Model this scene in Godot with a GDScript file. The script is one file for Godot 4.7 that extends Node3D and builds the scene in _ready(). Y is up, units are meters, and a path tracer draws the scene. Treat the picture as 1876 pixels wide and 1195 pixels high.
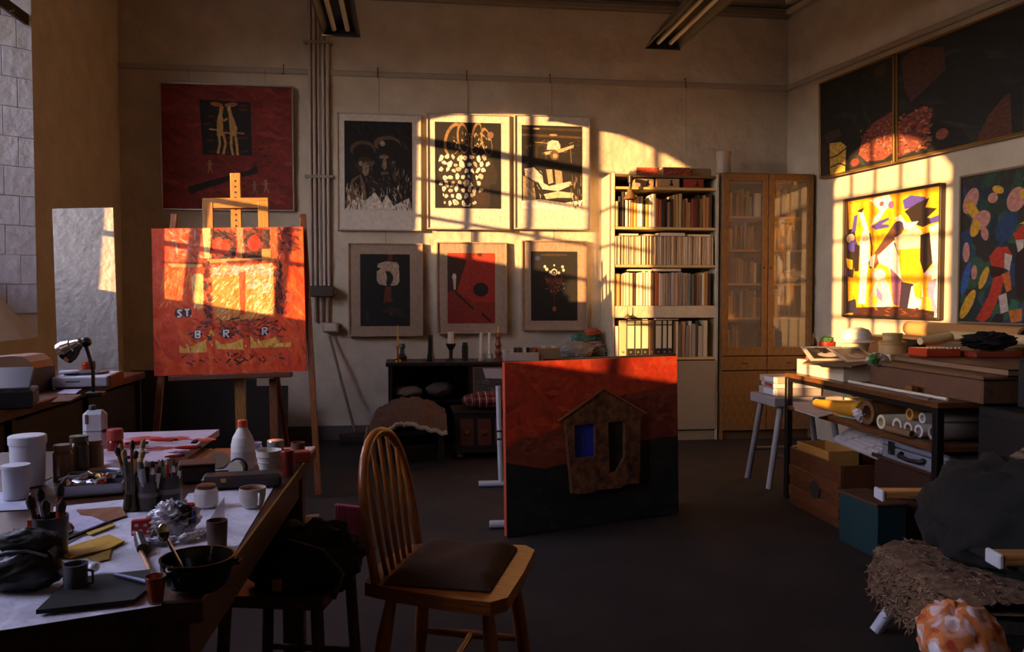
extends Node3D
# An artist's studio in low evening sun. Room axes: x right along the end wall, y up, z towards the camera (depth D = -z).
const F := 1500.0            # focal length in pixels of the 1876 x 1195 frame
const XL := -2.28            # inner face of the window wall
const DB := 7.0              # depth of the end wall
const RC := Vector3(3.394, 0, -7.0)          # corner of end wall and right wall
const RU := Vector3(0.1425, 0, 0.9898)       # along the right wall, towards the camera
const RN := Vector3(-0.9898, 0, 0.1425)      # its normal, into the room
const CEIL := 3.86
var cam: Camera3D
var cb: Basis
var co := Vector3(0, 1.2, 0)
var names := {}
var mats := {}
var meshes := {}
var tex := {}
var rng := RandomNumberGenerator.new()

# ------------------------------------------------------------------ mesh builder
class MB:
	var v := PackedVector3Array()
	var n := PackedVector3Array()
	var t := PackedVector2Array()
	var x := Transform3D()
	func tri(a: Vector3, b: Vector3, c: Vector3, na: Vector3, nb: Vector3, nc: Vector3) -> void:
		for p in [a, c, b]: v.append(x * p)
		for p in [na, nc, nb]: n.append((x.basis * p).normalized())
		for k in 3: t.append(Vector2(0.5, 0.5))
	func ft(a: Vector3, b: Vector3, c: Vector3) -> void:
		var m := (b - a).cross(c - a)
		if m.length() < 1e-12: return
		m = m.normalized()
		tri(a, b, c, m, m, m)
	func quad(a: Vector3, b: Vector3, c: Vector3, d: Vector3) -> void:
		ft(a, b, c); ft(a, c, d)
	func oq(p: Array, ctr: Vector3) -> void:      # convex face, turned to point away from ctr
		var m: Vector3 = (p[1] - p[0]).cross(p[2] - p[0])
		var mid: Vector3 = (p[0] + p[2]) * 0.5
		if m.dot(mid - ctr) < 0: p.reverse()
		if p.size() == 4: quad(p[0], p[1], p[2], p[3])
		else: ft(p[0], p[1], p[2])
	func quv(a: Vector3, b: Vector3, c: Vector3, d: Vector3) -> void:   # a lower left, b lower right, c upper right, d upper left
		var m := (b - a).cross(c - a).normalized()
		var ps := [a, c, b, a, d, c]
		var us := [Vector2(0, 1), Vector2(1, 0), Vector2(1, 1), Vector2(0, 1), Vector2(0, 0), Vector2(1, 0)]
		for k in 6:
			v.append(x * ps[k]); n.append((x.basis * m).normalized()); t.append(us[k])
	func box(c: Vector3, s: Vector3, b := 0.0) -> MB:
		var h := s * 0.5
		b = min(b, min(h.x, min(h.y, h.z)) * 0.95)
		var g := func(sx: int, sy: int, sz: int, k: int) -> Vector3:
			var i := Vector3(b, b, b); i[k] = 0.0
			return c + Vector3(sx * (h.x - i.x), sy * (h.y - i.y), sz * (h.z - i.z))
		for k in 3:
			for s1 in [-1, 1]:
				var f := []
				for e in [[-1, -1], [1, -1], [1, 1], [-1, 1]]:
					var sg := [0, 0, 0]
					sg[k] = s1; sg[(k + 1) % 3] = e[0]; sg[(k + 2) % 3] = e[1]
					f.append(g.call(sg[0], sg[1], sg[2], k))
				oq(f, c)
		if b > 0.0:
			for k in 3:
				var k1 := (k + 1) % 3
				var k2 := (k + 2) % 3
				for e in [[-1, -1], [1, -1], [1, 1], [-1, 1]]:
					var f := []
					for q in [[-1, k1], [1, k1], [1, k2], [-1, k2]]:
						var sg := [0, 0, 0]
						sg[k] = q[0]; sg[k1] = e[0]; sg[k2] = e[1]
						f.append(g.call(sg[0], sg[1], sg[2], q[1]))
					oq(f, c)
			for sx in [-1, 1]:
				for sy in [-1, 1]:
					for sz in [-1, 1]:
						oq([g.call(sx, sy, sz, 0), g.call(sx, sy, sz, 1), g.call(sx, sy, sz, 2)], c)
		return self
	func lathe(prof: Array, seg := 20, at := Vector3.ZERO) -> MB:   # prof: [r, y] from the bottom up
		for i in prof.size() - 1:
			var r0: float = prof[i][0]; var y0: float = prof[i][1]; var r1: float = prof[i + 1][0]; var y1: float = prof[i + 1][1]
			var nn := Vector2(y1 - y0, r0 - r1)
			if nn.length() < 1e-9: continue
			nn = nn.normalized()
			for k in seg:
				var a := TAU * k / seg; var b := TAU * (k + 1) / seg
				var da := Vector3(cos(a), 0, -sin(a)); var db := Vector3(cos(b), 0, -sin(b))
				var na := da * nn.x + Vector3.UP * nn.y; var nb := db * nn.x + Vector3.UP * nn.y
				var p0 := at + da * r0 + Vector3.UP * y0; var p1 := at + db * r0 + Vector3.UP * y0
				var p2 := at + db * r1 + Vector3.UP * y1; var p3 := at + da * r1 + Vector3.UP * y1
				if r0 > 1e-6: tri(p0, p1, p2, na, nb, nb)
				if r1 > 1e-6: tri(p0, p2, p3, na, nb, na)
		return self
	func tube(pts: Array, rad, seg := 8, caps := true) -> MB:   # rad: a number, or one for each point
		var np := pts.size()
		var rings := []
		var dirs := []
		var side := Vector3.ZERO
		for i in np:
			var d: Vector3 = (pts[min(i + 1, np - 1)] - pts[max(i - 1, 0)]).normalized()
			if side == Vector3.ZERO: side = d.cross(Vector3.UP if absf(d.y) < 0.9 else Vector3.RIGHT).normalized()
			side = (side - d * side.dot(d)).normalized()
			var up := side.cross(d).normalized()
			var r: float = rad[i] if rad is Array else rad
			var ring := []
			for k in seg:
				var a := TAU * k / seg
				ring.append([side * cos(a) + up * sin(a), pts[i] + (side * cos(a) + up * sin(a)) * r])
			rings.append(ring); dirs.append(d)
		for i in np - 1:
			for k in seg:
				var k2 := (k + 1) % seg
				var A: Array = rings[i][k]; var B: Array = rings[i][k2]; var C: Array = rings[i + 1][k2]; var D: Array = rings[i + 1][k]
				tri(A[1], D[1], C[1], A[0], D[0], C[0]); tri(A[1], C[1], B[1], A[0], C[0], B[0])
		if caps:
			for k in seg:
				var k2 := (k + 1) % seg
				tri(pts[0], rings[0][k][1], rings[0][k2][1], -dirs[0], -dirs[0], -dirs[0])
				tri(pts[np - 1], rings[np - 1][k2][1], rings[np - 1][k][1], dirs[np - 1], dirs[np - 1], dirs[np - 1])
		return self
	func prism(poly: PackedVector2Array, z0: float, z1: float) -> MB:
		if Geometry2D.is_polygon_clockwise(poly): poly.reverse()
		var id := Geometry2D.triangulate_polygon(poly)
		for i in range(0, id.size(), 3):
			var a := poly[id[i]]; var b := poly[id[i + 1]]; var c := poly[id[i + 2]]
			if (b - a).cross(c - a) < 0: var q := b; b = c; c = q
			ft(Vector3(a.x, a.y, z1), Vector3(b.x, b.y, z1), Vector3(c.x, c.y, z1))
			ft(Vector3(a.x, a.y, z0), Vector3(c.x, c.y, z0), Vector3(b.x, b.y, z0))
		for i in poly.size():
			var a := poly[i]; var b := poly[(i + 1) % poly.size()]
			quad(Vector3(a.x, a.y, z0), Vector3(b.x, b.y, z0), Vector3(b.x, b.y, z1), Vector3(a.x, a.y, z1))
		return self
	func grid(p: Array, wrap := false) -> MB:    # rows of points, smooth normals
		var nr := p.size(); var nc: int = p[0].size()
		var nm := []
		for i in nr:
			var row := []
			for j in nc:
				var a: Vector3 = p[i][(j + 1) % nc if wrap else min(j + 1, nc - 1)] - p[i][(j - 1 + nc) % nc if wrap else max(j - 1, 0)]
				var b: Vector3 = p[min(i + 1, nr - 1)][j] - p[max(i - 1, 0)][j]
				var c := a.cross(b)
				row.append(c.normalized() if c.length() > 1e-10 else Vector3.ZERO)
			nm.append(row)
		for i in nr - 1:
			for j in (nc if wrap else nc - 1):
				var k := (j + 1) % nc
				for q in [[[i, j], [i, k], [i + 1, k]], [[i, j], [i + 1, k], [i + 1, j]]]:
					var a: Vector3 = p[q[0][0]][q[0][1]]; var b: Vector3 = p[q[1][0]][q[1][1]]; var c: Vector3 = p[q[2][0]][q[2][1]]
					var f := (b - a).cross(c - a)
					if f.length() < 1e-12: continue
					f = f.normalized()
					var na: Vector3 = nm[q[0][0]][q[0][1]]; var nb: Vector3 = nm[q[1][0]][q[1][1]]; var nd: Vector3 = nm[q[2][0]][q[2][1]]
					tri(a, b, c, na if na.dot(f) > 0.1 else f, nb if nb.dot(f) > 0.1 else f, nd if nd.dot(f) > 0.1 else f)
		return self
	func blob(c: Vector3, r: Vector3, amp := 0.15, freq := 3.0, sd := 1, nu := 22, nv := 14, flat := -9.0) -> MB:
		var nz := FastNoiseLite.new(); nz.seed = sd; nz.frequency = freq * 0.25; nz.fractal_octaves = 3
		var rows := []
		for i in nv + 1:
			var th := PI * (1.0 - float(i) / nv)
			var row := []
			for j in nu:
				var ph := TAU * j / nu
				var d := Vector3(sin(th) * cos(ph), cos(th), -sin(th) * sin(ph))
				var p := d * (1.0 + amp * 2.0 * nz.get_noise_3dv(d * 4.0))
				p.y = max(p.y, flat)
				row.append(c + p * r)
			rows.append(row)
		return grid(rows, true)
	func mesh() -> ArrayMesh:
		var a := []
		a.resize(Mesh.ARRAY_MAX)
		a[Mesh.ARRAY_VERTEX] = v; a[Mesh.ARRAY_NORMAL] = n; a[Mesh.ARRAY_TEX_UV] = t
		var m := ArrayMesh.new()
		m.add_surface_from_arrays(Mesh.PRIMITIVE_TRIANGLES, a)
		return m

# ------------------------------------------------------------------ paint on paper and canvas
class Art:
	var im: Image
	var w: int
	var h: int
	var r := RandomNumberGenerator.new()
	func _init(ww: int, hh: int, bg: Color, sd := 1) -> void:
		w = ww; h = hh; im = Image.create(w, h, false, Image.FORMAT_RGBA8); im.fill(bg); r.seed = sd
	func poly(f: Array, c: Color) -> Art:      # x0, y0, x1, y1 ... in 0..1
		var p := PackedVector2Array()
		for i in range(0, f.size(), 2): p.append(Vector2(f[i] * w, f[i + 1] * h))
		return poly2(p, c)
	func poly2(p: PackedVector2Array, c: Color) -> Art:
		var y0 := 1e9; var y1 := -1e9
		for q in p: y0 = min(y0, q.y); y1 = max(y1, q.y)
		for y in range(max(0, int(floor(y0))), min(h - 1, int(ceil(y1))) + 1):
			var xs := []
			var yy := y + 0.5
			for i in p.size():
				var a := p[i]; var b := p[(i + 1) % p.size()]
				if (a.y <= yy) != (b.y <= yy): xs.append(a.x + (yy - a.y) / (b.y - a.y) * (b.x - a.x))
			xs.sort()
			for k in range(0, xs.size() - 1, 2):
				var s := int(round(xs[k])); var e := int(round(xs[k + 1]))
				if e > s: im.fill_rect(Rect2i(s, y, e - s, 1), c)
		return self
	func ell(cx: float, cy: float, rx: float, ry: float, c: Color, rot := 0.0) -> Art:
		var p := PackedVector2Array()
		for k in 20:
			var a := TAU * k / 20
			var q := Vector2(cos(a) * rx * w, sin(a) * ry * h).rotated(rot)
			p.append(Vector2(cx * w, cy * h) + q)
		return poly2(p, c)
	func line(f: Array, t: float, c: Color) -> Art:   # t in parts of the width
		for i in range(0, f.size() - 2, 2):
			var a := Vector2(f[i] * w, f[i + 1] * h); var b := Vector2(f[i + 2] * w, f[i + 3] * h)
			var d := (b - a).normalized().orthogonal() * t * w * 0.5
			poly2(PackedVector2Array([a + d, b + d, b - d, a - d]), c)
		return self
	func rough(k: int, x0: float, y0: float, x1: float, y1: float, cs: Array, ln: float, wd: float, ang := 0.0, sp := 0.5) -> Art:   # brush strokes
		for i in k:
			var c: Color = cs[r.randi() % cs.size()]
			c = c.lightened(r.randf() * 0.08) if r.randf() < 0.5 else c.darkened(r.randf() * 0.12)
			var m := Vector2(lerp(x0, x1, r.randf()) * w, lerp(y0, y1, r.randf()) * h)
			var d := Vector2.RIGHT.rotated(ang + r.randf_range(-sp, sp)) * ln * w * r.randf_range(0.4, 1.0) * 0.5
			var o := d.normalized().orthogonal() * wd * w * r.randf_range(0.4, 1.0) * 0.5
			poly2(PackedVector2Array([m - d, m + o, m + d, m - o]), c)
		return self
	func grain(amt: float, sd := 3, freq := 0.05) -> Art:
		var nz := FastNoiseLite.new(); nz.seed = sd; nz.frequency = freq; nz.fractal_octaves = 4
		var b := im.get_data()
		for y in h:
			for x in w:
				var g := 1.0 + amt * (nz.get_noise_2d(x, y) * 1.4 + r.randf_range(-0.25, 0.25))
				var i := (y * w + x) * 4
				b[i] = clampi(int(b[i] * g), 0, 255); b[i + 1] = clampi(int(b[i + 1] * g), 0, 255); b[i + 2] = clampi(int(b[i + 2] * g), 0, 255)
		im.set_data(w, h, false, Image.FORMAT_RGBA8, b)
		return self

func art_mat(a: Art, rough := 0.75, relief := 0.0) -> StandardMaterial3D:
	var m := StandardMaterial3D.new()
	m.albedo_texture = ImageTexture.create_from_image(a.im)
	m.roughness = rough
	if relief > 0.0:
		m.normal_enabled = true; m.normal_texture = tex["bumpy"]; m.normal_scale = relief
	return m

# ------------------------------------------------------------------ pixels to places
func ray(px: float, py: float) -> Vector3:
	return cb * Vector3((px - 938.0) / F, -(py - 597.5) / F, -1.0)
func PD(px: float, py: float, d: float) -> Vector3:     # on the plane at depth d
	var r := ray(px, py); return co + r * ((-d - co.z) / r.z)
func PY(px: float, py: float, y: float) -> Vector3:     # on the level y
	var r := ray(px, py); return co + r * ((y - co.y) / r.y)
func PX(px: float, py: float, xx: float) -> Vector3:    # on the plane at x
	var r := ray(px, py); return co + r * ((xx - co.x) / r.x)
func PR(px: float, py: float, off := 0.0) -> Vector3:   # on the right wall, off metres in front of it
	var r := ray(px, py); var p0 := RC + RN * off
	return co + r * ((p0 - co).dot(RN) / r.dot(RN))
func mpp(p: Vector3) -> float:                          # metres per pixel at p
	return -((cb.inverse() * (p - co)).z) / F

# ------------------------------------------------------------------ nodes
func numbered(b: String) -> String:
	var k: int = names.get(b, 0)
	names[b] = k + 1
	return b if k == 0 else "%s_%03d" % [b, k]
func thing(called: String, label: String, cat: String, at := Vector3.ZERO, turn := 0.0, group := "") -> Node3D:
	var o := Node3D.new(); o.name = numbered(called); add_child(o)
	o.position = at; o.rotation.y = turn
	o.set_meta("label", label); o.set_meta("category", cat)
	if group: o.set_meta("group", group)
	return o
func part(par: Node, called: String, m: Mesh, mt: Material, at := Vector3.ZERO, rot := Vector3.ZERO, sc := Vector3.ONE) -> MeshInstance3D:
	var o := MeshInstance3D.new(); o.name = called; o.mesh = m; o.material_override = mt
	o.position = at; o.rotation = rot; o.scale = sc
	par.add_child(o, true)
	return o
func single(called: String, label: String, cat: String, m: Mesh, mt: Material, at := Vector3.ZERO, rot := Vector3.ZERO, group := "", sc := Vector3.ONE) -> MeshInstance3D:
	var o := MeshInstance3D.new(); o.name = numbered(called); o.mesh = m; o.material_override = mt
	o.position = at; o.rotation = rot; o.scale = sc
	add_child(o)
	o.set_meta("label", label); o.set_meta("category", cat)
	if group: o.set_meta("group", group)
	return o
func struct(called: String, m: Mesh, mt: Material, label := "", cat := "") -> MeshInstance3D:
	var o := MeshInstance3D.new(); o.name = called; o.mesh = m; o.material_override = mt
	add_child(o); o.set_meta("kind", "structure")
	if label: o.set_meta("label", label)
	if cat: o.set_meta("category", cat)
	return o
func bx(s: Vector3, b := 0.003) -> ArrayMesh:           # shared bevelled box about its centre
	var k := "b%.4f,%.4f,%.4f,%.4f" % [s.x, s.y, s.z, b]
	if not meshes.has(k): meshes[k] = MB.new().box(Vector3.ZERO, s, b).mesh()
	return meshes[k]
func cyl(r0: float, r1: float, h: float, seg := 18) -> ArrayMesh:   # solid, foot at the origin
	var k := "c%.4f,%.4f,%.4f,%d" % [r0, r1, h, seg]
	if not meshes.has(k):
		var e: float = min(0.002, min(r0, r1) * 0.2)
		meshes[k] = MB.new().lathe([[0, 0], [r0 - e, 0], [r0, e], [r1, h - e], [r1 - e, h], [0, h]], seg).mesh()
	return meshes[k]
func turned(prof: Array, seg := 20) -> ArrayMesh:
	return MB.new().lathe(prof, seg).mesh()
func rod(pts: Array, r, seg := 8) -> ArrayMesh:
	return MB.new().tube(pts, r, seg).mesh()
func slab(w: float, h: float, t: float) -> ArrayMesh:   # picture: front face carries the whole texture
	var m := MB.new()
	var a := w * 0.5; var b := h * 0.5
	m.quv(Vector3(-a, -b, t), Vector3(a, -b, t), Vector3(a, b, t), Vector3(-a, b, t))
	for f in [[Vector3(-a, -b, 0), Vector3(-a, -b, t), Vector3(-a, b, t), Vector3(-a, b, 0)], [Vector3(a, -b, t), Vector3(a, -b, 0), Vector3(a, b, 0), Vector3(a, b, t)],
			[Vector3(-a, b, t), Vector3(a, b, t), Vector3(a, b, 0), Vector3(-a, b, 0)], [Vector3(-a, -b, 0), Vector3(a, -b, 0), Vector3(a, -b, t), Vector3(-a, -b, t)],
			[Vector3(a, -b, 0), Vector3(-a, -b, 0), Vector3(-a, b, 0), Vector3(a, b, 0)]]:
		m.quad(f[0], f[1], f[2], f[3])
	for i in range(6, m.t.size()): m.t[i] = Vector2(0.01, 0.01)
	return m.mesh()

# ------------------------------------------------------------------ materials
func C(s: String) -> Color: return Color(s)
func make_textures() -> void:
	for d in [["plaster", 0.02, 5, 0.90, 1.0, 11], ["cloth", 0.12, 3, 0.62, 1.0, 21], ["grainy", 0.035, 4, 0.6, 1.0, 31], ["mottle", 0.012, 4, 0.45, 1.0, 41]]:
		var nz := FastNoiseLite.new(); nz.seed = d[5]; nz.frequency = d[1]; nz.fractal_octaves = d[2]
		var src := nz.get_seamless_image(256, 256)
		var im := Image.create(256, 256, false, Image.FORMAT_RGBA8)
		for y in 256:
			for x in 256:
				var g: float = lerp(float(d[3]), float(d[4]), src.get_pixel(x, y).r)
				im.set_pixel(x, y, Color(g, g, g))
		tex[d[0]] = ImageTexture.create_from_image(im)
	var nb := FastNoiseLite.new(); nb.seed = 7; nb.frequency = 0.03; nb.fractal_octaves = 5
	var bi := nb.get_seamless_image(256, 256)
	bi.convert(Image.FORMAT_RGBA8); bi.bump_map_to_normal_map(6.0)
	tex["bumpy"] = ImageTexture.create_from_image(bi)
func M(col: String, rough := 0.8, grain := "", metal := 0.0, scale := Vector3(2, 2, 2)) -> StandardMaterial3D:
	var k := "%s %.2f %s %.2f %s" % [col, rough, grain, metal, scale]
	if mats.has(k): return mats[k]
	var m := StandardMaterial3D.new()
	m.albedo_color = C(col); m.roughness = rough; m.metallic = metal
	if grain:
		m.albedo_texture = tex[grain]; m.uv1_triplanar = true; m.uv1_scale = scale
		if grain == "plaster" or grain == "cloth":
			m.normal_enabled = true; m.normal_texture = tex["bumpy"]; m.normal_scale = 0.35
	mats[k] = m
	return m
func wood(col: String, axis := 0, rough := 0.5) -> StandardMaterial3D:
	var s := Vector3(14, 14, 14); s[axis] = 1.2
	return M(col, rough, "grainy", 0.0, s)
func glass(col := "ffffff", alpha := 0.12, rough := 0.03) -> StandardMaterial3D:
	var k := "glass%s%.2f%.2f" % [col, alpha, rough]
	if not mats.has(k):
		var m := StandardMaterial3D.new()
		m.transparency = BaseMaterial3D.TRANSPARENCY_ALPHA
		var c := C(col); c.a = alpha
		m.albedo_color = c; m.roughness = rough
		mats[k] = m
	return mats[k]

func _ready() -> void:
	rng.seed = 20
	# camera
	cam = Camera3D.new(); cam.name = "camera"
	cam.position = co; cam.rotation_degrees = Vector3(-2.0, -7.4, 0)
	cam.fov = rad_to_deg(2.0 * atan(597.5 / F)); cam.near = 0.05; cam.far = 200.0
	add_child(cam); cam.current = true
	cb = Basis.from_euler(cam.rotation)
	# sky, exposure
	var env := Environment.new()
	env.background_mode = Environment.BG_SKY
	var sm := ProceduralSkyMaterial.new()
	sm.sky_top_color = C("8a90b2"); sm.sky_horizon_color = C("cfc6c0"); sm.sky_curve = 0.2
	sm.ground_horizon_color = C("8a8078"); sm.ground_bottom_color = C("4a443c")
	sm.sun_angle_max = 12.0
	sm.sky_energy_multiplier = 4.4
	var sky := Sky.new(); sky.sky_material = sm
	env.sky = sky
	env.tonemap_mode = Environment.TONE_MAPPER_LINEAR
	env.tonemap_exposure = 1.08
	env.sdfgi_enabled = true; env.ssao_enabled = true; env.ssil_enabled = true
	var we := WorldEnvironment.new(); we.name = "world_environment"; we.environment = env; add_child(we)
	# low sun, through the windows of the left wall: 1.5 across for each 1 deep, falling 0.16 for each 1 across
	var sun := DirectionalLight3D.new(); sun.name = "sun"
	sun.light_color = C("ffc27e"); sun.light_energy = 6.2; sun.light_angular_distance = 0.45
	sun.shadow_enabled = true
	add_child(sun)
	sun.look_at_from_position(Vector3.ZERO, Vector3(1.5, -0.24, -1.0))
	make_textures()
	room()
	wall_art()
	storage()
	easel_and_canvas()
	chairs()
	counter()
	work_table()
	right_side()

# ================================================================== the room
func arch(d: float, a: float, b: float, spring: float, rise: float) -> float:   # height of a segmental arch over a..b
	var hw := (b - a) * 0.5
	var rad := (hw * hw + rise * rise) / (2.0 * rise)
	var u := d - (a + b) * 0.5
	return spring + rise - rad + sqrt(max(0.0, rad * rad - u * u))
const WINS := [[3.50, 5.27], [0.94, 2.40]]
const SPRING := 3.09
const RISE := 0.30
const GLASS_Y := 1.33
const SPLAY := 0.18

func room() -> void:
	var white := M("d2c3aa", 0.9, "plaster", 0.0, Vector3(0.6, 0.6, 0.6))
	var dark := M("2a2117", 0.8, "mottle", 0.0, Vector3(0.7, 0.7, 0.7))
	struct("floor", MB.new().box(Vector3(1.2, -0.1, -2.0), Vector3(8.4, 0.2, 11.0)).mesh(), dark, "dark worn studio floor", "floor")
	struct("ceiling", MB.new().box(Vector3(1.2, CEIL + 0.1, -2.0), Vector3(8.4, 0.2, 11.0)).mesh(), white, "shadowed plaster ceiling", "ceiling")
	struct("wall_back", MB.new().box(Vector3(0.9, CEIL * 0.5, -DB - 0.15), Vector3(7.0, CEIL, 0.3)).mesh(), white, "off-white plastered end wall", "wall")
	struct("wall_front", MB.new().box(Vector3(1.2, CEIL * 0.5, 3.35), Vector3(8.0, CEIL, 0.3)).mesh(), white, "plastered wall behind the viewer", "wall")
	# right wall, at its slight angle
	var m := MB.new()
	m.x = Transform3D(Basis(RU, Vector3.UP, RN), RC)
	m.box(Vector3(5.2, CEIL * 0.5, -0.15), Vector3(11.2, CEIL, 0.3))
	struct("wall_right", m.mesh(), white, "off-white plastered side wall hung with large paintings", "wall")
	# window wall: splayed piers, aprons under the windows, arched heads
	m = MB.new()
	var t := 0.36
	var xo := XL - 0.23           # plane of the frames: the opening is straight outside it and splayed inside
	var ws := WINS.duplicate(); ws.reverse()
	var flat := Transform3D(Basis(Vector3(1, 0, 0), Vector3(0, 0, -1), Vector3(0, 1, 0)), Vector3.ZERO)    # (x, depth) extruded upwards
	var marks := [-3.5]
	for w in ws: marks.append(w[0]); marks.append(w[1])
	marks.append(7.3)
	for i in range(0, marks.size(), 2):
		var d0: float = marks[i]; var d1: float = marks[i + 1]
		var s0 := SPLAY if i > 0 else 0.0
		var s1 := SPLAY if i < marks.size() - 2 else 0.0
		m.x = flat
		m.prism(PackedVector2Array([Vector2(XL, d0 + s0), Vector2(XL, d1 - s1), Vector2(xo, d1), Vector2(XL - t, d1), Vector2(XL - t, d0), Vector2(xo, d0)]), 0.0, CEIL)
	for w in ws:
		var a: float = w[0]; var b: float = w[1]
		var dm := (a + b) * 0.5
		m.x = Transform3D()
		m.box(Vector3(XL - t * 0.5, 0.45, -dm), Vector3(t, 0.9, b - a + SPLAY * 2.0))
		var ring := []
		for k in 25:
			var u := k / 24.0
			var di: float = lerp(a - SPLAY, b + SPLAY, u); var dd: float = lerp(a, b, u)
			var hi := arch(di, a - SPLAY, b + SPLAY, SPRING + 0.02, RISE + 0.1); var ho := arch(dd, a, b, SPRING, RISE)
			ring.append([Vector3(XL, hi, -di), Vector3(xo, ho, -dd), Vector3(XL - t, ho, -dd), Vector3(XL - t, CEIL, -dd), Vector3(XL, CEIL, -di)])
		for k in 24:
			for j in 4: m.quad(ring[k][j], ring[k + 1][j], ring[k + 1][j + 1], ring[k][j + 1])
			m.quad(ring[k][4], ring[k + 1][4], ring[k + 1][0], ring[k][0])
		m.x = Transform3D(Basis(), Vector3(0, 0, -dm))
		m.prism(PackedVector2Array([Vector2(XL, 0.9), Vector2(XL, 0.95), Vector2(xo, GLASS_Y), Vector2(XL - t, GLASS_Y), Vector2(XL - t, 0.9)]), -(b - a) * 0.5 - SPLAY, (b - a) * 0.5 + SPLAY)
		m.x = Transform3D()
	var wl := struct("wall_left", m.mesh(), white, "window wall in shade", "wall")
	# whitewashed blocks of the far jambs
	var jm := M("c9c9cc", 0.85, "plaster", 0.0, Vector3(1.5, 1.5, 1.5))
	var w0: Array = WINS[0]
	var jl := sqrt(0.23 * 0.23 + SPLAY * SPLAY)
	var ja := Vector3(XL - 0.23, 0, -w0[1]); var jd := (Vector3(XL, 0, -w0[1] - SPLAY) - ja).normalized()
	var jx := Transform3D(Basis(jd, Vector3.UP, jd.cross(Vector3.UP)), ja)
	for row in 11:
		var y0 := 1.1 + row * 0.18
		var cut := jl * (0.42 if row % 2 == 0 else 0.7)
		for c in [[0.002, cut], [cut + 0.003, jl - 0.002]]:
			part(wl, "block", MB.new().box(Vector3((c[0] + c[1]) * 0.5, y0 + 0.09, 0.004), Vector3(c[1] - c[0], 0.177, 0.012), 0.002).mesh(), jm).transform = jx
	var pel := thing("curtain_batten", "wooden curtain batten fixed across the arched window", "batten", Vector3(XL - 0.02, 2.905, -(w0[0] + w0[1]) * 0.5))
	part(pel, "board", bx(Vector3(0.025, 0.07, w0[1] - w0[0] + SPLAY * 2.0 - 0.02), 0.004), wood("4a3f33", 2))
	for s in [-0.8, 0.0, 0.8]: part(pel, "hook", rod([Vector3(0.01, -0.03, s), Vector3(0.035, -0.03, s), Vector3(0.035, -0.01, s)], 0.004, 6), M("8a8378", 0.4, "", 0.8))
	# windows: frame, bars and panes
	var fm := M("8c857a", 0.6)
	var no := 0
	for w in WINS:
		no += 1
		var win := Node3D.new(); win.name = "window_%d" % no; add_child(win); win.set_meta("kind", "structure")
		win.set_meta("label", "arched many-paned window in the shaded wall" if no == 1 else "arched many-paned window beside the cluttered table"); win.set_meta("category", "window")
		var gx := XL - 0.25
		var a: float = w[0]; var b: float = w[1]
		var fr := MB.new()
		fr.box(Vector3(gx, (GLASS_Y + SPRING) * 0.5, -a - 0.025), Vector3(0.06, SPRING - GLASS_Y, 0.05)).box(Vector3(gx, (GLASS_Y + SPRING) * 0.5, -b + 0.025), Vector3(0.06, SPRING - GLASS_Y, 0.05))
		fr.box(Vector3(gx, GLASS_Y + 0.02, -(a + b) * 0.5), Vector3(0.06, 0.04, b - a))
		var arc := []
		for k in 25:
			var d: float = lerp(a + 0.02, b - 0.02, k / 24.0)
			arc.append(Vector3(gx, arch(d, a, b, SPRING, RISE) - 0.02, -d))
		fr.tube(arc, 0.025, 6)
		part(win, "frame", fr.mesh(), fm)
		var cols := 5
		var ys := [GLASS_Y, 1.70, 2.005, 2.31, 2.62, 2.95]
		part(win, "transom", MB.new().box(Vector3(gx, 2.95, -(a + b) * 0.5), Vector3(0.07, 0.045, b - a)).mesh(), fm)
		for k in range(1, cols):
			var d: float = lerp(a, b, float(k) / cols)
			var top := arch(d, a, b, SPRING, RISE) - 0.02
			part(win, "glazing_bar", MB.new().box(Vector3(gx, (GLASS_Y + top) * 0.5, -d), Vector3(0.03, top - GLASS_Y, 0.03)).mesh(), fm)
		for k in range(1, 5):
			part(win, "glazing_bar", MB.new().box(Vector3(gx, ys[k], -(a + b) * 0.5), Vector3(0.03, 0.028, b - a)).mesh(), fm)
		var gm := glass("f2f4f4", 0.06)
		for k in cols:
			var d0: float = lerp(a, b, float(k) / cols) + 0.012; var d1: float = lerp(a, b, float(k + 1) / cols) - 0.012
			for j in 5:
				part(win, "pane", MB.new().box(Vector3(gx, (ys[j] + ys[j + 1]) * 0.5, -(d0 + d1) * 0.5), Vector3(0.004, ys[j + 1] - ys[j] - 0.022, d1 - d0)).mesh(), gm)
			var pl := PackedVector2Array([Vector2(-d0, 2.98), Vector2(-d1, 2.98)])
			for q in 4:
				var d: float = lerp(d1, d0, q / 3.0)
				pl.append(Vector2(-d, arch(d, a, b, SPRING, RISE) - 0.03))
			var pm := MB.new()
			pm.x = Transform3D(Basis(Vector3(0, 0, 1), Vector3(0, 1, 0), Vector3(-1, 0, 0)), Vector3(gx + 0.002, 0, 0))
			part(win, "pane", pm.prism(pl, 0.0, 0.004).mesh(), gm)
	# outside: ground and an unseen brick block added to shade the far half of the first window
	struct("ground_outside", MB.new().box(Vector3(-33.0, -0.6, -2.0), Vector3(60.0, 0.8, 60.0)).mesh(), M("3d4028", 0.95), "dark lawn outside the windows", "lawn")
	var oh := thing("added_shade_block", "unseen low brick block added outside the window to block the sun", "light_blocker", Vector3(-3.7, 0, -5.06))
	part(oh, "wall", MB.new().box(Vector3(0, 1.02, 0), Vector3(0.9, 2.08, 2.38), 0.01).mesh(), M("7a4a38", 0.9, "mottle"))
	part(oh, "coping", MB.new().box(Vector3(0, 2.10, 0), Vector3(0.96, 0.07, 2.38), 0.01).mesh(), M("8d877c", 0.9))
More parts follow.
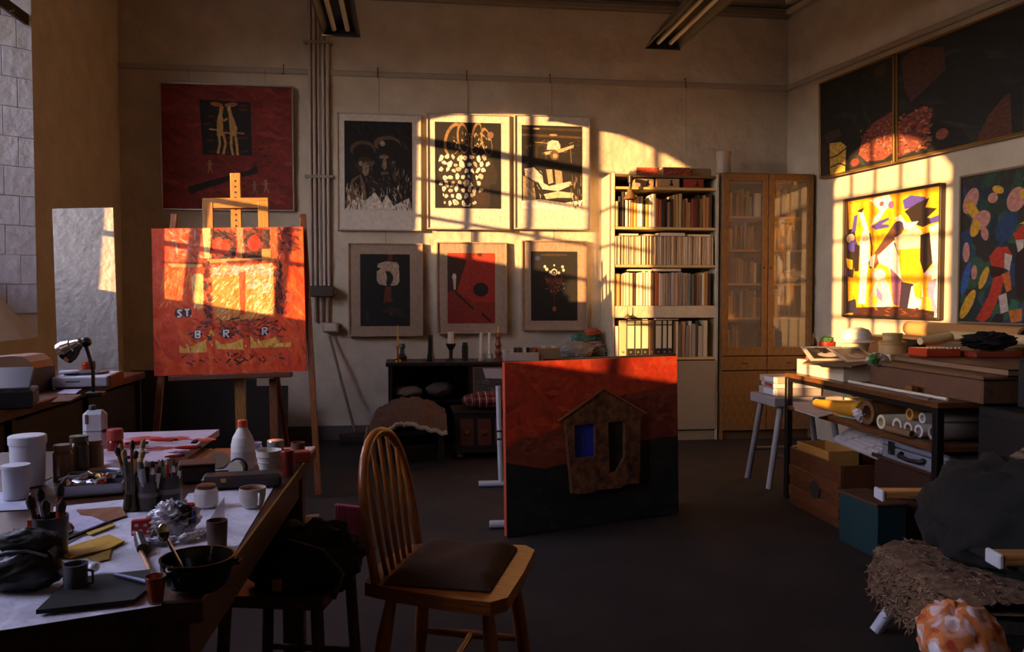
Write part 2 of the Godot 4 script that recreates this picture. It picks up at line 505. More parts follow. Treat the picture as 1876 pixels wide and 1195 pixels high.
	var gp := thing("added_shade_pillar", "unseen square brick pillar added outside the second window to block the sun", "pillar", Vector3(-3.55, 0, -1.88))  # unseen, added to keep low sun off part of the second window
	part(gp, "shaft", MB.new().box(Vector3(0, 0.84, 0), Vector3(0.6, 1.7, 0.62), 0.01).mesh(), M("7a4a38", 0.9, "mottle"))
	part(gp, "cap", MB.new().box(Vector3(0, 1.72, 0), Vector3(0.66, 0.06, 0.68), 0.01).mesh(), M("8d877c", 0.9))
	# rails the pictures hang from, ceiling moulding
	var rm := M("a99c8c", 0.7)
	var rh := 3.06
	struct("trim_1", MB.new().box(Vector3(0.55, rh, -DB + 0.012), Vector3(5.66, 0.045, 0.024), 0.006).mesh(), rm, "picture rail along the end wall", "picture rail")
	m = MB.new(); m.x = Transform3D(Basis(RU, Vector3.UP, RN), RC)
	m.box(Vector3(4.9, rh, 0.012), Vector3(9.8, 0.045, 0.024), 0.006)
	struct("trim_2", m.mesh(), rm, "picture rail along the side wall", "picture rail")
	m = MB.new(); m.x = Transform3D(Basis(RU, Vector3.UP, RN), RC)
	m.box(Vector3(4.9, CEIL - 0.14, 0.03), Vector3(9.8, 0.05, 0.06), 0.01).box(Vector3(4.9, CEIL - 0.05, 0.06), Vector3(9.8, 0.1, 0.12), 0.01)
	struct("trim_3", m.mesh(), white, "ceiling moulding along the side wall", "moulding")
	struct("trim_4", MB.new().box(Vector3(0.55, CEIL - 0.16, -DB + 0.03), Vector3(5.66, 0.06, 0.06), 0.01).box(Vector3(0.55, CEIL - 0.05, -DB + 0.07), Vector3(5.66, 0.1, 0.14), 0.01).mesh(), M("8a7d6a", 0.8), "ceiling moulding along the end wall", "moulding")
	struct("baseboard_back", MB.new().box(Vector3(0.55, 0.06, -DB + 0.01), Vector3(5.66, 0.12, 0.02), 0.004).mesh(), M("5a5148", 0.7), "dark skirting board along the end wall", "baseboard")
	# two hanging fluorescent troughs, switched off
	for fx in [[-0.43, "left fitting above the conduits"], [1.85, "fitting above the bookcase"]]:
		var o := thing("ceiling_light", "unlit twin-tube trough light hung above the conduits on the end wall" if fx[0] < 0 else "unlit twin-tube trough light hung towards the bookcase", "ceiling light", Vector3(fx[0], 3.0, -5.0))
		var sec := PackedVector2Array([Vector2(-0.13, 0.0), Vector2(-0.118, 0.0), Vector2(-0.06, 0.075), Vector2(0.06, 0.075), Vector2(0.118, 0.0), Vector2(0.13, 0.0), Vector2(0.07, 0.088), Vector2(-0.07, 0.088)])
		part(o, "reflector", MB.new().prism(sec, -0.78, 0.78).mesh(), M("3f3b33", 0.5))
		for s in [-1, 1]:
			part(o, "end_plate", MB.new().prism(PackedVector2Array([Vector2(-0.132, -0.012), Vector2(0.132, -0.012), Vector2(0.072, 0.092), Vector2(-0.072, 0.092)]), -0.006, 0.006).mesh(), M("2f2c27", 0.5), Vector3(0, 0, s * 0.785))
		for s in [-0.045, 0.045]:
			part(o, "tube", rod([Vector3(s, 0.028, -0.75), Vector3(s, 0.028, 0.75)], 0.017, 10), M("c9bda6", 0.3))
		part(o, "spine", MB.new().box(Vector3(0, 0.11, 0), Vector3(0.09, 0.045, 1.5), 0.004).mesh(), M("4a453c", 0.6))
		for s in [-0.5, 0.5]:
			part(o, "hanger", rod([Vector3(0, 0.12, s), Vector3(0, CEIL - 3.0, s)], 0.006, 6), M("4a453c", 0.5, "", 0.5))
	# conduits down the wall, fuse boxes
	var cd := thing("conduit_bundle", "bundle of five painted vertical conduits beside the red wall painting", "conduit", Vector3(0, 0, -DB))
	var x0 := PD(577, 300, DB).x
	for k in 5:
		var xx := x0 - 0.035 + k * 0.036
		part(cd, "pipe", rod([Vector3(xx, CEIL - 0.16, 0.03), Vector3(xx, 1.3, 0.03)], 0.0135 if k != 2 else 0.009, 8), M("b3a79a", 0.55))
	for k in 3:
		var xx := x0 - 0.005 + k * 0.05
		part(cd, "lower_pipe", rod([Vector3(xx, 1.2, 0.03), Vector3(xx, 0.99, 0.03)], 0.012, 8), M("a5998c", 0.55))
	for yy in [3.3, 2.2]:
		part(cd, "saddle", MB.new().box(Vector3(x0 + 0.04, yy, 0.026), Vector3(0.24, 0.025, 0.05), 0.004).mesh(), M("8e8478", 0.6))
	var sb := thing("switch_box", "dark metal switch box under the conduits", "switch box", PD(590, 534, DB - 0.07))
	part(sb, "body", bx(Vector3(0.19, 0.09, 0.14), 0.008), M("4a423a", 0.5, "", 0.3))
	part(sb, "lever", bx(Vector3(0.02, 0.05, 0.03), 0.004), M("2a2622", 0.4), Vector3(0.105, 0.0, 0.04))
	sb = thing("socket_box", "pale socket box with cable at the foot of the conduits", "socket box", PD(606, 600, DB - 0.05))
	part(sb, "body", bx(Vector3(0.13, 0.08, 0.1), 0.008), M("a39684", 0.5))
	part(sb, "face_plate", bx(Vector3(0.1, 0.06, 0.006), 0.002), M("c3b7a4", 0.4), Vector3(0, 0, 0.052))
	part(sb, "plug", bx(Vector3(0.04, 0.04, 0.04), 0.006), M("3b352f", 0.4), Vector3(0.08, -0.01, 0.02))
	var bp := thing("shadow_broom", "brush-headed pole added in place of a diagonal shadow below the socket box", "shadow_broom", Vector3.ZERO)  # pole and brush head stand in for a soft diagonal wall shadow
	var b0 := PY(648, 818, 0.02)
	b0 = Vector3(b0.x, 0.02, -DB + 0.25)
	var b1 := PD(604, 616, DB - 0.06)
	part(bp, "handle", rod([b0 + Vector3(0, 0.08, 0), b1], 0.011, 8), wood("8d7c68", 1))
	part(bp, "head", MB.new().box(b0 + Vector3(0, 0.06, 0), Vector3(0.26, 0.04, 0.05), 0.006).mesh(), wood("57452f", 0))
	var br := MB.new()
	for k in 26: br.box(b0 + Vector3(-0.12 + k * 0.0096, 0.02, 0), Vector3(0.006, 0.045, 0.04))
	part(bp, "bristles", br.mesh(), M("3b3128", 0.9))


# ================================================================== pictures on the walls
func framed(called: String, label: String, ctr: Vector3, basis: Basis, w: float, h: float, depth: float, tilt: float, iw: float, ih: float, off: Vector2, a: Art, frame: Material, mount: Material, fw := 0.012, group := "") -> Node3D:
	var o := thing(called, label, "picture", Vector3.ZERO, 0.0, group)
	o.transform = Transform3D(basis * Basis(Vector3.RIGHT, tilt), ctr)
	var f := MB.new()
	f.box(Vector3(-w * 0.5 + fw * 0.5, 0, depth * 0.5), Vector3(fw, h, depth), 0.002).box(Vector3(w * 0.5 - fw * 0.5, 0, depth * 0.5), Vector3(fw, h, depth), 0.002)
	f.box(Vector3(0, h * 0.5 - fw * 0.5, depth * 0.5), Vector3(w - fw * 2, fw, depth), 0.002).box(Vector3(0, -h * 0.5 + fw * 0.5, depth * 0.5), Vector3(w - fw * 2, fw, depth), 0.002)
	part(o, "frame", f.mesh(), frame)
	part(o, "mount", MB.new().box(Vector3(0, 0, depth * 0.5 - 0.006), Vector3(w - fw * 2 + 0.002, h - fw * 2 + 0.002, depth - 0.012)).mesh(), mount)
	part(o, "print", slab(iw, ih, 0.002), art_mat(a, 0.8), Vector3(off.x, off.y, depth - 0.0125))
	return o

func on_back(r: Array, off: float) -> Array:     # [x0, y0, x1, y1] pixels -> centre, width, height on the end wall
	var a := PD(r[0], (r[1] + r[3]) * 0.5, DB - off); var b := PD(r[2], (r[1] + r[3]) * 0.5, DB - off)
	var c := PD((r[0] + r[2]) * 0.5, r[1], DB - off); var d := PD((r[0] + r[2]) * 0.5, r[3], DB - off)
	return [Vector3((a.x + b.x) * 0.5, (c.y + d.y) * 0.5, -DB), b.x - a.x, c.y - d.y]

func wires(o: Node3D, xs: Array, from_y: float, z: float) -> void:   # hanging wires up to the picture rail, in the thing's axes
	for x in xs:
		part(o, "hanging_wire", rod([Vector3(x, from_y, z), Vector3(x, 3.06 - o.position.y, z + 0.012)], 0.0018, 5), M("6a6055", 0.4, "", 0.6))

func wall_art() -> void:
	var grey := M("b4a697", 0.6)
	var pale := M("d8cdbd", 0.85, "plaster", 0.0, Vector3(3, 3, 3))
	var tan := M("a58d76", 0.85, "plaster", 0.0, Vector3(3, 3, 3))
	var ink := C("1b1712"); var brown := C("4a3626"); var mid := C("7d6752"); var lt := C("cbbfae"); var wh := C("ded6c8")
	# --- print 1: two capped heads
	var a := Art.new(256, 336, C("1a1612"), 1)
	a.rough(120, 0, 0, 1, 0.75, [C("14110d"), C("221c15")], 0.3, 0.06, 0.8)
	a.ell(0.27, 0.32, 0.19, 0.10, C("54402f")).ell(0.28, 0.35, 0.16, 0.09, C("1c1712"))
	a.ell(0.63, 0.25, 0.2, 0.09, C("5e4937")).ell(0.66, 0.29, 0.17, 0.09, C("1a1510")).ell(0.56, 0.25, 0.04, 0.03, C("a08f7c"))
	a.ell(0.30, 0.50, 0.12, 0.10, C("3a2c20")).ell(0.31, 0.54, 0.05, 0.08, C("8a745d")).ell(0.24, 0.48, 0.03, 0.03, C("937c64")).ell(0.38, 0.48, 0.05, 0.03, C("5a4634"))
	a.ell(0.62, 0.45, 0.10, 0.12, C("231b14")).ell(0.58, 0.40, 0.07, 0.025, C("7d6650")).ell(0.59, 0.48, 0.03, 0.07, C("8b735b")).ell(0.60, 0.58, 0.06, 0.02, C("5b4634"))
	a.poly([0.03, 0.9, 0.1, 0.66, 0.24, 0.6, 0.3, 0.72, 0.34, 1, 0.03, 1], C("6b5239")).poly([0.12, 0.7, 0.22, 0.62, 0.26, 0.86, 0.2, 0.84], C("1c1712"))
	a.poly([0.18, 0.86, 0.3, 0.9, 0.45, 0.8, 0.55, 0.92, 0.62, 0.82, 0.72, 0.95, 0.95, 0.86, 1, 1, 0.0, 1, 0.05, 0.95], lt)
	a.poly([0.3, 0.64, 0.4, 0.86, 0.46, 0.72, 0.54, 0.88, 0.58, 0.7], C("2a2018"))
	a.rough(70, 0.02, 0.72, 0.3, 1, [C("6e4f30"), C("9c8468"), lt], 0.16, 0.02, 1.5, 0.4).rough(70, 0.72, 0.55, 1, 1, [C("6e4f30"), C("a08a70"), C("2a2018")], 0.16, 0.02, 1.4, 0.4)
	a.rough(60, 0.35, 0.74, 0.8, 0.98, [wh, lt, C("8f7a62")], 0.12, 0.012, 1.2, 0.9).rough(50, 0.3, 0.45, 0.75, 0.7, [C("7a644e"), C("221b14")], 0.1, 0.015, 1.0, 0.8)
	a.grain(0.16)
	var r := on_back([617, 207, 772, 423], 0.05); var i := on_back([631, 222, 755, 385], 0.05)
	var o := framed("framed_print", "dark print of two capped heads in a pale mount", r[0] + Vector3(0, 0, 0.004), Basis(), r[1], r[2], 0.05, -0.02, i[1], i[2], Vector2(i[0].x - r[0].x, i[0].y - r[0].y), a, grey, pale, 0.012, "prints hung on the end wall")
	wires(o, [0.0], r[2] * 0.5, 0.01)
	# --- print 2: arches over a crowd of pale cells
	a = Art.new(256, 336, C("17130f"), 2)
	for q in [[0.28, 0.20, 0.14, 0.20, 0.25], [0.42, 0.18, 0.09, 0.18, -0.1], [0.62, 0.18, 0.08, 0.2, 0.15], [0.78, 0.22, 0.08, 0.17, -0.2]]:
		a.ell(q[0], q[1], q[2], q[3], C("8a6a44"), q[4]).ell(q[0] + 0.01, q[1] + 0.01, q[2] * 0.78, q[3] * 0.85, C("1b140e"), q[4])
	a.rough(60, 0.25, 0.12, 0.85, 0.3, [C("b99b6c"), C("d8c7a6"), C("7a5c3c")], 0.07, 0.025, 1.3, 0.7)
	a.poly([0.06, 0.38, 0.5, 0.36, 0.86, 0.42, 0.95, 0.6, 0.9, 0.8, 0.8, 1, 0.16, 1, 0.1, 0.75, 0.04, 0.6], C("2a2119"))
	var rr := RandomNumberGenerator.new(); rr.seed = 5
	for gy in 8:
		for gx in 9:
			var x := 0.09 + gx * 0.093 + (0.045 if gy % 2 else 0.0) + rr.randf_range(-0.018, 0.018)
			var y := 0.41 + gy * 0.075 + rr.randf_range(-0.015, 0.015)
			if gx > 7 - gy / 3: continue
			var ra := rr.randf_range(0.024, 0.046); var rb := rr.randf_range(0.022, 0.05); var ro := rr.randf_range(-0.7, 0.7)
			var pg := PackedVector2Array()
			for kk in 7:
				var an := TAU * kk / 7.0 + rr.randf_range(-0.3, 0.3)
				pg.append(Vector2(x * 256.0, y * 336.0) + Vector2(cos(an) * ra * 256.0, sin(an) * rb * 300.0).rotated(ro) * rr.randf_range(0.8, 1.25))
			a.poly2(pg, [wh, lt, C("e6dfd0"), C("b5a68f")][rr.randi() % 4])
			if rr.randf() < 0.4: a.line([x - 0.01, y - 0.015, x + 0.012, y + 0.02], 0.008, C("6b5640"))
	a.poly([0.5, 0.55, 0.6, 0.6, 0.66, 0.78, 0.56, 0.72], C("241a12")).poly([0.45, 0.92, 0.75, 0.78, 0.92, 0.74, 0.9, 0.8, 0.6, 0.9, 0.48, 0.97], C("33261a")).ell(0.7, 0.9, 0.06, 0.07, C("33241a"))
	a.ell(0.84, 0.14, 0.05, 0.04, C("7a5a48")).poly([0.82, 0.72, 1, 0.7, 1, 1, 0.84, 1], C("15110d")).poly([0, 0.72, 0.1, 0.74, 0.14, 1, 0, 1], C("17120e"))
	a.grain(0.14, 6)
	r = on_back([782, 208, 934, 421], 0.05); i = on_back([797, 224, 918, 382], 0.05)
	o = framed("framed_print", "print of pale cell-like crowd under dark arches", r[0] + Vector3(0, 0, 0.004), Basis(), r[1], r[2], 0.05, -0.02, i[1], i[2], Vector2(i[0].x - r[0].x, i[0].y - r[0].y), a, grey, pale, 0.012, "prints hung on the end wall")
	wires(o, [0.0], r[2] * 0.5, 0.01)
	# --- print 3: figure with folded arms and a pale hat
	a = Art.new(256, 336, C("1a1510"), 3)
	a.poly([0, 0.02, 1, 0.03, 1, 0.06, 0, 0.05], C("3a2b1c")).poly([0, 0.1, 1, 0.12, 1, 0.15, 0, 0.13], C("4a3722")).ell(0.24, 0.04, 0.06, 0.01, C("b9a27a")).ell(0.52, 0.11, 0.07, 0.012, C("a38a63"))
	a.poly([0.22, 0.2, 0.42, 0.2, 0.42, 0.4, 0.22, 0.4], C("3a2b1d")).poly([0.26, 0.24, 0.38, 0.24, 0.38, 0.4, 0.26, 0.4], C("1c1610")).line([0.22, 0.2, 0.45, 0.21], 0.015, C("8e7451")).line([0.8, 0.22, 0.82, 0.44], 0.012, C("7a6142"))
	a.rough(40, 0.05, 0.16, 0.95, 0.46, [C("6b5337"), C("2a1f15"), C("8b7250")], 0.12, 0.012, 0.2, 1.2)
	a.poly([0.41, 0.29, 0.43, 0.2, 0.5, 0.17, 0.6, 0.18, 0.64, 0.24, 0.63, 0.28], lt).rough(14, 0.43, 0.19, 0.62, 0.28, [C("8f7c5e"), wh], 0.08, 0.012, 1.3, 0.3).poly([0.36, 0.32, 0.7, 0.26, 0.86, 0.22, 0.86, 0.25, 0.68, 0.31, 0.4, 0.35], C("b49f7e")).ell(0.54, 0.35, 0.075, 0.06, C("5e4733")).ell(0.55, 0.36, 0.04, 0.03, C("a58d6e"))
	a.poly([0.3, 0.5, 0.45, 0.42, 0.66, 0.42, 0.84, 0.5, 0.88, 0.8, 0.78, 0.9, 0.32, 0.9, 0.22, 0.7], C("201911"))
	a.poly([0.4, 0.52, 0.5, 0.52, 0.52, 0.68, 0.44, 0.7], C("b09a78")).poly([0.54, 0.52, 0.66, 0.54, 0.68, 0.7, 0.56, 0.7], C("9d8767"))
	a.poly([0.04, 0.52, 0.2, 0.5, 0.34, 0.6, 0.36, 0.7, 0.2, 0.66, 0.06, 0.6], lt).poly([0.24, 0.64, 0.45, 0.72, 0.8, 0.66, 0.84, 0.7, 0.6, 0.78, 0.34, 0.76], lt).poly([0.36, 0.82, 0.6, 0.78, 0.86, 0.8, 0.84, 0.86, 0.6, 0.86, 0.4, 0.88], C("c2b193"))
	a.poly([0.02, 0.6, 0.2, 0.68, 0.24, 0.92, 0.02, 0.98], C("a48c6c")).poly([0, 0.9, 0.3, 0.88, 0.7, 0.92, 1, 0.88, 1, 1, 0, 1], wh)
	a.rough(50, 0.05, 0.52, 0.32, 0.9, [C("3a2b1c"), wh], 0.1, 0.01, 1.0, 0.5).rough(60, 0.8, 0.6, 1, 0.98, [C("5b452e"), C("201811"), C("9a8364")], 0.14, 0.02, 1.5, 0.2).rough(24, 0.05, 0.86, 0.95, 0.98, [C("8a7355")], 0.06, 0.01, 1.5, 0.3)
	a.grain(0.14, 9)
	r = on_back([942, 211, 1082, 421], 0.05); i = on_back([956, 230, 1067, 384], 0.05)
	o = framed("framed_print", "print of a hatted figure with folded arms", r[0] + Vector3(0, 0, 0.004), Basis(), r[1], r[2], 0.05, -0.02, i[1], i[2], Vector2(i[0].x - r[0].x, i[0].y - r[0].y), a, grey, pale, 0.012, "prints hung on the end wall")
	wires(o, [0.0], r[2] * 0.5, 0.01)
	# --- print 4: pale mask on black
	a = Art.new(224, 320, C("16150f"), 4)
	a.poly([0.56, 0, 0.66, 0, 0.64, 0.1, 0.54, 0.1], C("5e1f17"))
	a.poly([0.36, 0.13, 0.5, 0.1, 0.74, 0.11, 0.78, 0.16, 0.79, 0.38, 0.74, 0.43, 0.62, 0.44, 0.56, 0.4, 0.52, 0.44, 0.38, 0.42, 0.33, 0.36, 0.33, 0.24, 0.42, 0.2, 0.34, 0.18], C("a8917a"))
	a.poly([0.5, 0.23, 0.6, 0.24, 0.66, 0.3, 0.66, 0.36, 0.6, 0.44, 0.52, 0.42, 0.54, 0.32], C("1b1c14"))
	a.poly([0.5, 0.45, 0.62, 0.45, 0.62, 0.6, 0.66, 0.66, 0.46, 0.68, 0.48, 0.58], C("5c2a18")).poly([0.4, 0.8, 0.6, 0.72, 0.8, 0.76, 0.96, 0.9, 0.7, 0.84], C("2c241a")).ell(0.62, 0.83, 0.04, 0.02, C("4a3a1c")).poly([0.1, 0.8, 0.16, 0.78, 0.18, 0.94, 0.12, 0.96], C("1f2733"))
	a.grain(0.2, 4)
	r = on_back([638, 446, 775, 617], 0.055); i = on_back([660, 466, 751, 598], 0.055)
	o = framed("framed_print", "print of a pale mask shape on black", r[0] + Vector3(0, 0, 0.004), Basis(), r[1], r[2], 0.055, -0.03, i[1], i[2], Vector2(i[0].x - r[0].x, i[0].y - r[0].y), a, tan, tan, 0.012, "prints hung on the end wall")
	wires(o, [0.0], r[2] * 0.5, 0.01)
	# --- print 5: red field, black disc
	a = Art.new(224, 320, C("7d2416"), 5)
	a.poly([0, 0, 1, 0, 1, 0.14, 0.5, 0.11, 0, 0.05], C("a63018")).poly([0, 0.05, 0.4, 0.1, 0.4, 0.52, 0, 0.55], C("3f2216")).poly([0.4, 0.1, 1, 0.14, 1, 0.7, 0.55, 0.7, 0.2, 0.54], C("96291a"))
	a.ell(0.7, 0.52, 0.16, 0.1, C("1c1510")).ell(0.14, 0.34, 0.045, 0.05, C("c9b9a5")).poly([0.11, 0.36, 0.18, 0.36, 0.17, 0.52, 0.13, 0.52], C("b8a793")).line([0.16, 0.55, 0.55, 0.8], 0.04, C("2a1710")).line([0.72, 0.86, 0.92, 0.98], 0.05, C("31190f")).ell(0.68, 0.02, 0.05, 0.03, C("3a2214"))
	a.grain(0.12, 12)
	r = on_back([800, 444, 929, 612], 0.055); i = on_back([820, 464, 907, 593], 0.055)
	o = framed("framed_print", "red print with a black disc", r[0] + Vector3(0, 0, 0.004), Basis(), r[1], r[2], 0.055, -0.03, i[1], i[2], Vector2(i[0].x - r[0].x, i[0].y - r[0].y), a, tan, tan, 0.012, "prints hung on the end wall")
	wires(o, [0.0], r[2] * 0.5, 0.01)
	# --- print 6: jewelled pendant on black
	a = Art.new(224, 320, C("17140f"), 6)
	a.ell(0.14, 0.1, 0.06, 0.035, C("2c3566")).ell(0.5, 0.05, 0.3, 0.02, C("3a2b1c"))
	for q in [[0.5, 0.2, 0.02], [0.3, 0.22, 0.03], [0.34, 0.26, 0.035], [0.68, 0.22, 0.03], [0.7, 0.27, 0.03], [0.42, 0.3, 0.03], [0.6, 0.31, 0.03], [0.5, 0.26, 0.02]]: a.ell(q[0], q[1], q[2], q[2] * 0.75, C("cfc3ae"))
	a.ell(0.5, 0.3, 0.07, 0.05, C("d9cfbd")).ell(0.5, 0.3, 0.045, 0.033, C("1c1712")).ell(0.5, 0.31, 0.02, 0.016, C("b7a58b"))
	a.poly([0.28, 0.38, 0.72, 0.38, 0.66, 0.46, 0.34, 0.46], C("5e2f1d")).poly([0.34, 0.46, 0.66, 0.46, 0.56, 0.62, 0.44, 0.62], C("4a2618")).line([0.5, 0.62, 0.5, 0.78], 0.03, C("472417")).ell(0.5, 0.83, 0.045, 0.035, C("8a4426"))
	a.rough(50, 0.28, 0.34, 0.72, 0.6, [C("8a4a2c"), C("cdbfa6"), C("2a1a12")], 0.05, 0.02, 0.6, 1.2)
	a.grain(0.16, 13)
	r = on_back([956, 441, 1076, 606], 0.055); i = on_back([973, 461, 1058, 588], 0.055)
	o = framed("framed_print", "print of a jewelled ornament on black", r[0] + Vector3(0, 0, 0.004), Basis(), r[1], r[2], 0.055, -0.03, i[1], i[2], Vector2(i[0].x - r[0].x, i[0].y - r[0].y), a, tan, tan, 0.012, "prints hung on the end wall")
	wires(o, [0.0], r[2] * 0.5, 0.01)
	# --- dark red painting with two pale animals
	a = Art.new(384, 384, C("7e2013"), 7)
	a.rough(200, 0, 0, 1, 1, [C("7e2013"), C("87251a"), C("751c11")], 0.3, 0.08, 0.3)
	a.poly([0.29, 0.12, 0.68, 0.13, 0.685, 0.56, 0.31, 0.56], C("1a1510"))
	for k in 26:
		var y := 0.15 + 0.4 * rr.randf(); var x := 0.31 + 0.3 * rr.randf()
		a.poly([x, y, x + 0.06, y - 0.006, x + 0.065, y + 0.01, x + 0.01, y + 0.014], C("5e2016"))
	var fig := C("c9a25c")
	a.ell(0.42, 0.155, 0.05, 0.018, C("a9713a"), 0.15).ell(0.53, 0.155, 0.05, 0.018, C("a9713a"), -0.15)
	a.line([0.46, 0.17, 0.445, 0.26], 0.028, fig).line([0.51, 0.17, 0.53, 0.26], 0.028, fig).line([0.445, 0.26, 0.475, 0.285, 0.5, 0.265], 0.016, fig)
	a.poly([0.43, 0.24, 0.465, 0.25, 0.47, 0.38, 0.485, 0.4, 0.42, 0.41, 0.42, 0.3], fig).poly([0.51, 0.24, 0.545, 0.25, 0.575, 0.34, 0.57, 0.41, 0.52, 0.41], fig)
	a.line([0.36, 0.355, 0.43, 0.36], 0.014, fig).line([0.56, 0.38, 0.63, 0.385], 0.012, C("a5763e")).line([0.47, 0.38, 0.53, 0.385], 0.012, fig)
	a.line([0.435, 0.4, 0.44, 0.47, 0.425, 0.55], 0.02, fig).line([0.47, 0.4, 0.485, 0.47, 0.465, 0.555], 0.02, fig).line([0.53, 0.4, 0.525, 0.48, 0.54, 0.56], 0.02, fig).line([0.56, 0.4, 0.57, 0.47, 0.575, 0.56], 0.02, fig)
	a.poly([0.19, 0.82, 0.66, 0.68, 0.72, 0.64, 0.73, 0.7, 0.5, 0.77, 0.21, 0.88], C("1f1611"))
	for q in [[0.36, 0.66, "a8743a"], [0.7, 0.82, "8d6a58"], [0.79, 0.81, "a37a52"]]:
		var fc := C(q[2])
		a.ell(q[0], q[1] - 0.045, 0.012, 0.012, fc).line([q[0], q[1] - 0.04, q[0], q[1] + 0.01], 0.02, fc).line([q[0], q[1], q[0] - 0.015, q[1] + 0.05], 0.009, fc).line([q[0], q[1], q[0] + 0.02, q[1] + 0.05], 0.009, fc).line([q[0] - 0.025, q[1] - 0.02, q[0] + 0.025, q[1] - 0.025], 0.008, fc)
	a.rough(18, 0.7, 0.48, 0.83, 0.64, [C("2a1610")], 0.05, 0.014, -0.3, 0.3)
	a.grain(0.12, 15)
	r = on_back([290, 155, 534, 386], 0.03)
	o = thing("red_painting", "dark red painting of two pale long-necked animals above the easel", "painting")
	o.transform = Transform3D(Basis(Vector3.RIGHT, 0.02), r[0] + Vector3(0.02, 0, 0.012))
	var st := M("9a938a", 0.35, "", 0.7)
	var fr := MB.new()
	for s in [-1, 1]:
		fr.box(Vector3(s * (r[1] * 0.5 - 0.006), 0, 0.02), Vector3(0.012, r[2], 0.04), 0.002)
		fr.box(Vector3(0, s * (r[2] * 0.5 - 0.006), 0.02), Vector3(r[1] - 0.024, 0.012, 0.04), 0.002)
	part(o, "frame", fr.mesh(), st)
	part(o, "canvas", slab(r[1] - 0.022, r[2] - 0.022, 0.032), art_mat(a, 0.7))
	wires(o, [-0.3, 0.3], r[2] * 0.5, 0.005)
	for hx in [520, 692, 855, 1007, 1255]:
		var hp := PD(hx, 150, DB - 0.02)
		single("rail_hook", "small brass rail hook " + {520: "between the red painting and the conduits", 692: "above the print of two capped heads", 855: "above the print of pale cells", 1007: "above the print of the hatted figure", 1255: "above the bookcase"}[hx], "hook", rod([Vector3(0, 0.05, -0.012), Vector3(0, 0.05, 0.022), Vector3(0, -0.02, 0.026), Vector3(0, -0.035, 0.036), Vector3(0, -0.022, 0.044)], 0.004, 6), M("5e5345", 0.4, "", 0.6), Vector3(hp.x, 3.06, -DB + 0.012), Vector3.ZERO, "hooks on the picture rail")
	single("spare_wire", "spare picture wire hanging from the rail above the bookcase", "wire", rod([Vector3(0, 3.03, 0), Vector3(0.002, 2.32, 0)], 0.003, 5), M("b5a48c", 0.5), Vector3(PD(1255, 250, DB - 0.03).x, 0, -DB + 0.05))

	# ------------------------------------------------------------ right wall
	var RB := Basis(RU, Vector3.UP, RN)
	# yellow painting with white figures
	a = Art.new(384, 512, C("e8a514"), 8)
	a.rough(160, 0, 0, 1, 1, [C("e8a514"), C("f0b224"), C("dd960f")], 0.25, 0.08, 1.2)
	var pu := C("4a3f9a"); var wht := C("f2ead8"); var lil := C("b99bb0"); var blk := C("241a14")
	a.poly([0, 0.25, 0.12, 0.25, 0.14, 0.46, 0.1, 0.7, 0.14, 0.95, 0, 1], C("2a2018")).poly([0, 0, 0.03, 0, 0.05, 0.28, 0, 0.3], C("4a3520")).ell(0.07, 0.33, 0.05, 0.04, C("c8b09a")).ell(0.1, 0.4, 0.06, 0.05, pu).poly([0.12, 0.38, 0.18, 0.4, 0.17, 0.62, 0.12, 0.62], blk).poly([0.02, 0.5, 0.1, 0.52, 0.1, 0.6, 0.04, 0.6], C("e0a012")).poly([0.04, 0.66, 0.12, 0.68, 0.12, 0.86, 0.05, 0.88], C("dd9a12")).ell(0.03, 0.62, 0.04, 0.04, C("3a2340"))
	a.poly([0.11, 0.14, 0.15, 0.13, 0.13, 0.27, 0.08, 0.28], pu)
	a.poly([0.16, 0.12, 0.21, 0.1, 0.25, 0.2, 0.29, 0.3, 0.3, 0.5, 0.27, 0.62, 0.26, 0.9, 0.17, 0.9, 0.19, 0.6, 0.18, 0.36, 0.22, 0.26], wht).poly([0.2, 0.3, 0.27, 0.29, 0.28, 0.36, 0.21, 0.37], C("b8b2a8")).line([0.29, 0.3, 0.32, 0.42, 0.31, 0.56], 0.012, blk).poly([0.14, 0.1, 0.22, 0.08, 0.2, 0.12], blk)
	a.poly([0.28, 0.02, 0.5, 0.0, 0.54, 0.08, 0.46, 0.13, 0.4, 0.2, 0.3, 0.24, 0.34, 0.18, 0.4, 0.12], wht).ell(0.42, 0.07, 0.025, 0.02, C("8e4a54")).ell(0.52, 0.09, 0.03, 0.03, C("7d4f8c"))
	a.poly([0.31, 0.25, 0.4, 0.21, 0.5, 0.19, 0.5, 0.21, 0.42, 0.24, 0.5, 0.25, 0.5, 0.27, 0.36, 0.28], pu)
	a.poly([0.64, 0.07, 0.72, 0.04, 0.86, 0.07, 0.88, 0.12, 0.78, 0.14, 0.66, 0.14], pu).poly([0.66, 0.16, 0.78, 0.11, 0.9, 0.08, 0.86, 0.15, 0.97, 0.17, 0.88, 0.23, 0.98, 0.26, 0.84, 0.3, 0.74, 0.26, 0.7, 0.2], blk).poly([0.9, 0.24, 1, 0.22, 1, 0.27, 0.92, 0.28], pu)
	a.poly([0.56, 0.2, 0.62, 0.18, 0.68, 0.25, 0.8, 0.25, 0.74, 0.31, 0.62, 0.3], wht)
	a.poly([0.28, 0.55, 0.56, 0.24, 0.64, 0.24, 0.66, 0.3, 0.36, 0.6, 0.3, 0.6], C("5e3c30")).poly([0.3, 0.55, 0.38, 0.48, 0.44, 0.48, 0.36, 0.56], C("8a5c4a")).ell(0.6, 0.27, 0.05, 0.04, C("42304a"))
	a.poly([0.3, 0.5, 0.36, 0.48, 0.34, 0.6, 0.3, 0.58], C("efe0c4"))
	a.poly([0.38, 0.5, 0.56, 0.38, 0.62, 0.52, 0.7, 0.7, 0.56, 0.72, 0.5, 0.6, 0.4, 0.56], wht).line([0.56, 0.4, 0.62, 0.52, 0.7, 0.72], 0.012, blk)
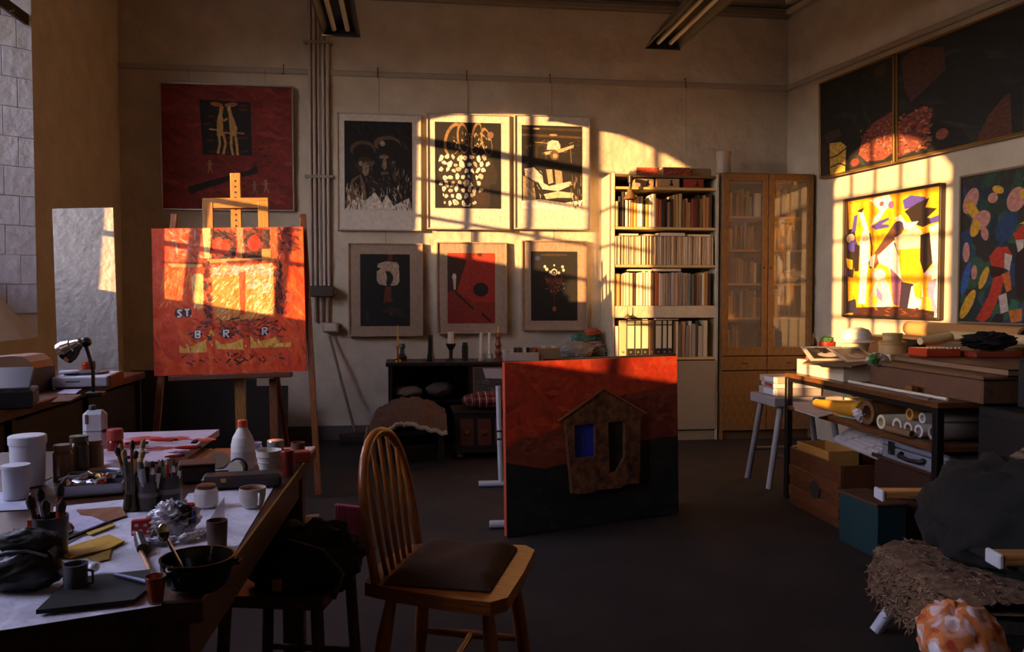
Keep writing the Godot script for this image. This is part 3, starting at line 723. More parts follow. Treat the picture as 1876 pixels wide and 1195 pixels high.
	a.poly([0.56, 0.36, 0.78, 0.28, 0.84, 0.34, 0.84, 0.5, 0.62, 0.52, 0.58, 0.44], C("ecd6ae")).poly([0.6, 0.46, 0.82, 0.46, 0.84, 0.66, 0.74, 0.74, 0.64, 0.7], C("e2a115")).poly([0.82, 0.36, 0.94, 0.34, 0.94, 0.58, 0.86, 0.66, 0.82, 0.56], blk)
	a.poly([0.9, 0.3, 1, 0.28, 1, 1, 0.95, 1, 0.92, 0.8, 0.94, 0.6], C("f0e6d2")).poly([0.86, 0.66, 0.98, 0.58, 1, 0.62, 0.9, 0.7], lil).poly([0.9, 0.72, 0.98, 0.7, 0.95, 0.84, 1, 0.96, 0.96, 0.97, 0.9, 0.88], C("a888b4"))
	a.ell(0.4, 0.66, 0.08, 0.06, C("c7a896")).ell(0.41, 0.66, 0.06, 0.045, wht)
	a.poly([0.32, 0.94, 0.3, 0.86, 0.36, 0.72, 0.46, 0.68, 0.52, 0.74, 0.56, 0.94], C("d9bdb4")).poly([0.42, 0.72, 0.5, 0.74, 0.56, 0.9, 0.36, 0.94, 0.48, 0.86], C("f0ddd0")).poly([0.38, 0.76, 0.44, 0.82, 0.44, 0.88, 0.38, 0.84], pu.lightened(0.25)).poly([0.34, 0.8, 0.4, 0.86, 0.36, 0.93, 0.32, 0.9], C("e9b53a"))
	a.poly([0.52, 0.6, 0.66, 0.72, 0.64, 0.92, 0.56, 0.9], C("8e5a78")).poly([0.64, 0.72, 0.76, 0.74, 0.74, 0.96, 0.62, 0.96], C("2c2338")).poly([0.74, 0.76, 0.84, 0.72, 0.86, 0.84, 0.82, 0.96, 0.7, 0.96], wht).poly([0.76, 0.76, 0.84, 0.72, 0.84, 0.86, 0.78, 0.84], C("e2a018")).poly([0.84, 0.84, 0.92, 0.84, 0.96, 0.98, 0.84, 0.98], C("e8c04c"))
	a.poly([0.16, 0.93, 0.6, 0.92, 0.96, 0.95, 0.96, 1, 0.1, 1], C("3d1f16")).rough(40, 0.16, 0.93, 0.95, 1, [C("6b2a1c"), C("241611"), C("8a4a22")], 0.08, 0.02, 0.1, 0.5)
	a.poly([0.05, 0.88, 0.14, 0.86, 0.16, 0.98, 0.04, 0.98], C("2a2436"))
	a.grain(0.07, 18)
	var tl := PR(1541, 367, 0.04); var tr := PR(1722, 335, 0.04); var bl := PR(1546, 580, 0.04); var brr := PR(1723, 588, 0.04)
	var w := (tr - tl).dot(RU); w = (w + (brr - bl).dot(RU)) * 0.5
	var h := (tl.y - bl.y + tr.y - brr.y) * 0.5
	var c := (tl + tr + bl + brr) * 0.25
	o = thing("yellow_painting", "sunlit yellow painting of white and purple figures", "painting")
	o.transform = Transform3D(RB, c - RN * 0.038)
	var df := M("33281e", 0.5)
	fr = MB.new()
	for s in [-1, 1]:
		fr.box(Vector3(s * (w * 0.5 - 0.008), 0, 0.02), Vector3(0.018, h, 0.045), 0.003)
		fr.box(Vector3(0, s * (h * 0.5 - 0.008), 0.02), Vector3(w - 0.03, 0.02, 0.045), 0.003)
	part(o, "frame", fr.mesh(), df)
	part(o, "canvas", slab(w - 0.03, h - 0.03, 0.03), art_mat(a, 0.6))
	# many-coloured painting
	a = Art.new(384, 512, C("2f3a2e"), 9)
	var pal := [C("2c4a36"), C("26343c"), C("35302a"), C("2e4566"), C("24302a"), C("3a5a40")]
	var brt := [C("c23a22"), C("b9603a"), C("d9a52e"), C("c98a7a"), C("a8371f"), C("c9b8a8"), C("2f6a4a"), C("3a5fa0"), C("5a2018"), C("cf7a3a")]
	for k in 130:
		var x := rr.randf(); var y := rr.randf()
		a.ell(x, y, 0.03 + rr.randf() * 0.06, 0.04 + rr.randf() * 0.08, pal[rr.randi() % pal.size()], rr.randf() * 0.8 - 0.4)
	a.poly([0.5, 0.0, 0.78, 0.0, 0.68, 0.1, 0.62, 0.1], C("9a5a58"))
	for q in [[0.3, 0.12, 0.05, 0.025, 2, 0.6], [0.26, 0.17, 0.04, 0.035, 3, 0], [0.44, 0.2, 0.07, 0.08, 3, 0.2], [0.5, 0.17, 0.04, 0.03, 2, 0.4], [0.08, 0.17, 0.06, 0.09, 3, 0.3], [0.1, 0.24, 0.04, 0.08, 2, -0.5], [0.17, 0.31, 0.07, 0.07, 3, 0.5], [0.12, 0.36, 0.04, 0.06, 2, 0.2], [0.2, 0.4, 0.03, 0.05, 3, -0.2], [0.05, 0.52, 0.03, 0.07, 3, 0], [0.12, 0.66, 0.025, 0.05, 3, 0], [0.2, 0.7, 0.03, 0.08, 2, 0.3], [0.07, 0.88, 0.04, 0.11, 2, 0.4], [0.05, 0.7, 0.03, 0.12, 7, 0.2], [0.85, 0.1, 0.05, 0.05, 2, 0.5], [0.9, 0.22, 0.04, 0.06, 2, 0], [0.78, 0.5, 0.03, 0.09, 2, 0.2], [0.72, 0.62, 0.08, 0.1, 7, 0.1], [0.86, 0.7, 0.05, 0.1, 3, 0.3]]:
		a.ell(q[0], q[1], q[2], q[3], brt[q[4]], q[5])
	a.poly([0.42, 0.42, 0.5, 0.36, 0.62, 0.36, 0.66, 0.42, 0.62, 0.58, 0.56, 0.5, 0.46, 0.5], brt[0]).poly([0.44, 0.46, 0.5, 0.46, 0.5, 0.54, 0.46, 0.54], brt[5]).poly([0.58, 0.46, 0.64, 0.42, 0.62, 0.56], brt[5]).poly([0.46, 0.36, 0.56, 0.33, 0.66, 0.36, 0.6, 0.37], brt[2])
	a.poly([0.24, 0.56, 0.3, 0.5, 0.38, 0.5, 0.42, 0.56, 0.36, 0.64, 0.26, 0.62], brt[0]).poly([0.36, 0.54, 0.42, 0.56, 0.4, 0.66, 0.36, 0.64], brt[5]).poly([0.24, 0.62, 0.36, 0.64, 0.36, 0.7, 0.26, 0.7], C("3a1a14"))
	a.poly([0.2, 1, 0.14, 0.98, 0.24, 0.82, 0.28, 0.7, 0.36, 0.68, 0.34, 0.8, 0.26, 0.96], brt[0]).poly([0.34, 0.68, 0.4, 0.66, 0.42, 0.78, 0.38, 0.8], C("cf6a2a")).poly([0.32, 0.82, 0.38, 0.8, 0.4, 0.92, 0.34, 0.94], brt[5]).poly([0.42, 0.84, 0.48, 0.86, 0.46, 0.92, 0.4, 0.92], brt[6])
	a.poly([0.52, 0.64, 0.6, 0.62, 0.72, 0.76, 0.74, 0.82, 0.6, 0.78], brt[4]).poly([0.56, 0.72, 0.64, 0.76, 0.7, 0.82, 0.6, 0.8], brt[5]).poly([0.4, 0.92, 0.5, 0.9, 0.5, 0.98, 0.42, 1], C("c9702a")).poly([0.56, 0.84, 0.62, 0.84, 0.6, 1, 0.52, 1], brt[0]).poly([0.7, 0.8, 0.86, 0.9, 0.9, 1, 0.66, 1], C("b9582e")).poly([0.3, 0.94, 0.36, 0.94, 0.36, 1, 0.26, 1], C("2a1a14"))
	a.poly([0.44, 0.56, 0.52, 0.5, 0.56, 0.66, 0.56, 0.86, 0.46, 0.84, 0.44, 0.7], C("2e1a16"))
	a.grain(0.12, 22)
	tl = PR(1755, 324, 0.04); bl = PR(1757, 592, 0.04)
	var wd := 0.98
	h = tl.y - bl.y
	c = (tl + bl) * 0.5 + RU * wd * 0.5
	o = thing("figure_painting", "many-coloured painting of crowded red, green and pink shapes", "painting")
	o.transform = Transform3D(RB, c - RN * 0.038)
	fr = MB.new()
	for s in [-1, 1]:
		fr.box(Vector3(s * (wd * 0.5 - 0.005), 0, 0.02), Vector3(0.014, h, 0.045), 0.003)
		fr.box(Vector3(0, s * (h * 0.5 - 0.005), 0.02), Vector3(wd - 0.02, 0.014, 0.045), 0.003)
	part(o, "frame", fr.mesh(), M("8a7458", 0.6))
	part(o, "canvas", slab(wd - 0.02, h - 0.02, 0.032), art_mat(a, 0.75))
	# two large dark canvases side by side above
	a = Art.new(384, 512, C("161712"), 10)
	a.rough(80, 0, 0, 1, 1, [C("12130f"), C("1b1c16")], 0.3, 0.1, 0.7)
	a.poly([0.06, 0.55, 0.28, 0.53, 0.3, 0.62, 0.08, 0.66], C("46281f")).poly([0.0, 0.66, 0.1, 0.66, 0.12, 1, 0, 1], C("3a211a"))
	a.poly([0.13, 0.66, 0.3, 0.68, 0.38, 0.74, 0.36, 1, 0.14, 1], C("c79a3c")).line([0.13, 0.82, 0.25, 0.81, 0.38, 0.76], 0.02, C("33241a")).line([0.15, 0.92, 0.28, 0.9, 0.37, 0.94], 0.02, C("33241a"))
	a.poly([0.55, 0.86, 0.6, 0.7, 0.75, 0.58, 1, 0.52, 1, 0.92, 0.88, 0.97, 0.66, 0.95], C("7a3a2c")).rough(140, 0.58, 0.6, 1, 0.94, [C("a85a3c"), C("5a261e"), C("8e7560"), C("c0694a"), C("3a2a22")], 0.05, 0.03, 0.5, 1.5).ell(0.5, 0.93, 0.06, 0.04, C("7a3626")).poly([0.74, 0.08, 0.9, 0.02, 0.9, 0.14, 0.82, 0.16], C("4a2c22"))
	a.grain(0.2, 25)
	var b2 := Art.new(512, 512, C("161813"), 11)
	b2.rough(80, 0, 0, 1, 1, [C("12140f"), C("1a1e1b")], 0.3, 0.1, 0.7)
	b2.poly([0.02, 0.06, 0.12, 0.0, 0.27, 0.1, 0.28, 0.3, 0.2, 0.38, 0.08, 0.5, 0.04, 0.34], C("4a2a20")).poly([0.18, 0.0, 0.34, 0.0, 0.36, 0.06, 0.24, 0.08], C("1c211d"))
	b2.poly([0, 0.66, 0.06, 0.6, 0.16, 0.56, 0.2, 0.66, 0.18, 0.84, 0.1, 0.95, 0, 0.98], C("70382c")).rough(110, 0.0, 0.58, 0.2, 0.96, [C("a0503a"), C("55241c"), C("84604c"), C("c0603f")], 0.05, 0.03, 0.5, 1.5).ell(0.26, 0.86, 0.035, 0.05, C("8a4a38"))
	b2.poly([0.44, 0.98, 0.5, 0.8, 0.56, 0.7, 0.6, 0.66, 0.61, 1, 0.4, 1], C("54301f")).poly([0.66, 0.64, 0.7, 0.6, 0.76, 0.84, 0.9, 0.92, 1, 0.9, 1, 1, 0.66, 1], C("54301f"))
	b2.grain(0.2, 26)
	var ty := 2.97
	var p0 := PR(1503, 328, 0.05); var p1 := PR(1641, 302, 0.05)
	var by := p0.y
	for q in [["dark_canvas", "tall black canvas with a red blossom and yellow corner", a, p0, (p1 - p0).dot(RU)], ["dark_canvas", "wide black canvas with rust-brown shapes beside the red blossom", b2, p1 + RU * 0.012, 1.62]]:
		var ww: float = q[4]; var hh := ty - by
		var cc: Vector3 = q[3] + RU * ww * 0.5; cc.y = (ty + by) * 0.5
		o = thing(q[0], q[1], "painting")
		o.transform = Transform3D(RB * Basis(Vector3.RIGHT, 0.02), cc - RN * 0.03)
		fr = MB.new()
		for s in [-1, 1]:
			fr.box(Vector3(s * (ww * 0.5 - 0.01), 0, 0.025), Vector3(0.02, hh, 0.06), 0.004)
			fr.box(Vector3(0, s * (hh * 0.5 - 0.008), 0.025), Vector3(ww - 0.04, 0.016, 0.06), 0.004)
		part(o, "frame", fr.mesh(), M("8a6a34", 0.3, "", 0.6))
		part(o, "canvas", slab(ww - 0.036, hh - 0.03, 0.045), art_mat(q[2], 0.7))

# ================================================================== bookcase, glazed cabinet, sideboard
func book(label: String, group: String, at: Vector3, s: Vector3, col: String, lean := 0.0, cat := "book", called := "book") -> MeshInstance3D:   # at: foot of the spine's left edge; s: thickness, height, depth
	var k := "book"
	if not meshes.has(k):
		var m := MB.new()
		# rounded spine at +z, square fore edge
		var pl := PackedVector2Array([Vector2(-0.5, 1.0), Vector2(-0.5, 0.03), Vector2(-0.3, 0.008), Vector2(0.0, 0.0), Vector2(0.3, 0.008), Vector2(0.5, 0.03), Vector2(0.5, 1.0)])
		m.x = Transform3D(Basis(Vector3(1, 0, 0), Vector3(0, 0, -1), Vector3(0, 1, 0)), Vector3.ZERO)
		m.prism(pl, 0.0, 1.0)
		meshes[k] = m.mesh()
	var o := single(called, label, cat, meshes[k], M(col, 0.7), at + Vector3(s.x * 0.5, 0, 0), Vector3(0, 0, lean), group, s)
	return o

func row_of_books(x0: float, x1: float, y: float, zf: float, spec: Array, where: String, group: String) -> void:   # spec: [colour, words, thickness, height, depth]
	var x := x0
	for i in spec.size():
		var b: Array = spec[i]
		if x + b[2] > x1: break
		var w: PackedStringArray = String(b[1]).split(" ", true, 1)
		var lw: String = String(spec[i - 1][1]).split(" ")[0] if i > 0 else ""
		var rw: String = String(spec[i + 1][1]).split(" ")[0] if i + 1 < spec.size() and x + b[2] + spec[i + 1][2] <= x1 else ""
		var bet := "between %s and %s ones" % [lw, rw] if lw and rw else ("first in its row" if rw else "last in its row")
		if lw and lw == rw: bet = "between two %s ones" % lw
		var tall: String = "tall " if b[3] > 0.27 else ("short " if b[3] < 0.225 else "")
		var thick: String = "thick " if b[2] > 0.0285 else ("slim " if b[2] < 0.0205 else "")
		if b[1].begins_with("thin"): tall = ""; thick = ""
		book("%s%s%s %s %s" % [tall, thick, b[1], bet, where] if not b[1].begins_with("thin") else "%s %s" % [b[1], where], group, Vector3(x, y + 0.001, zf - rng.randf_range(0.0, 0.02)), Vector3(b[2] - 0.001, b[3], b[4]), b[0])
		x += b[2]

func flat_book(label: String, ctr: Vector3, s: Vector3, col: String, yaw := 0.0, called := "magazine", group := "") -> void:
	var o := thing(called, label, called, ctr, yaw, group)
	part(o, "cover", MB.new().box(Vector3(0, s.y - 0.001, 0), Vector3(s.x, 0.002, s.z)).box(Vector3(0, 0.001, 0), Vector3(s.x, 0.002, s.z)).box(Vector3(-s.x * 0.5 + 0.001, s.y * 0.5, 0), Vector3(0.002, s.y, s.z)).mesh(), M(col, 0.6))
	part(o, "pages", MB.new().box(Vector3(0.001, s.y * 0.5, 0), Vector3(s.x - 0.006, s.y - 0.004, s.z - 0.006)).mesh(), M("d9cbb0", 0.85))

func storage() -> void:
	# ---------------------------------------------------------- bookcase
	var x0 := 1.69; var x1 := 2.605; var zf := -6.60
	var wcream := M("d6c7a6", 0.55, "plaster", 0.0, Vector3(2, 2, 2))
	var edge := M("c7ab72", 0.5)
	var bc := thing("bookcase", "tall cream bookcase packed with books and files", "bookcase", Vector3((x0 + x1) * 0.5, 0, -6.79))
	var hw := (x1 - x0) * 0.5
	for s in [-1, 1]:
		part(bc, "side_panel", MB.new().box(Vector3(s * (hw - 0.011), 1.115, 0), Vector3(0.022, 2.23, 0.38), 0.002).mesh(), wcream)
	part(bc, "back_panel", MB.new().box(Vector3(0, 1.1, -0.18), Vector3(hw * 2 - 0.046, 2.2, 0.012)).mesh(), M("6e5a3c", 0.7))
	part(bc, "top_board", MB.new().box(Vector3(0, 2.205, 0), Vector3(hw * 2 - 0.046, 0.02, 0.37), 0.002).mesh(), M("6d583a", 0.5))
	var shelves := [2.114, 1.784, 1.471, 1.11, 0.70]
	for k in 5:
		var y: float = shelves[k]
		if k == 3: part(bc, "deep_shelf", MB.new().box(Vector3(0, 1.08, 0.0), Vector3(hw * 2 - 0.046, 0.1, 0.37), 0.003).mesh(), wcream)
		else: part(bc, "shelf", MB.new().box(Vector3(0, y - 0.011, 0), Vector3(hw * 2 - 0.046, 0.022, 0.37), 0.002).mesh(), edge)
	for s in [-1, 1]:
		var d := part(bc, "door", MB.new().box(Vector3(s * (hw * 0.5 - 0.005), 0.38, 0.192), Vector3(hw - 0.03, 0.58, 0.018), 0.003).mesh(), M("96866c", 0.5))
		part(d, "keyhole_plate", MB.new().box(Vector3(s * 0.06, 0.46, 0.203), Vector3(0.03, 0.008, 0.006), 0.001).mesh(), M("5a4a35", 0.4, "", 0.6))
	part(bc, "plinth", MB.new().box(Vector3(0, 0.04, 0.17), Vector3(hw * 2 - 0.05, 0.08, 0.02)).mesh(), M("8d7c62", 0.6))
	# things on the top board and in the space under it
	var tb := 2.216
	var bxs := [[0.17, 0.20, 0.065, "a8432c", "red patterned shoebox with pale end on top of the bookcase"], [0.40, 0.24, 0.07, "7d2f22", "dark red flowered box on top of the bookcase"]]
	for q in bxs:
		var o := thing("storage_box", q[4], "box", Vector3(x0 + 0.06 + q[0] + q[1] * 0.5 - 0.02, tb, -6.76))
		part(o, "body", MB.new().box(Vector3(0, q[2] * 0.5, 0), Vector3(q[1], q[2], 0.24), 0.003).mesh(), M("cdb791", 0.7))
		var a := Art.new(128, 48, C(q[3]), 31)
		a.rough(120, 0, 0, 1, 1, [C(q[3]), C("d8b26a"), C("c24a2a"), C("5a1c14")], 0.08, 0.05, 0.6, 1.5)
		part(o, "printed_front", slab(q[1] - 0.006, q[2] - 0.006, 0.002), art_mat(a, 0.6), Vector3(0, q[2] * 0.5, 0.12))
	single("paper_packet", "brown paper packet beside the flowered box on the bookcase", "packet", bx(Vector3(0.18, 0.07, 0.2), 0.01), M("8d6f4a", 0.8), Vector3(x1 - 0.13, tb + 0.036, -6.78))
	var y2 := 2.116
	for q in [[0.20, 0.16, 0.068, "9c8468", "plain buff box in the top space of the bookcase"], [0.38, 0.20, 0.072, "b08f62", "pale card box with a dark figure in the top space of the bookcase"], [0.62, 0.17, 0.074, "8a3022", "red box with a black emblem in the top space of the bookcase"]]:
		var o := thing("card_box", q[4], "box", Vector3(x0 + q[0] + q[1] * 0.5, y2, -6.74))
		part(o, "body", MB.new().box(Vector3(0, q[2] * 0.5, 0), Vector3(q[1], q[2], 0.22), 0.003).mesh(), M(q[3], 0.7))
		part(o, "mark", MB.new().lathe([[0, 0], [0.018, 0], [0.02, 0.002], [0.012, 0.03], [0.016, 0.045], [0, 0.05]], 10, Vector3(0.03, 0.014, 0.1)).mesh(), M("2a2018", 0.6))
	# desk-lamp like spring clip hanging in the first bay: dark bell
	var bl := thing("hanging_bell", "dark bell-shaped lamp clipped to the bookcase", "lamp", Vector3(x0 + 0.13, 2.0, -6.53))
	part(bl, "shade", turned([[0.0, 0.085], [0.02, 0.08], [0.028, 0.055], [0.052, 0.012], [0.056, 0.0], [0.053, 0.0], [0.04, 0.03]], 18), M("6b4f2f", 0.4))
	part(bl, "neck", turned([[0.012, 0.08], [0.012, 0.13], [0.02, 0.135], [0.02, 0.19], [0.0, 0.195]], 12), M("2a221a", 0.4))
	part(bl, "clip", bx(Vector3(0.02, 0.03, 0.05), 0.003), M("2a221a", 0.4), Vector3(0, 0.18, -0.03))
	var mid := x0 + 0.026; var rt := x1 - 0.026
	# row 1: assorted books
	var s1 := []
	for q in ["b9a37a pale", "1f1a14 black", "1f1a14 black", "efe0bd cream", "e8d3a4 cream", "c9803a orange", "d9a24a orange", "efe6cc white", "f0e6cf white", "2a231b black", "c79b34 yellow", "efe6cf white", "ece0c6 white", "b9602c rust", "a8552a rust", "2a2018 black", "2e251c black", "8d6b46 brown", "261e16 black", "b08d5c tan", "ac8a58 tan", "b2935f tan", "6b4a2e brown", "b48c5a tan", "ad8252 tan", "8a3a26 red", "5e2418 red", "3a2a1c brown", "8a6b3e brown", "b0824e tan", "a87848 tan", "4a3a2a brown", "9a7a4c tan", "6a2e20 red", "5a2a20 red"]:
		var p: PackedStringArray = q.split(" ")
		s1.append([p[0], "%s book" % p[1], rng.randf_range(0.019, 0.031), rng.randf_range(0.2, 0.285), 0.2])
	row_of_books(mid, rt, 1.785, zf, s1, "on the upper bookcase shelf", "books on the upper shelf")
	# row 2: long run of thin magazines, a few lying on top
	var s2 := []
	for k in 70:
		var ci := rng.randi() % 6
		s2.append([["d8c19a", "e2cfae", "cbb28a", "c8ad84", "dcc8a8", "bfa37c"][ci], ["sand", "ivory", "buff", "tan", "cream", "fawn"][ci] + " magazine", rng.randf_range(0.011, 0.017), 0.232 + rng.randf() * 0.004, 0.21])
	row_of_books(mid, rt, 1.472, zf, s2, "in the second shelf's long run", "magazines on the second shelf")
	for q in [[0.10, 0.16, 0.018, "a98a72", "brown-pink magazine lying flat over the magazine run"], [0.31, 0.16, 0.014, "c0a078", "thin tan magazine lying flat over the magazine run"], [0.47, 0.22, 0.028, "b79a86", "thick pinkish journal lying flat over the magazine run"], [0.70, 0.2, 0.016, "cdb79c", "pale magazine jutting out over the magazine run"]]:
		flat_book(q[4], Vector3(x0 + q[0] + 0.04, 1.472 + 0.238, -6.72 + (0.05 if q[0] > 0.7 else 0.0)), Vector3(q[1], q[2], 0.24), q[3], 0.03, "magazine", "magazines lying flat")
	# row 3
	var s3 := []
	for q in ["b08a54 tan", "c98a48 orange", "d9c49a cream", "d6bd90 cream", "dcc69c cream", "d8c096 cream", "4a3624 brown", "ead9b4 cream", "e6d6b2 cream", "d2b98a tan", "efe4c6 white", "ebe0c4 white", "5a3a22 brown", "c2602a orange", "e8dcc0 white", "d9c8a4 cream", "b39a80 grey", "b59d84 grey", "b09880 grey", "b49c86 grey", "b69e84 grey", "ae967c grey", "b39a84 grey", "9a8a70 grey", "b0a088 grey", "8d9080 grey", "6b5a40 brown", "4a3a28 brown", "8a6248 brown", "9a7a5a brown", "d8c8a4 cream", "b0803e tan", "3a2c1e brown"]:
		var p: PackedStringArray = q.split(" ")
		s3.append([p[0], "%s volume" % p[1], rng.randf_range(0.019, 0.031), rng.randf_range(0.255, 0.285), 0.22])
	row_of_books(mid, rt, 1.131, zf, s3, "on the third bookcase shelf", "volumes on the third shelf")
	for q in [[0.21, 0.2, 0.014, "d9c48e", "cream folder lying across the third-shelf volumes"], [0.44, 0.24, 0.02, "cdb79a", "pinkish folder lying across the third-shelf volumes"]]:
		flat_book(q[4], Vector3(x0 + q[0] + 0.04, 1.131 + 0.288, -6.74), Vector3(q[1], q[2], 0.24), q[3], -0.04, "folder", "folders lying flat")
	# row 4: lever-arch files, then books
	var fx := mid + 0.004
	book("white book beside the lever-arch files", "books beside the files", Vector3(fx, 0.702, zf), Vector3(0.03, 0.26, 0.2), "efe4cc"); fx += 0.034
	var fi := 0
	for q in [["cdb98a", 0.062, "buff-spined file touching the white book"], ["2a2620", 0.07, "wide black white-labelled file touching the buff-spined file"], ["2a2620", 0.055, "slim black white-labelled file between two wide black files"], ["2a2620", 0.066, "wide black white-labelled file between slim black and brown files"], ["6a4a30", 0.05, "brown unlabelled file among black ones"], ["2a2620", 0.062, "wide black white-labelled file between brown and narrow files"], ["2a2620", 0.045, "narrow black labelled file between a wide and a narrow file"], ["2a2620", 0.045, "narrow black labelled file touching the tan book"]]:
		var o := thing("ring_binder", q[2], "file", Vector3(fx + q[1] * 0.5, 0.701, zf), 0.0, "lever-arch files")
		part(o, "case", MB.new().box(Vector3(0, 0.155, -0.14), Vector3(q[1] - 0.003, 0.31, 0.28), 0.003).mesh(), M(q[0], 0.5))
		if q[0] == "2a2620":
			part(o, "spine_label", MB.new().box(Vector3(0, 0.17, 0.0005), Vector3(q[1] - 0.014, 0.19, 0.002)).mesh(), M("dccfa6", 0.8))
			part(o, "label_head", MB.new().box(Vector3(0, 0.29, 0.0005), Vector3(q[1] - 0.014, 0.03, 0.002)).mesh(), M("c9c08a", 0.8))
		part(o, "finger_ring", MB.new().tube([Vector3(0, 0.045, -0.002), Vector3(0, 0.045, 0.002)], 0.009, 12).mesh(), M("b9ac8a", 0.3, "", 0.7))
		fx += q[1]; fi += 1
	for q in [[0.15, 0.16, 0.012, "c6ac78", "buff papers lying on the lever-arch files"], [0.4, 0.2, 0.015, "b89a80", "pinkish papers lying on the lever-arch files"]]:
		flat_book(q[4], Vector3(x0 + q[0] + 0.08, 0.701 + 0.3115, -6.75), Vector3(q[1], q[2] * 0.6, 0.24), q[3], 0.05, "folder", "folders lying flat")
	var s4 := []
	for q in ["8a6030 tan", "e0cfa8 cream", "6e5a42 brown", "b08a6a speckled", "8e7a62 grey", "d6ccac pale", "a89478 grey", "3e3226 dark", "b0a48a grey", "cabb98 pale"]:
		var p: PackedStringArray = q.split(" ")
		s4.append([p[0], "%s book" % p[1], rng.randf_range(0.02, 0.045), rng.randf_range(0.25, 0.31), 0.22])
	row_of_books(fx + 0.01, rt, 0.701, zf, s4, "beside the lever-arch files", "books beside the files")
	# small figures hung on the side of the shelves
	single("wire_ornament", "small wire ornament standing on the deep white shelf edge", "ornament", turned([[0.0, 0.0], [0.03, 0.0], [0.024, 0.02], [0.008, 0.032], [0.003, 0.04], [0.002, 0.1], [0.0, 0.1]], 12), M("5a4630", 0.5), Vector3(x0 + 0.125, 1.026, -6.57))

	# ---------------------------------------------------------- glazed cabinet
	var cx0 := 2.62; var cx1 := 3.425; var cw := cx1 - cx0
	var oak := wood("9c6f38", 1, 0.45)
	var gc := thing("glazed_cabinet", "tall honey-brown cabinet with two glazed doors", "cabinet", Vector3((cx0 + cx1) * 0.5, 0, -6.77))
	var ch := cw * 0.5
	for s in [-1, 1]: part(gc, "side_panel", MB.new().box(Vector3(s * (ch - 0.011), 1.12, 0), Vector3(0.022, 2.24, 0.4), 0.002).mesh(), oak)
	part(gc, "top_board", MB.new().box(Vector3(0, 2.23, 0), Vector3(cw - 0.046, 0.022, 0.4), 0.002).mesh(), oak)
	part(gc, "back_panel", MB.new().box(Vector3(0, 1.12, -0.19), Vector3(cw - 0.046, 2.18, 0.012)).mesh(), M("5a4128", 0.7))
	var csh := [0.72, 1.03, 1.32, 1.605, 1.885]
	for y in csh: part(gc, "shelf", MB.new().box(Vector3(0, y - 0.009, -0.02), Vector3(cw - 0.046, 0.018, 0.33), 0.002).mesh(), M("a87c46", 0.5))
	for s in [-1, 1]:
		var mx: float = s * (ch * 0.5 - 0.001)
		var dw := ch - 0.008
		var st := 0.05
		var dr := MB.new()
		dr.box(Vector3(mx - dw * 0.5 + st * 0.5, 1.47, 0.2), Vector3(st, 1.52, 0.022), 0.002).box(Vector3(mx + dw * 0.5 - st * 0.5, 1.47, 0.2), Vector3(st, 1.52, 0.022), 0.002)
		dr.box(Vector3(mx, 2.205, 0.2), Vector3(dw - st * 2, 0.05, 0.022), 0.002).box(Vector3(mx, 0.745, 0.2), Vector3(dw - st * 2, 0.07, 0.022), 0.002)
		var d := part(gc, "door", dr.mesh(), oak)
		part(d, "pane", MB.new().box(Vector3(mx, 1.48, 0.2), Vector3(dw - st * 2 + 0.01, 1.42, 0.004)).mesh(), glass("e8dcc0", 0.10, 0.02))
		part(d, "knob", turned([[0.0, 0.0], [0.008, 0.0], [0.008, 0.01], [0.012, 0.018], [0.0, 0.022]], 12), M("8a6432", 0.3, "", 0.5), Vector3(-s * 0.03, 1.45, 0.21), Vector3(PI / 2, 0, 0))
		var dw2 := part(gc, "drawer", MB.new().box(Vector3(mx, 0.645, 0.2), Vector3(dw, 0.115, 0.022), 0.003).mesh(), oak)
		part(dw2, "cup_handle", MB.new().box(Vector3(mx, 0.65, 0.216), Vector3(0.05, 0.012, 0.014), 0.004).mesh(), M("6e4c26", 0.4))
		var ld := part(gc, "lower_door", MB.new().box(Vector3(mx, 0.33, 0.2), Vector3(dw, 0.5, 0.022), 0.003).mesh(), oak)
		part(ld, "knob", turned([[0.0, 0.0], [0.008, 0.0], [0.012, 0.018], [0.0, 0.022]], 12), M("6e4c26", 0.4), Vector3(-s * 0.03, 0.48, 0.21), Vector3(PI / 2, 0, 0))
	part(gc, "plinth", MB.new().box(Vector3(0, 0.035, 0.16), Vector3(cw - 0.05, 0.07, 0.02)).mesh(), M("5a4126", 0.6))
	var lefts := [["b98d4a", "tan"], ["8a6a3e", "brown"], ["c9a869", "cream"], ["6a4a2a", "brown"], ["d8c394", "cream"], ["a8793c", "tan"], ["4e3820", "dark"], ["c79a3e", "yellow"], ["b5a27c", "grey"]]
	for si in 5:
		for half in 2:
			var bx0: float = cx0 + 0.05 + half * (ch - 0.012)
			var lim: float = bx0 + ch - 0.075
			if half == 1 and (si == 1 or si == 2): lim = bx0 + 0.17
			if si == 0: lim = bx0 + (0.2 if half == 0 else 0.12)
			var sp := []
			for k in 16:
				var q: Array = lefts[rng.randi() % lefts.size()]
				sp.append([q[0], "%s book" % q[1], rng.randf_range(0.014, 0.034), rng.randf_range(0.17, 0.245), 0.17])
			row_of_books(bx0, lim, csh[si], -6.72, sp, "on the %s %s cabinet shelf" % ["bottom fourth third second top".split(" ")[si], "left" if half == 0 else "right"], "books in the glazed cabinet")
	single("paper_stack", "pale crumpled papers behind the right glass door", "papers", MB.new().blob(Vector3.ZERO, Vector3(0.08, 0.05, 0.08), 0.3, 4.0, 5).mesh(), M("cdb893", 0.8), Vector3(cx1 - 0.12, 1.39, -6.68))
	single("paper_roll", "short pale paper roll behind the left glass door", "papers", cyl(0.03, 0.03, 0.2, 14), M("d8c59c", 0.8), Vector3(cx0 + 0.36, 1.886, -6.69))
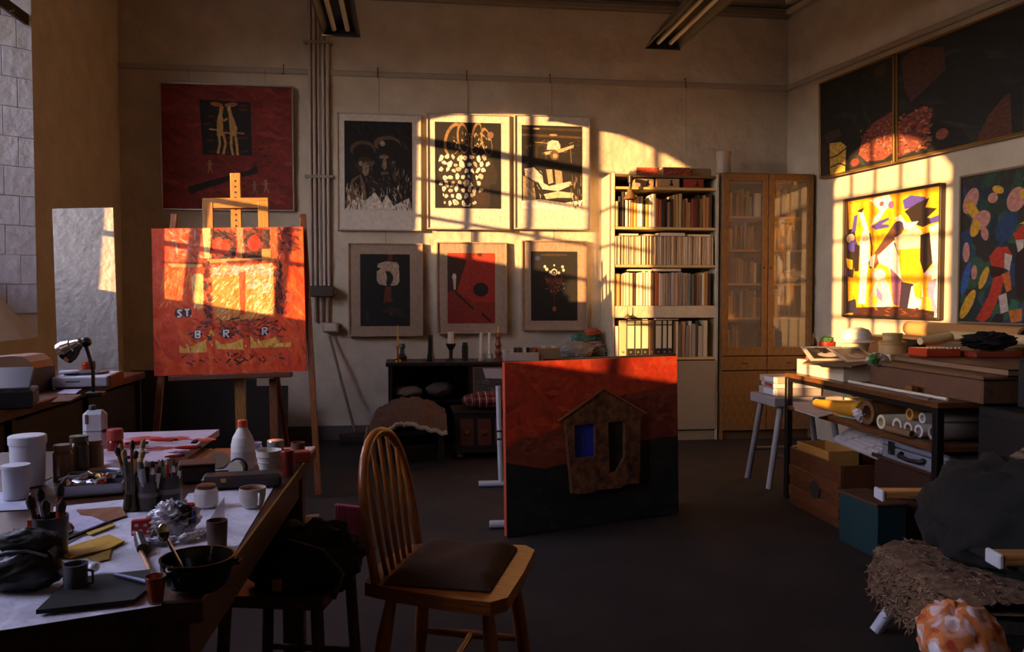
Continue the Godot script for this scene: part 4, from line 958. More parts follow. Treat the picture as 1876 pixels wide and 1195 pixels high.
	# on top of the cabinet
	single("white_vase", "plain pale vase on top of the glazed cabinet", "vase", turned([[0.0, 0.0], [0.05, 0.0], [0.062, 0.02], [0.058, 0.12], [0.066, 0.2], [0.06, 0.2], [0.05, 0.05], [0, 0.03]], 20), M("a89a88", 0.5), Vector3(2.70, 2.242, -6.75))

	# ---------------------------------------------------------- sideboard
	var sx0 := -0.14; var sx1 := 1.66; var sh := 0.68
	var dk := wood("2b2019", 0, 0.45)
	var sd := thing("sideboard", "long low black-brown open sideboard", "sideboard", Vector3((sx0 + sx1) * 0.5, 0, -6.76))
	var sw := sx1 - sx0
	part(sd, "top_board", MB.new().box(Vector3(0, sh - 0.015, 0), Vector3(sw + 0.04, 0.03, 0.42), 0.004).mesh(), dk)
	for x in [-sw * 0.5 + 0.015, -sw * 0.5 + 0.66, 0.38, sw * 0.5 - 0.015]: part(sd, "upright", MB.new().box(Vector3(x, sh * 0.5 - 0.015, 0), Vector3(0.03, sh - 0.034, 0.4), 0.002).mesh(), dk)
	part(sd, "back_panel", MB.new().box(Vector3(0, sh * 0.5, -0.19), Vector3(sw - 0.04, sh - 0.06, 0.012)).mesh(), M("1f1813", 0.7))
	for y in [0.1, 0.36]:
		for q in [[-sw * 0.5 + 0.03, -sw * 0.5 + 0.645], [-sw * 0.5 + 0.675, 0.365], [0.395, sw * 0.5 - 0.03]]:
			part(sd, "shelf", MB.new().box(Vector3((q[0] + q[1]) * 0.5, y, -0.01), Vector3(q[1] - q[0] - 0.002, 0.02, 0.36), 0.002).mesh(), dk)
	# things inside the sideboard
	for q in [[-0.06, 0.26, 0.05, "8c7a66", 0.1, "greyish folded cloth in the sideboard's left bay"], [0.22, 0.24, 0.06, "6e604f", -0.15, "brown folded cloth in the sideboard's left bay"]]:
		single("folded_cloth", q[5], "cloth", MB.new().blob(Vector3(0, 0, 0), Vector3(q[1] * 0.5, q[2], 0.15), 0.12, 2.0, int(q[0] * 100) + 9, 20, 10).mesh(), M(q[3], 0.9, "cloth"), Vector3(sx0 + 0.2 + q[0], 0.375 + q[2] * 1.15, -6.72), Vector3(0, q[4], 0))
	single("paper_pile", "pile of pale papers in the sideboard's middle bay", "papers", bx(Vector3(0.3, 0.05, 0.24), 0.01), M("a39482", 0.85), Vector3(0.71, 0.397, -6.7), Vector3(0, 0.02, 0.0))
	single("grey_bundle", "grey bundle in the sideboard's middle bay", "bundle", MB.new().blob(Vector3.ZERO, Vector3(0.13, 0.06, 0.11), 0.2, 2.5, 17).mesh(), M("857a6c", 0.9, "cloth"), Vector3(0.97, 0.455, -6.72))
	# on the sideboard, left to right
	var top := sh + 0.001
	var sp2 := func(px: float, d: float) -> Vector3: return Vector3(PD(px, 668, d).x, top, -d)
	var o := thing("candlestick", "slim brass candlestick with a tall gold candle", "candlestick", sp2.call(729, 6.7))
	part(o, "stand", turned([[0.0, 0.0], [0.03, 0.0], [0.028, 0.012], [0.008, 0.025], [0.007, 0.1], [0.014, 0.11], [0.012, 0.13], [0, 0.13]], 14), M("b98f3c", 0.25, "", 0.9))
	part(o, "candle", cyl(0.009, 0.007, 0.16, 10), M("c79f4a", 0.4), Vector3(0, 0.13, 0))
	single("oil_lamp", "small dark oil lamp beside the brass candlestick", "lamp", turned([[0, 0], [0.035, 0], [0.04, 0.03], [0.02, 0.06], [0.018, 0.1], [0.03, 0.11], [0.02, 0.14], [0, 0.14]], 16), M("2e3228", 0.3), sp2.call(737, 6.78))
	single("slim_bottle", "tall slim black bottle on the sideboard", "bottle", turned([[0, 0], [0.032, 0], [0.03, 0.03], [0.022, 0.08], [0.02, 0.2], [0.019, 0.215], [0, 0.215]], 16), M("1f211a", 0.2), sp2.call(789, 6.66))
	o = thing("pillar_candle", "thick white candle on a dark goblet stand", "candle", sp2.call(826, 6.7))
	part(o, "goblet", turned([[0, 0], [0.035, 0], [0.034, 0.01], [0.014, 0.025], [0.016, 0.09], [0.03, 0.11], [0.042, 0.135], [0.042, 0.142], [0, 0.142]], 18), M("2a2018", 0.35))
	part(o, "candle", cyl(0.026, 0.026, 0.095, 16), M("d8c6ae", 0.5), Vector3(0, 0.142, 0))
	single("dark_canister", "short black canister on the sideboard", "canister", turned([[0, 0], [0.026, 0], [0.027, 0.12], [0.022, 0.13], [0.022, 0.15], [0, 0.152]], 16), M("1d1c17", 0.3), sp2.call(852, 6.7))
	for q in [[882, "d9c8ac"], [897, "e6d8bc"]]:
		o = thing("church_candle", "tall pale candle in a glass holder beside its twin", "candle", sp2.call(q[0], 6.68), 0.0, "twin candles in glass")
		part(o, "candle", cyl(0.014, 0.014, 0.21, 12), M(q[1], 0.5), Vector3(0, 0.02, 0))
		part(o, "glass_holder", turned([[0, 0], [0.027, 0], [0.028, 0.06], [0.026, 0.06], [0.025, 0.01], [0, 0.01]], 16), glass("d8d0c0", 0.25))
	o = thing("turned_candlestick", "red-brown turned wooden candlestick", "candlestick", sp2.call(913, 6.66))
	part(o, "stem", turned([[0, 0], [0.04, 0], [0.04, 0.015], [0.02, 0.03], [0.03, 0.07], [0.018, 0.1], [0.028, 0.13], [0.016, 0.17], [0.026, 0.2], [0.022, 0.23], [0, 0.23]], 16), M("7a3a24", 0.35))
	part(o, "candle", cyl(0.01, 0.008, 0.05, 10), M("d9a44a", 0.4), Vector3(0, 0.23, 0))
	single("small_jar", "small whitish jar right of the turned candlestick", "jar", cyl(0.022, 0.025, 0.09, 14), M("b8ab9c", 0.4), sp2.call(926, 6.62))
	o = thing("open_box", "pale open box holding black and orange tapes", "box", sp2.call(955, 6.7))
	for q in [[-0.13, 0.0, 0.008, 0.2], [0.13, 0.0, 0.008, 0.2], [0.0, 0.1, 0.26, 0.008], [0.0, -0.1, 0.26, 0.008]]:
		part(o, "side", MB.new().box(Vector3(q[0], 0.035, q[1]), Vector3(q[2], 0.07, q[3]), 0.002).mesh(), M("b0a294", 0.8))
	part(o, "base", MB.new().box(Vector3(0, 0.004, 0), Vector3(0.25, 0.006, 0.19)).mesh(), M("b0a294", 0.8))
	for q in [[-0.09, "cfc4b4"], [-0.055, "2a221c"], [-0.02, "2c2520"], [0.015, "c9bcaa"], [0.05, "2a221c"], [0.09, "a8512e"]]:
		single("cassette", ("orange" if q[1] == "a8512e" else ("white" if q[1].begins_with("c") else "black")) + " tape case standing in the pale open box", "tape", bx(Vector3(0.024, 0.1, 0.07), 0.002), M(q[1], 0.4), o.position + Vector3(q[0], 0.058, 0.05), Vector3(0, 0, 0.0), "tapes in the open box")
	o = thing("brown_box", "brown card box with pale lids on top", "box", sp2.call(1004, 6.74))
	part(o, "body", MB.new().box(Vector3(0, 0.05, 0), Vector3(0.22, 0.1, 0.2), 0.004).mesh(), M("94714a", 0.8))
	for s in [-0.05, 0.04]: part(o, "lid", cyl(0.022, 0.022, 0.018, 14), M("cfc2ac", 0.5), Vector3(s, 0.1, 0.05))
	single("grey_bag", "shiny grey plastic bag on the sideboard", "bag", MB.new().blob(Vector3.ZERO, Vector3(0.13, 0.07, 0.06), 0.25, 4.0, 23, 30, 18).mesh(), M("8f857c", 0.25), sp2.call(1056, 6.61) + Vector3(0, 0.084, 0))
	o = thing("cloth_heap", "heap of orange, green and pink cloths beside the bookcase", "cloth", sp2.call(1080, 6.82))
	part(o, "green_cloth", MB.new().blob(Vector3(-0.01, 0.16, 0), Vector3(0.115, 0.06, 0.1), 0.25, 3.0, 4).mesh(), M("4f7a58", 0.8, "cloth"))
	part(o, "pink_cloth", MB.new().blob(Vector3(-0.005, 0.115, 0.03), Vector3(0.11, 0.045, 0.1), 0.25, 3.0, 5).mesh(), M("dba896", 0.8, "cloth"))
	part(o, "orange_cloth", MB.new().blob(Vector3(0.025, 0.215, 0.01), Vector3(0.075, 0.04, 0.08), 0.25, 3.0, 6).mesh(), M("d0602a", 0.8, "cloth"))
	part(o, "teal_cloth", MB.new().blob(Vector3(-0.12, 0.17, 0.02), Vector3(0.04, 0.04, 0.05), 0.3, 3.0, 8).mesh(), M("5f9a88", 0.8, "cloth"))
	part(o, "white_cloth", MB.new().blob(Vector3(0.04, 0.06, 0.02), Vector3(0.1, 0.05, 0.1), 0.2, 3.0, 9).mesh(), M("c9bda4", 0.8, "cloth"))
	# leaning framed picture in front of the sideboard
	var lp := Vector3(PD(896, 745, 6.33).x, 0.366 + 0.146, -6.375)
	o = thing("leaning_picture", "small picture in a thin wood frame leaning by the sideboard", "picture", Vector3.ZERO)
	o.transform = Transform3D(Basis.from_euler(Vector3(-0.3, 0.0, 0.0)), lp)
	part(o, "frame", MB.new().box(Vector3(-0.115, 0, 0), Vector3(0.012, 0.28, 0.02)).box(Vector3(0.115, 0, 0), Vector3(0.012, 0.28, 0.02)).box(Vector3(0, 0.14, 0), Vector3(0.242, 0.012, 0.02)).box(Vector3(0, -0.14, 0), Vector3(0.242, 0.012, 0.02)).mesh(), wood("8a5c36", 1))
	var a := Art.new(96, 112, C("3a332e"), 61)
	a.poly([0.3, 0, 1, 0, 1, 0.32, 0.4, 0.3], C("b5a9a6")).rough(30, 0, 0.35, 1, 1, [C("4a4038"), C("5e5048")], 0.3, 0.1, 0.2)
	part(o, "picture", slab(0.222, 0.27, 0.006), art_mat(a, 0.5), Vector3.ZERO)
	# low chest with blankets in front of the sideboard
	o = thing("carved_chest", "low dark carved chest with reddish ornament", "chest", Vector3(PD(884, 800, 6.2).x, 0, -6.2))
	part(o, "body", MB.new().box(Vector3(0, 0.19, 0), Vector3(0.44, 0.3, 0.34), 0.008).mesh(), wood("2a1c16", 0))
	part(o, "lid", MB.new().box(Vector3(0, 0.35, 0), Vector3(0.47, 0.025, 0.37), 0.006).mesh(), wood("38241a", 0))
	for s in [[-0.18, -0.13], [0.18, -0.13], [-0.18, 0.13], [0.18, 0.13]]: part(o, "foot", turned([[0, 0], [0.02, 0], [0.032, 0.02], [0.025, 0.04], [0, 0.04]], 12), M("5a2a1c", 0.5), Vector3(s[0], 0, s[1]))
	for s in [-0.13, 0.0, 0.13]:
		var pn := part(o, "carved_panel", MB.new().box(Vector3(s, 0.2, 0.172), Vector3(0.1, 0.2, 0.012), 0.004).mesh(), M("5c2a1a", 0.6))
		part(pn, "rosette", MB.new().tube([Vector3(s, 0.2, 0.176), Vector3(s, 0.2, 0.186)], [0.034, 0.012], 10).mesh(), M("7a3a22", 0.6))
	var bench := thing("low_bench", "low dark bench under blankets before the sideboard", "bench", Vector3(PD(752, 800, 6.1).x, 0, -6.12))
	part(bench, "seat", MB.new().box(Vector3(0, 0.27, 0), Vector3(0.5, 0.04, 0.42), 0.006).mesh(), wood("231a14", 0))
	for s in [[-0.22, -0.18], [0.22, -0.18], [-0.22, 0.18], [0.22, 0.18]]: part(bench, "leg", MB.new().box(Vector3(s[0], 0.125, s[1]), Vector3(0.045, 0.25, 0.045), 0.004).mesh(), wood("231a14", 1))
	# brown blanket with a pale border, drawn as a sagging sheet over the bench
	var rows := []
	var nz := FastNoiseLite.new(); nz.seed = 3; nz.frequency = 1.3
	for i in 19:
		var u := i / 18.0
		var row := []
		for j in 31:
			var v := j / 30.0
			var xx := lerpf(-0.31, 0.26, v); var zz := lerpf(-0.22, 0.27, u)
			var yy: float = 0.30 + 0.13 * exp(-pow((v - 0.55) * 2.3, 2.0)) * (1.0 - u * 0.5) + 0.05 * nz.get_noise_2d(xx * 5.0, zz * 5.0)
			yy -= 0.12 * pow(clampf(-(v - 0.14) / 0.14, 0.0, 1.0), 2.0) + 0.08 * pow(clampf((u - 0.8) / 0.2, 0, 1), 2.0)
			yy = max(yy, 0.296 if u < 0.86 and v > 0.1 else 0.14)
			row.append(Vector3(xx, yy, zz))
		rows.append(row)
	o = thing("brown_blanket", "brown blanket with a pale fringe heaped on the low bench", "blanket", bench.position)
	var top_rows := []
	for row in rows:
		var rv: Array = row.duplicate(); rv.reverse(); top_rows.append(rv)
	var bm := MB.new(); bm.grid(rows)
	var und := []
	for row in top_rows:
		var r2 := []
		for p in row: r2.append(p - Vector3(0, 0.008, 0))
		und.append(r2)
	bm.grid(und)
	part(o, "cloth", bm.mesh(), M("7a5740", 0.95, "cloth"))
	var fr := []
	for j in range(0, 31): fr.append(rows[18][j] + Vector3(0, 0.0, 0.012))
	part(o, "fringe", MB.new().tube(fr, 0.017, 8).mesh(), M("d6c3a0", 0.95, "cloth"))
	var fl := []
	for i in range(0, 19): fl.append(rows[i][0] + Vector3(-0.008, 0, 0))
	part(o, "end_fringe", MB.new().tube(fl, 0.014, 8).mesh(), M("a8906e", 0.95, "cloth"))
	# tartan cushion
	a = Art.new(128, 128, C("7a1f18"), 71)
	for k in 6:
		a.poly([k / 6.0, 0, k / 6.0 + 0.05, 0, k / 6.0 + 0.05, 1, k / 6.0, 1], C("3a1612")); a.poly([0, k / 6.0, 1, k / 6.0, 1, k / 6.0 + 0.05, 0, k / 6.0 + 0.05], C("2a1a1e"))
		a.poly([k / 6.0 + 0.09, 0, k / 6.0 + 0.105, 0, k / 6.0 + 0.105, 1, k / 6.0 + 0.09, 1], C("d8ccc0")); a.poly([0, k / 6.0 + 0.09, 1, k / 6.0 + 0.09, 1, k / 6.0 + 0.1, 0, k / 6.0 + 0.1], C("c9a8a0"))
	var tm := art_mat(a, 0.95); tm.uv1_triplanar = true; tm.uv1_scale = Vector3(3.2, 3.2, 3.2)
	single("tartan_cushion", "red tartan cushion lying on the carved chest", "cushion", MB.new().blob(Vector3.ZERO, Vector3(0.2, 0.06, 0.16), 0.06, 2.0, 6, 26, 14).mesh(), tm, Vector3(PD(893, 755, 6.15).x, 0.427, -6.14))

# ================================================================== easel, house canvas
func stencil(a: Art, ch: String, x: float, y: float, s: float, c: Color) -> void:   # stencilled capital, s = height
	var w := s * 0.62; var t := s * 0.24
	match ch:
		"S": a.line([x + w, y + 0.1 * s, x + 0.3 * w, y + 0.06 * s, x + 0.1 * w, y + 0.28 * s, x + 0.8 * w, y + 0.62 * s, x + 0.8 * w, y + 0.88 * s, x, y + 0.92 * s], t, c).line([x + w * 0.5, y - 0.08 * s, x + w * 0.5, y + 1.08 * s], t * 0.35, c)
		"T": a.line([x, y + 0.08 * s, x + w, y + 0.08 * s], t, c).line([x + w * 0.5, y + 0.22 * s, x + w * 0.5, y + s], t, c)
		"B": a.line([x + 0.1 * w, y, x + 0.1 * w, y + s], t, c).line([x + 0.35 * w, y + 0.06 * s, x + w, y + 0.12 * s, x + w, y + 0.38 * s, x + 0.35 * w, y + 0.48 * s], t * 0.8, c).line([x + 0.35 * w, y + 0.54 * s, x + w, y + 0.62 * s, x + w, y + 0.86 * s, x + 0.35 * w, y + 0.96 * s], t * 0.8, c)
		"R": a.line([x + 0.1 * w, y, x + 0.1 * w, y + s], t, c).line([x + 0.35 * w, y + 0.06 * s, x + w, y + 0.12 * s, x + w, y + 0.4 * s, x + 0.35 * w, y + 0.5 * s], t * 0.8, c).line([x + 0.45 * w, y + 0.54 * s, x + 1.05 * w, y + s], t * 0.85, c)
		"A": a.line([x, y + s, x + 0.5 * w, y, x + w, y + s], t * 0.8, c).line([x + 0.2 * w, y + 0.66 * s, x + 0.8 * w, y + 0.66 * s], t * 0.6, c)

func easel_and_canvas() -> void:
	# ---------------------------------------------------------- painting on the easel
	var a := Art.new(560, 540, C("d8400e"), 41)
	a.rough(420, 0, 0, 1, 1, [C("d8400e"), C("e04a10"), C("cf3a0c"), C("e25414")], 0.22, 0.05, 1.2)
	var dk := [C("3a1a10"), C("5a2012"), C("7a2c14"), C("2a160e")]
	a.rough(90, 0.1, 0.02, 0.36, 0.22, [C("a8431c"), C("8a5a48"), C("d0551c"), C("b98a74")], 0.1, 0.02, 0.6, 1.2)
	a.rough(150, 0.36, 0.03, 0.54, 0.21, dk, 0.1, 0.035, 0.4, 1.4).rough(200, 0.58, 0.02, 0.83, 0.22, dk, 0.1, 0.04, 0.4, 1.4).rough(60, 0.8, 0.0, 0.96, 0.16, [C("5a2012"), C("8a2c12")], 0.08, 0.03, 0.6, 1)
	a.ell(0.45, 0.13, 0.06, 0.05, C("b8340f")).ell(0.67, 0.11, 0.045, 0.055, C("a62c12")).rough(40, 0.38, 0.06, 0.5, 0.18, [C("c8400f"), C("a8340f")], 0.07, 0.02, 0.5)
	# pale uprights
	for q in [[0.33, 0.385, 0.0, 0.21, "e8b878"], [0.555, 0.6, 0.0, 0.21, "d8875a"], [0.775, 0.83, 0.0, 0.24, "b9582e"]]:
		a.poly([q[0], q[2], q[1], q[2], q[1] - 0.01, q[3], q[0] + 0.012, q[3]], C(q[4])); a.rough(30, q[0], q[2], q[1], q[3], [C(q[4]), C(q[4]).lightened(0.2), C(q[4]).darkened(0.2)], 0.05, 0.012, 1.5, 0.2)
	a.poly([0.06, 0.22, 0.34, 0.235, 0.34, 0.26, 0.08, 0.245], C("7a3216")).poly([0.36, 0.215, 0.8, 0.21, 0.8, 0.235, 0.37, 0.24], C("c88a4a")).poly([0.48, 0.23, 0.76, 0.22, 0.76, 0.245, 0.5, 0.25], C("6a2812")).poly([0.72, 0.15, 0.78, 0.15, 0.78, 0.24, 0.72, 0.24], C("c8823e")).poly([0.1, 0.24, 0.34, 0.25, 0.3, 0.27, 0.12, 0.265], C("b98a4e"))
	# left block
	a.rough(150, 0.05, 0.28, 0.3, 0.52, [C("e0581a"), C("d84e16"), C("e87a32")], 0.1, 0.02, -1.1, 0.4)
	a.poly([0.25, 0.34, 0.28, 0.31, 0.33, 0.32, 0.33, 0.54, 0.29, 0.56, 0.26, 0.48], C("eab36a")).rough(40, 0.26, 0.32, 0.33, 0.55, [C("f2cf96"), C("d8964a")], 0.05, 0.012, 1.4, 0.3)
	# dark uprights
	for k in 60: a.ell(0.355 + a.r.randf_range(-0.018, 0.018), a.r.randf_range(0.24, 0.68), 0.012, 0.014, [C("3a1a12"), C("6a2414"), C("54140c")][k % 3])
	# pale square
	a.poly([0.385, 0.27, 0.79, 0.25, 0.8, 0.62, 0.4, 0.65], C("d08034"))
	a.rough(420, 0.39, 0.27, 0.79, 0.62, [C("dd8a3a"), C("e8a858"), C("d0701f"), C("f0cfa0")], 0.07, 0.014, -0.9, 0.4)
	a.rough(130, 0.39, 0.26, 0.79, 0.33, [C("b9b0b4"), C("9a9298"), C("d8ccc4"), C("c08a6a")], 0.06, 0.014, -0.3, 1.0).rough(90, 0.62, 0.28, 0.78, 0.46, [C("b0a4a6"), C("cdbfb4"), C("c9824a")], 0.06, 0.012, -0.8, 0.8).rough(60, 0.68, 0.36, 0.79, 0.6, [C("f2d6a8"), C("e8b060")], 0.05, 0.012, -0.9, 0.4)
	a.poly([0.565, 0.31, 0.61, 0.3, 0.6, 0.6, 0.57, 0.6], C("b8491c"))
	a.rough(120, 0.8, 0.25, 0.85, 0.6, dk, 0.05, 0.02, 1.4, 0.6).rough(60, 0.82, 0.44, 0.9, 0.6, [C("8a2c12"), C("5a2012")], 0.04, 0.015, 1.2, 1)
	a.rough(140, 0.24, 0.62, 0.86, 0.76, dk + [C("b03410")], 0.07, 0.016, 0.1, 0.9)
	# white stencil letters and the pale broken line under them
	for q in [["S", 0.155, 0.555], ["T", 0.205, 0.55], ["B", 0.27, 0.70], ["R", 0.455, 0.70], ["R", 0.71, 0.69]]:
		a.ell(q[1] + 0.015, q[2] + 0.025, 0.03, 0.035, C("3a1a14")); stencil(a, q[0], q[1], q[2], 0.052, C("dcd4cc"))
	a.ell(0.245, 0.6, 0.005, 0.005, C("dcd4cc"))
	a.line([0.36, 0.74, 0.375, 0.7, 0.39, 0.74], 0.012, C("c8a032")).ell(0.365, 0.76, 0.014, 0.016, C("2a2a16"))
	var yl := C("dba23e")
	a.poly([0.165, 0.79, 0.2, 0.82, 0.26, 0.8, 0.34, 0.76, 0.345, 0.85, 0.165, 0.85], yl).poly([0.4, 0.76, 0.44, 0.8, 0.52, 0.79, 0.58, 0.76, 0.585, 0.84, 0.4, 0.83], yl).poly([0.63, 0.73, 0.66, 0.79, 0.72, 0.78, 0.8, 0.76, 0.82, 0.8, 0.9, 0.8, 0.9, 0.83, 0.63, 0.83], yl)
	a.rough(60, 0.17, 0.77, 0.88, 0.84, [C("e8c070"), C("c8862c"), C("d04a14")], 0.04, 0.012, 1.4, 0.4)
	for k in 40:
		var x := 0.16 + 0.68 * a.r.randf(); var y := 0.875 + 0.06 * a.r.randf()
		a.line([x, y, x + a.r.randf_range(-0.02, 0.04), y + a.r.randf_range(-0.03, 0.03)], 0.01, dk[k % 4])
	a.grain(0.06, 33)
	var D := 5.05
	var tl := PD(273, 419, D); var tr := PD(553, 414, D); var br := PD(564, 679, D); var bl := PD(288, 689, D)
	var w := ((tr - tl).length() + (br - bl).length()) * 0.5; var h := ((tl - bl).length() + (tr - br).length()) * 0.5
	var ctr := (tl + tr + br + bl) * 0.25
	var bs := Basis.from_euler(Vector3(-0.07, 0.0, 0.024))
	var o := thing("easel_painting", "bright orange-red painting with stencilled letters on the easel", "painting")
	o.transform = Transform3D(bs, ctr)
	part(o, "canvas", slab(w, h, 0.006), art_mat(a, 0.45, 0.22))
	part(o, "stretcher", MB.new().box(Vector3(0, 0, -0.012), Vector3(w, h, 0.024), 0.002).mesh(), M("cf420f", 0.7))
	# ---------------------------------------------------------- the easel
	var pine := wood("c98b3e", 1, 0.45); var pinex := wood("c98b3e", 0, 0.45); var dkw := wood("7a3f20", 1, 0.5)
	var inv := bs.inverse()
	var loc := func(px: float, py: float, z: float) -> Vector3: var q: Vector3 = inv * (PD(px, py, D + 0.05) - ctr); q.z = z; return q
	var e := thing("easel", "wooden studio easel with a drilled central mast", "easel", Vector3(ctr.x, 0, ctr.z))
	var fl := Transform3D(bs, Vector3(0, ctr.y, 0))
	var top: Vector3 = loc.call(428, 314, -0.05)
	var mast := part(e, "mast", MB.new().box(Vector3(top.x, (top.y - 1.02) * 0.5, -0.05), Vector3(0.062, top.y + 1.02, 0.026), 0.003).mesh(), pine)
	mast.transform = fl
	for k in 9:
		var hp := part(mast, "peg_hole", rod([Vector3(top.x, top.y - 0.05 - k * 0.034, -0.0365), Vector3(top.x, top.y - 0.05 - k * 0.034, -0.0355)], 0.0065, 10), M("2a1a0e", 0.8))
	var cl: Vector3 = loc.call(380, 372, 0.0); var cr: Vector3 = loc.call(482, 372, 0.0)
	part(e, "clamp_bar", MB.new().box(Vector3((cl.x + cr.x) * 0.5, cl.y, -0.024), Vector3(cr.x - cl.x + 0.06, 0.062, 0.022), 0.003).mesh(), pinex).transform = fl
	for x in [cl.x, cr.x]: part(e, "clamp_arm", MB.new().box(Vector3(x, cl.y - 0.14, -0.02), Vector3(0.062, 0.3, 0.02), 0.003).mesh(), pine).transform = fl
	var p1: Vector3 = loc.call(311, 392, 0.0); var p2: Vector3 = loc.call(549, 387, 0.0)
	var q1 := Vector3(p1.x - 0.1, -ctr.y + 0.02, 0.09); var q2 := Vector3(p2.x + 0.1, -ctr.y + 0.02, 0.09)
	for pr in [[p1, q1], [p2, q2]]:
		var d: Vector3 = (pr[0] - pr[1])
		var m := MB.new()
		m.x = Transform3D(Basis(d.cross(Vector3(0, 0, 1)).normalized(), d.normalized(), d.cross(Vector3(0, 0, 1)).normalized().cross(d.normalized())), pr[1] + Vector3(0, 0, -0.07))
		m.box(Vector3(0, d.length() * 0.5, 0), Vector3(0.036, d.length(), 0.03), 0.003)
		part(e, "post", m.mesh(), wood("a8622e", 1, 0.45)).transform = Transform3D(Basis.from_euler(Vector3(-0.07, 0, 0)), Vector3(0, ctr.y, 0))
	part(e, "ledge", MB.new().box(Vector3(0, -h * 0.5 - 0.018, 0.0), Vector3(w * 0.8, 0.03, 0.09), 0.004).mesh(), dkw).transform = fl
	part(e, "lower_rail", MB.new().box(Vector3(0, 0.22, 0.06), Vector3(1.02, 0.06, 0.025), 0.003).mesh(), dkw)
	var rl := MB.new(); rl.tube([Vector3(top.x + 0.12, 1.35, -0.12), Vector3(top.x + 0.22, 0.02, -0.62)], 0.02, 8)
	part(e, "rear_leg", rl.mesh(), dkw)
	var ds := MB.new().box(Vector3(loc.call(503, 730, 0.0).x, -h * 0.5 - 0.26, -0.05), Vector3(0.045, 0.44, 0.022), 0.003)
	part(e, "drilled_stay", ds.mesh(), wood("9a5a2c", 1)).transform = fl
	# ---------------------------------------------------------- canvas with the little house
	var Lb := PY(926, 985, 0.0)
	var zl := 4.3
	var rt := PY(1240, 941, 0.0)
	var dir := (rt - Lb); dir.y = 0
	var W := dir.length(); dir = dir.normalized()
	var H := 0.87
	a = Art.new(440, 352, C("b4300f"), 51)
	a.rough(300, 0, 0, 1, 0.7, [C("bc3512"), C("aa2c10"), C("b43414"), C("c43c16")], 0.16, 0.06, 0.2, 1.2)
	a.poly([0, 0.5, 0.15, 0.44, 0.25, 0.41, 0.45, 0.3, 0.65, 0.23, 1, 0.17, 1, 0.6, 0, 0.7], C("803218")).rough(160, 0.02, 0.46, 1, 0.52, [C("803218"), C("8c381a"), C("742c14")], 0.14, 0.05, -0.2, 0.6).rough(100, 0.6, 0.24, 1, 0.5, [C("7a2a14"), C("702612")], 0.12, 0.05, -0.2, 0.6)
	a.poly([0, 0.575, 0.2, 0.63, 0.34, 0.62, 0.75, 0.52, 0.9, 0.505, 1, 0.51, 1, 1, 0, 1], C("181a15")).rough(120, 0, 0.66, 1, 1, [C("14160f"), C("1c1f18"), C("181c18")], 0.2, 0.08, 0.1, 0.6)
	a.grain(0.1, 36)
	o = thing("house_canvas", "red and black canvas with a small clay-brown house in relief", "painting")
	var yaw := Basis(dir, Vector3.UP, dir.cross(Vector3.UP))
	o.transform = Transform3D(yaw * Basis(Vector3.RIGHT, -0.03), (Lb + rt) * 0.5 + Vector3(0, H * 0.5 + 0.006, 0))
	part(o, "canvas", slab(W, H, 0.004), art_mat(a, 0.7))
	part(o, "stretcher", MB.new().box(Vector3(0, 0, -0.014), Vector3(W, H, 0.027), 0.002).mesh(), M("b0432a", 0.7))
	var uv := func(u: float, v: float) -> Vector2: return Vector2((u - 0.5) * W, (0.5 - v) * H)
	var clay := M("94592f", 0.85, "mottle", 0.0, Vector3(5, 5, 5))
	var hs := MB.new()
	for pl in [[0.275, 0.36, 0.53, 0.185, 0.78, 0.35, 0.76, 0.37, 0.75, 0.385, 0.32, 0.385], [0.315, 0.384, 0.362, 0.384, 0.362, 0.585, 0.33, 0.6], [0.48, 0.384, 0.555, 0.384, 0.56, 0.69, 0.48, 0.6], [0.652, 0.384, 0.75, 0.384, 0.742, 0.7, 0.652, 0.68], [0.33, 0.583, 0.48, 0.583, 0.56, 0.69, 0.6, 0.69, 0.655, 0.6, 0.742, 0.62, 0.738, 0.775, 0.66, 0.77, 0.62, 0.79, 0.5, 0.785, 0.42, 0.8, 0.345, 0.79]]:
		var pv := PackedVector2Array()
		for k in range(0, pl.size(), 2): pv.append(uv.call(pl[k], pl[k + 1]))
		hs.prism(pv, 0.002, 0.03)
	part(o, "house_relief", hs.mesh(), clay)
	var e1: Vector2 = uv.call(0.27, 0.358); var e2: Vector2 = uv.call(0.53, 0.18); var e3: Vector2 = uv.call(0.785, 0.348)
	part(o, "roof_edge", rod([Vector3(e1.x, e1.y, 0.028), Vector3(e2.x, e2.y, 0.03), Vector3(e3.x, e3.y, 0.028)], 0.008, 6), M("8a4f2a", 0.8))
	var bw: Vector2 = uv.call(0.42, 0.48); var gw: Vector2 = uv.call(0.606, 0.53)
	part(o, "blue_window", MB.new().box(Vector3(bw.x, bw.y, 0.006), Vector3(0.125 * W, 0.21 * H, 0.006)).mesh(), M("2438a8", 0.6))
	part(o, "window_mark", rod([Vector3(bw.x, bw.y + 0.03, 0.0095), Vector3(bw.x + 0.003, bw.y - 0.04, 0.0095)], 0.0025, 5), M("8a5a3a", 0.7))
	part(o, "dark_window", MB.new().box(Vector3(gw.x, gw.y, 0.006), Vector3(0.11 * W, 0.31 * H, 0.006)).mesh(), M("3e3320", 0.8, "mottle"))
	# black canvas leaning behind it, and the white tube stand
	var nrm := dir.cross(Vector3.UP)
	o = thing("black_canvas", "plain black canvas standing behind the house canvas", "canvas")
	o.transform = Transform3D(yaw, rt + dir * -0.33 - nrm * 0.16 + Vector3(0, H * 0.5 + 0.004, 0))
	part(o, "cloth", MB.new().box(Vector3(0, 0, 0.006), Vector3(0.86, H, 0.01), 0.002).mesh(), M("15130f", 0.8))
	part(o, "stretcher", MB.new().box(Vector3(0, 0, -0.008), Vector3(0.86, H, 0.018), 0.002).mesh(), M("3a2c1c", 0.7))
	var stw := M("c9ccd0", 0.3, "", 0.2)
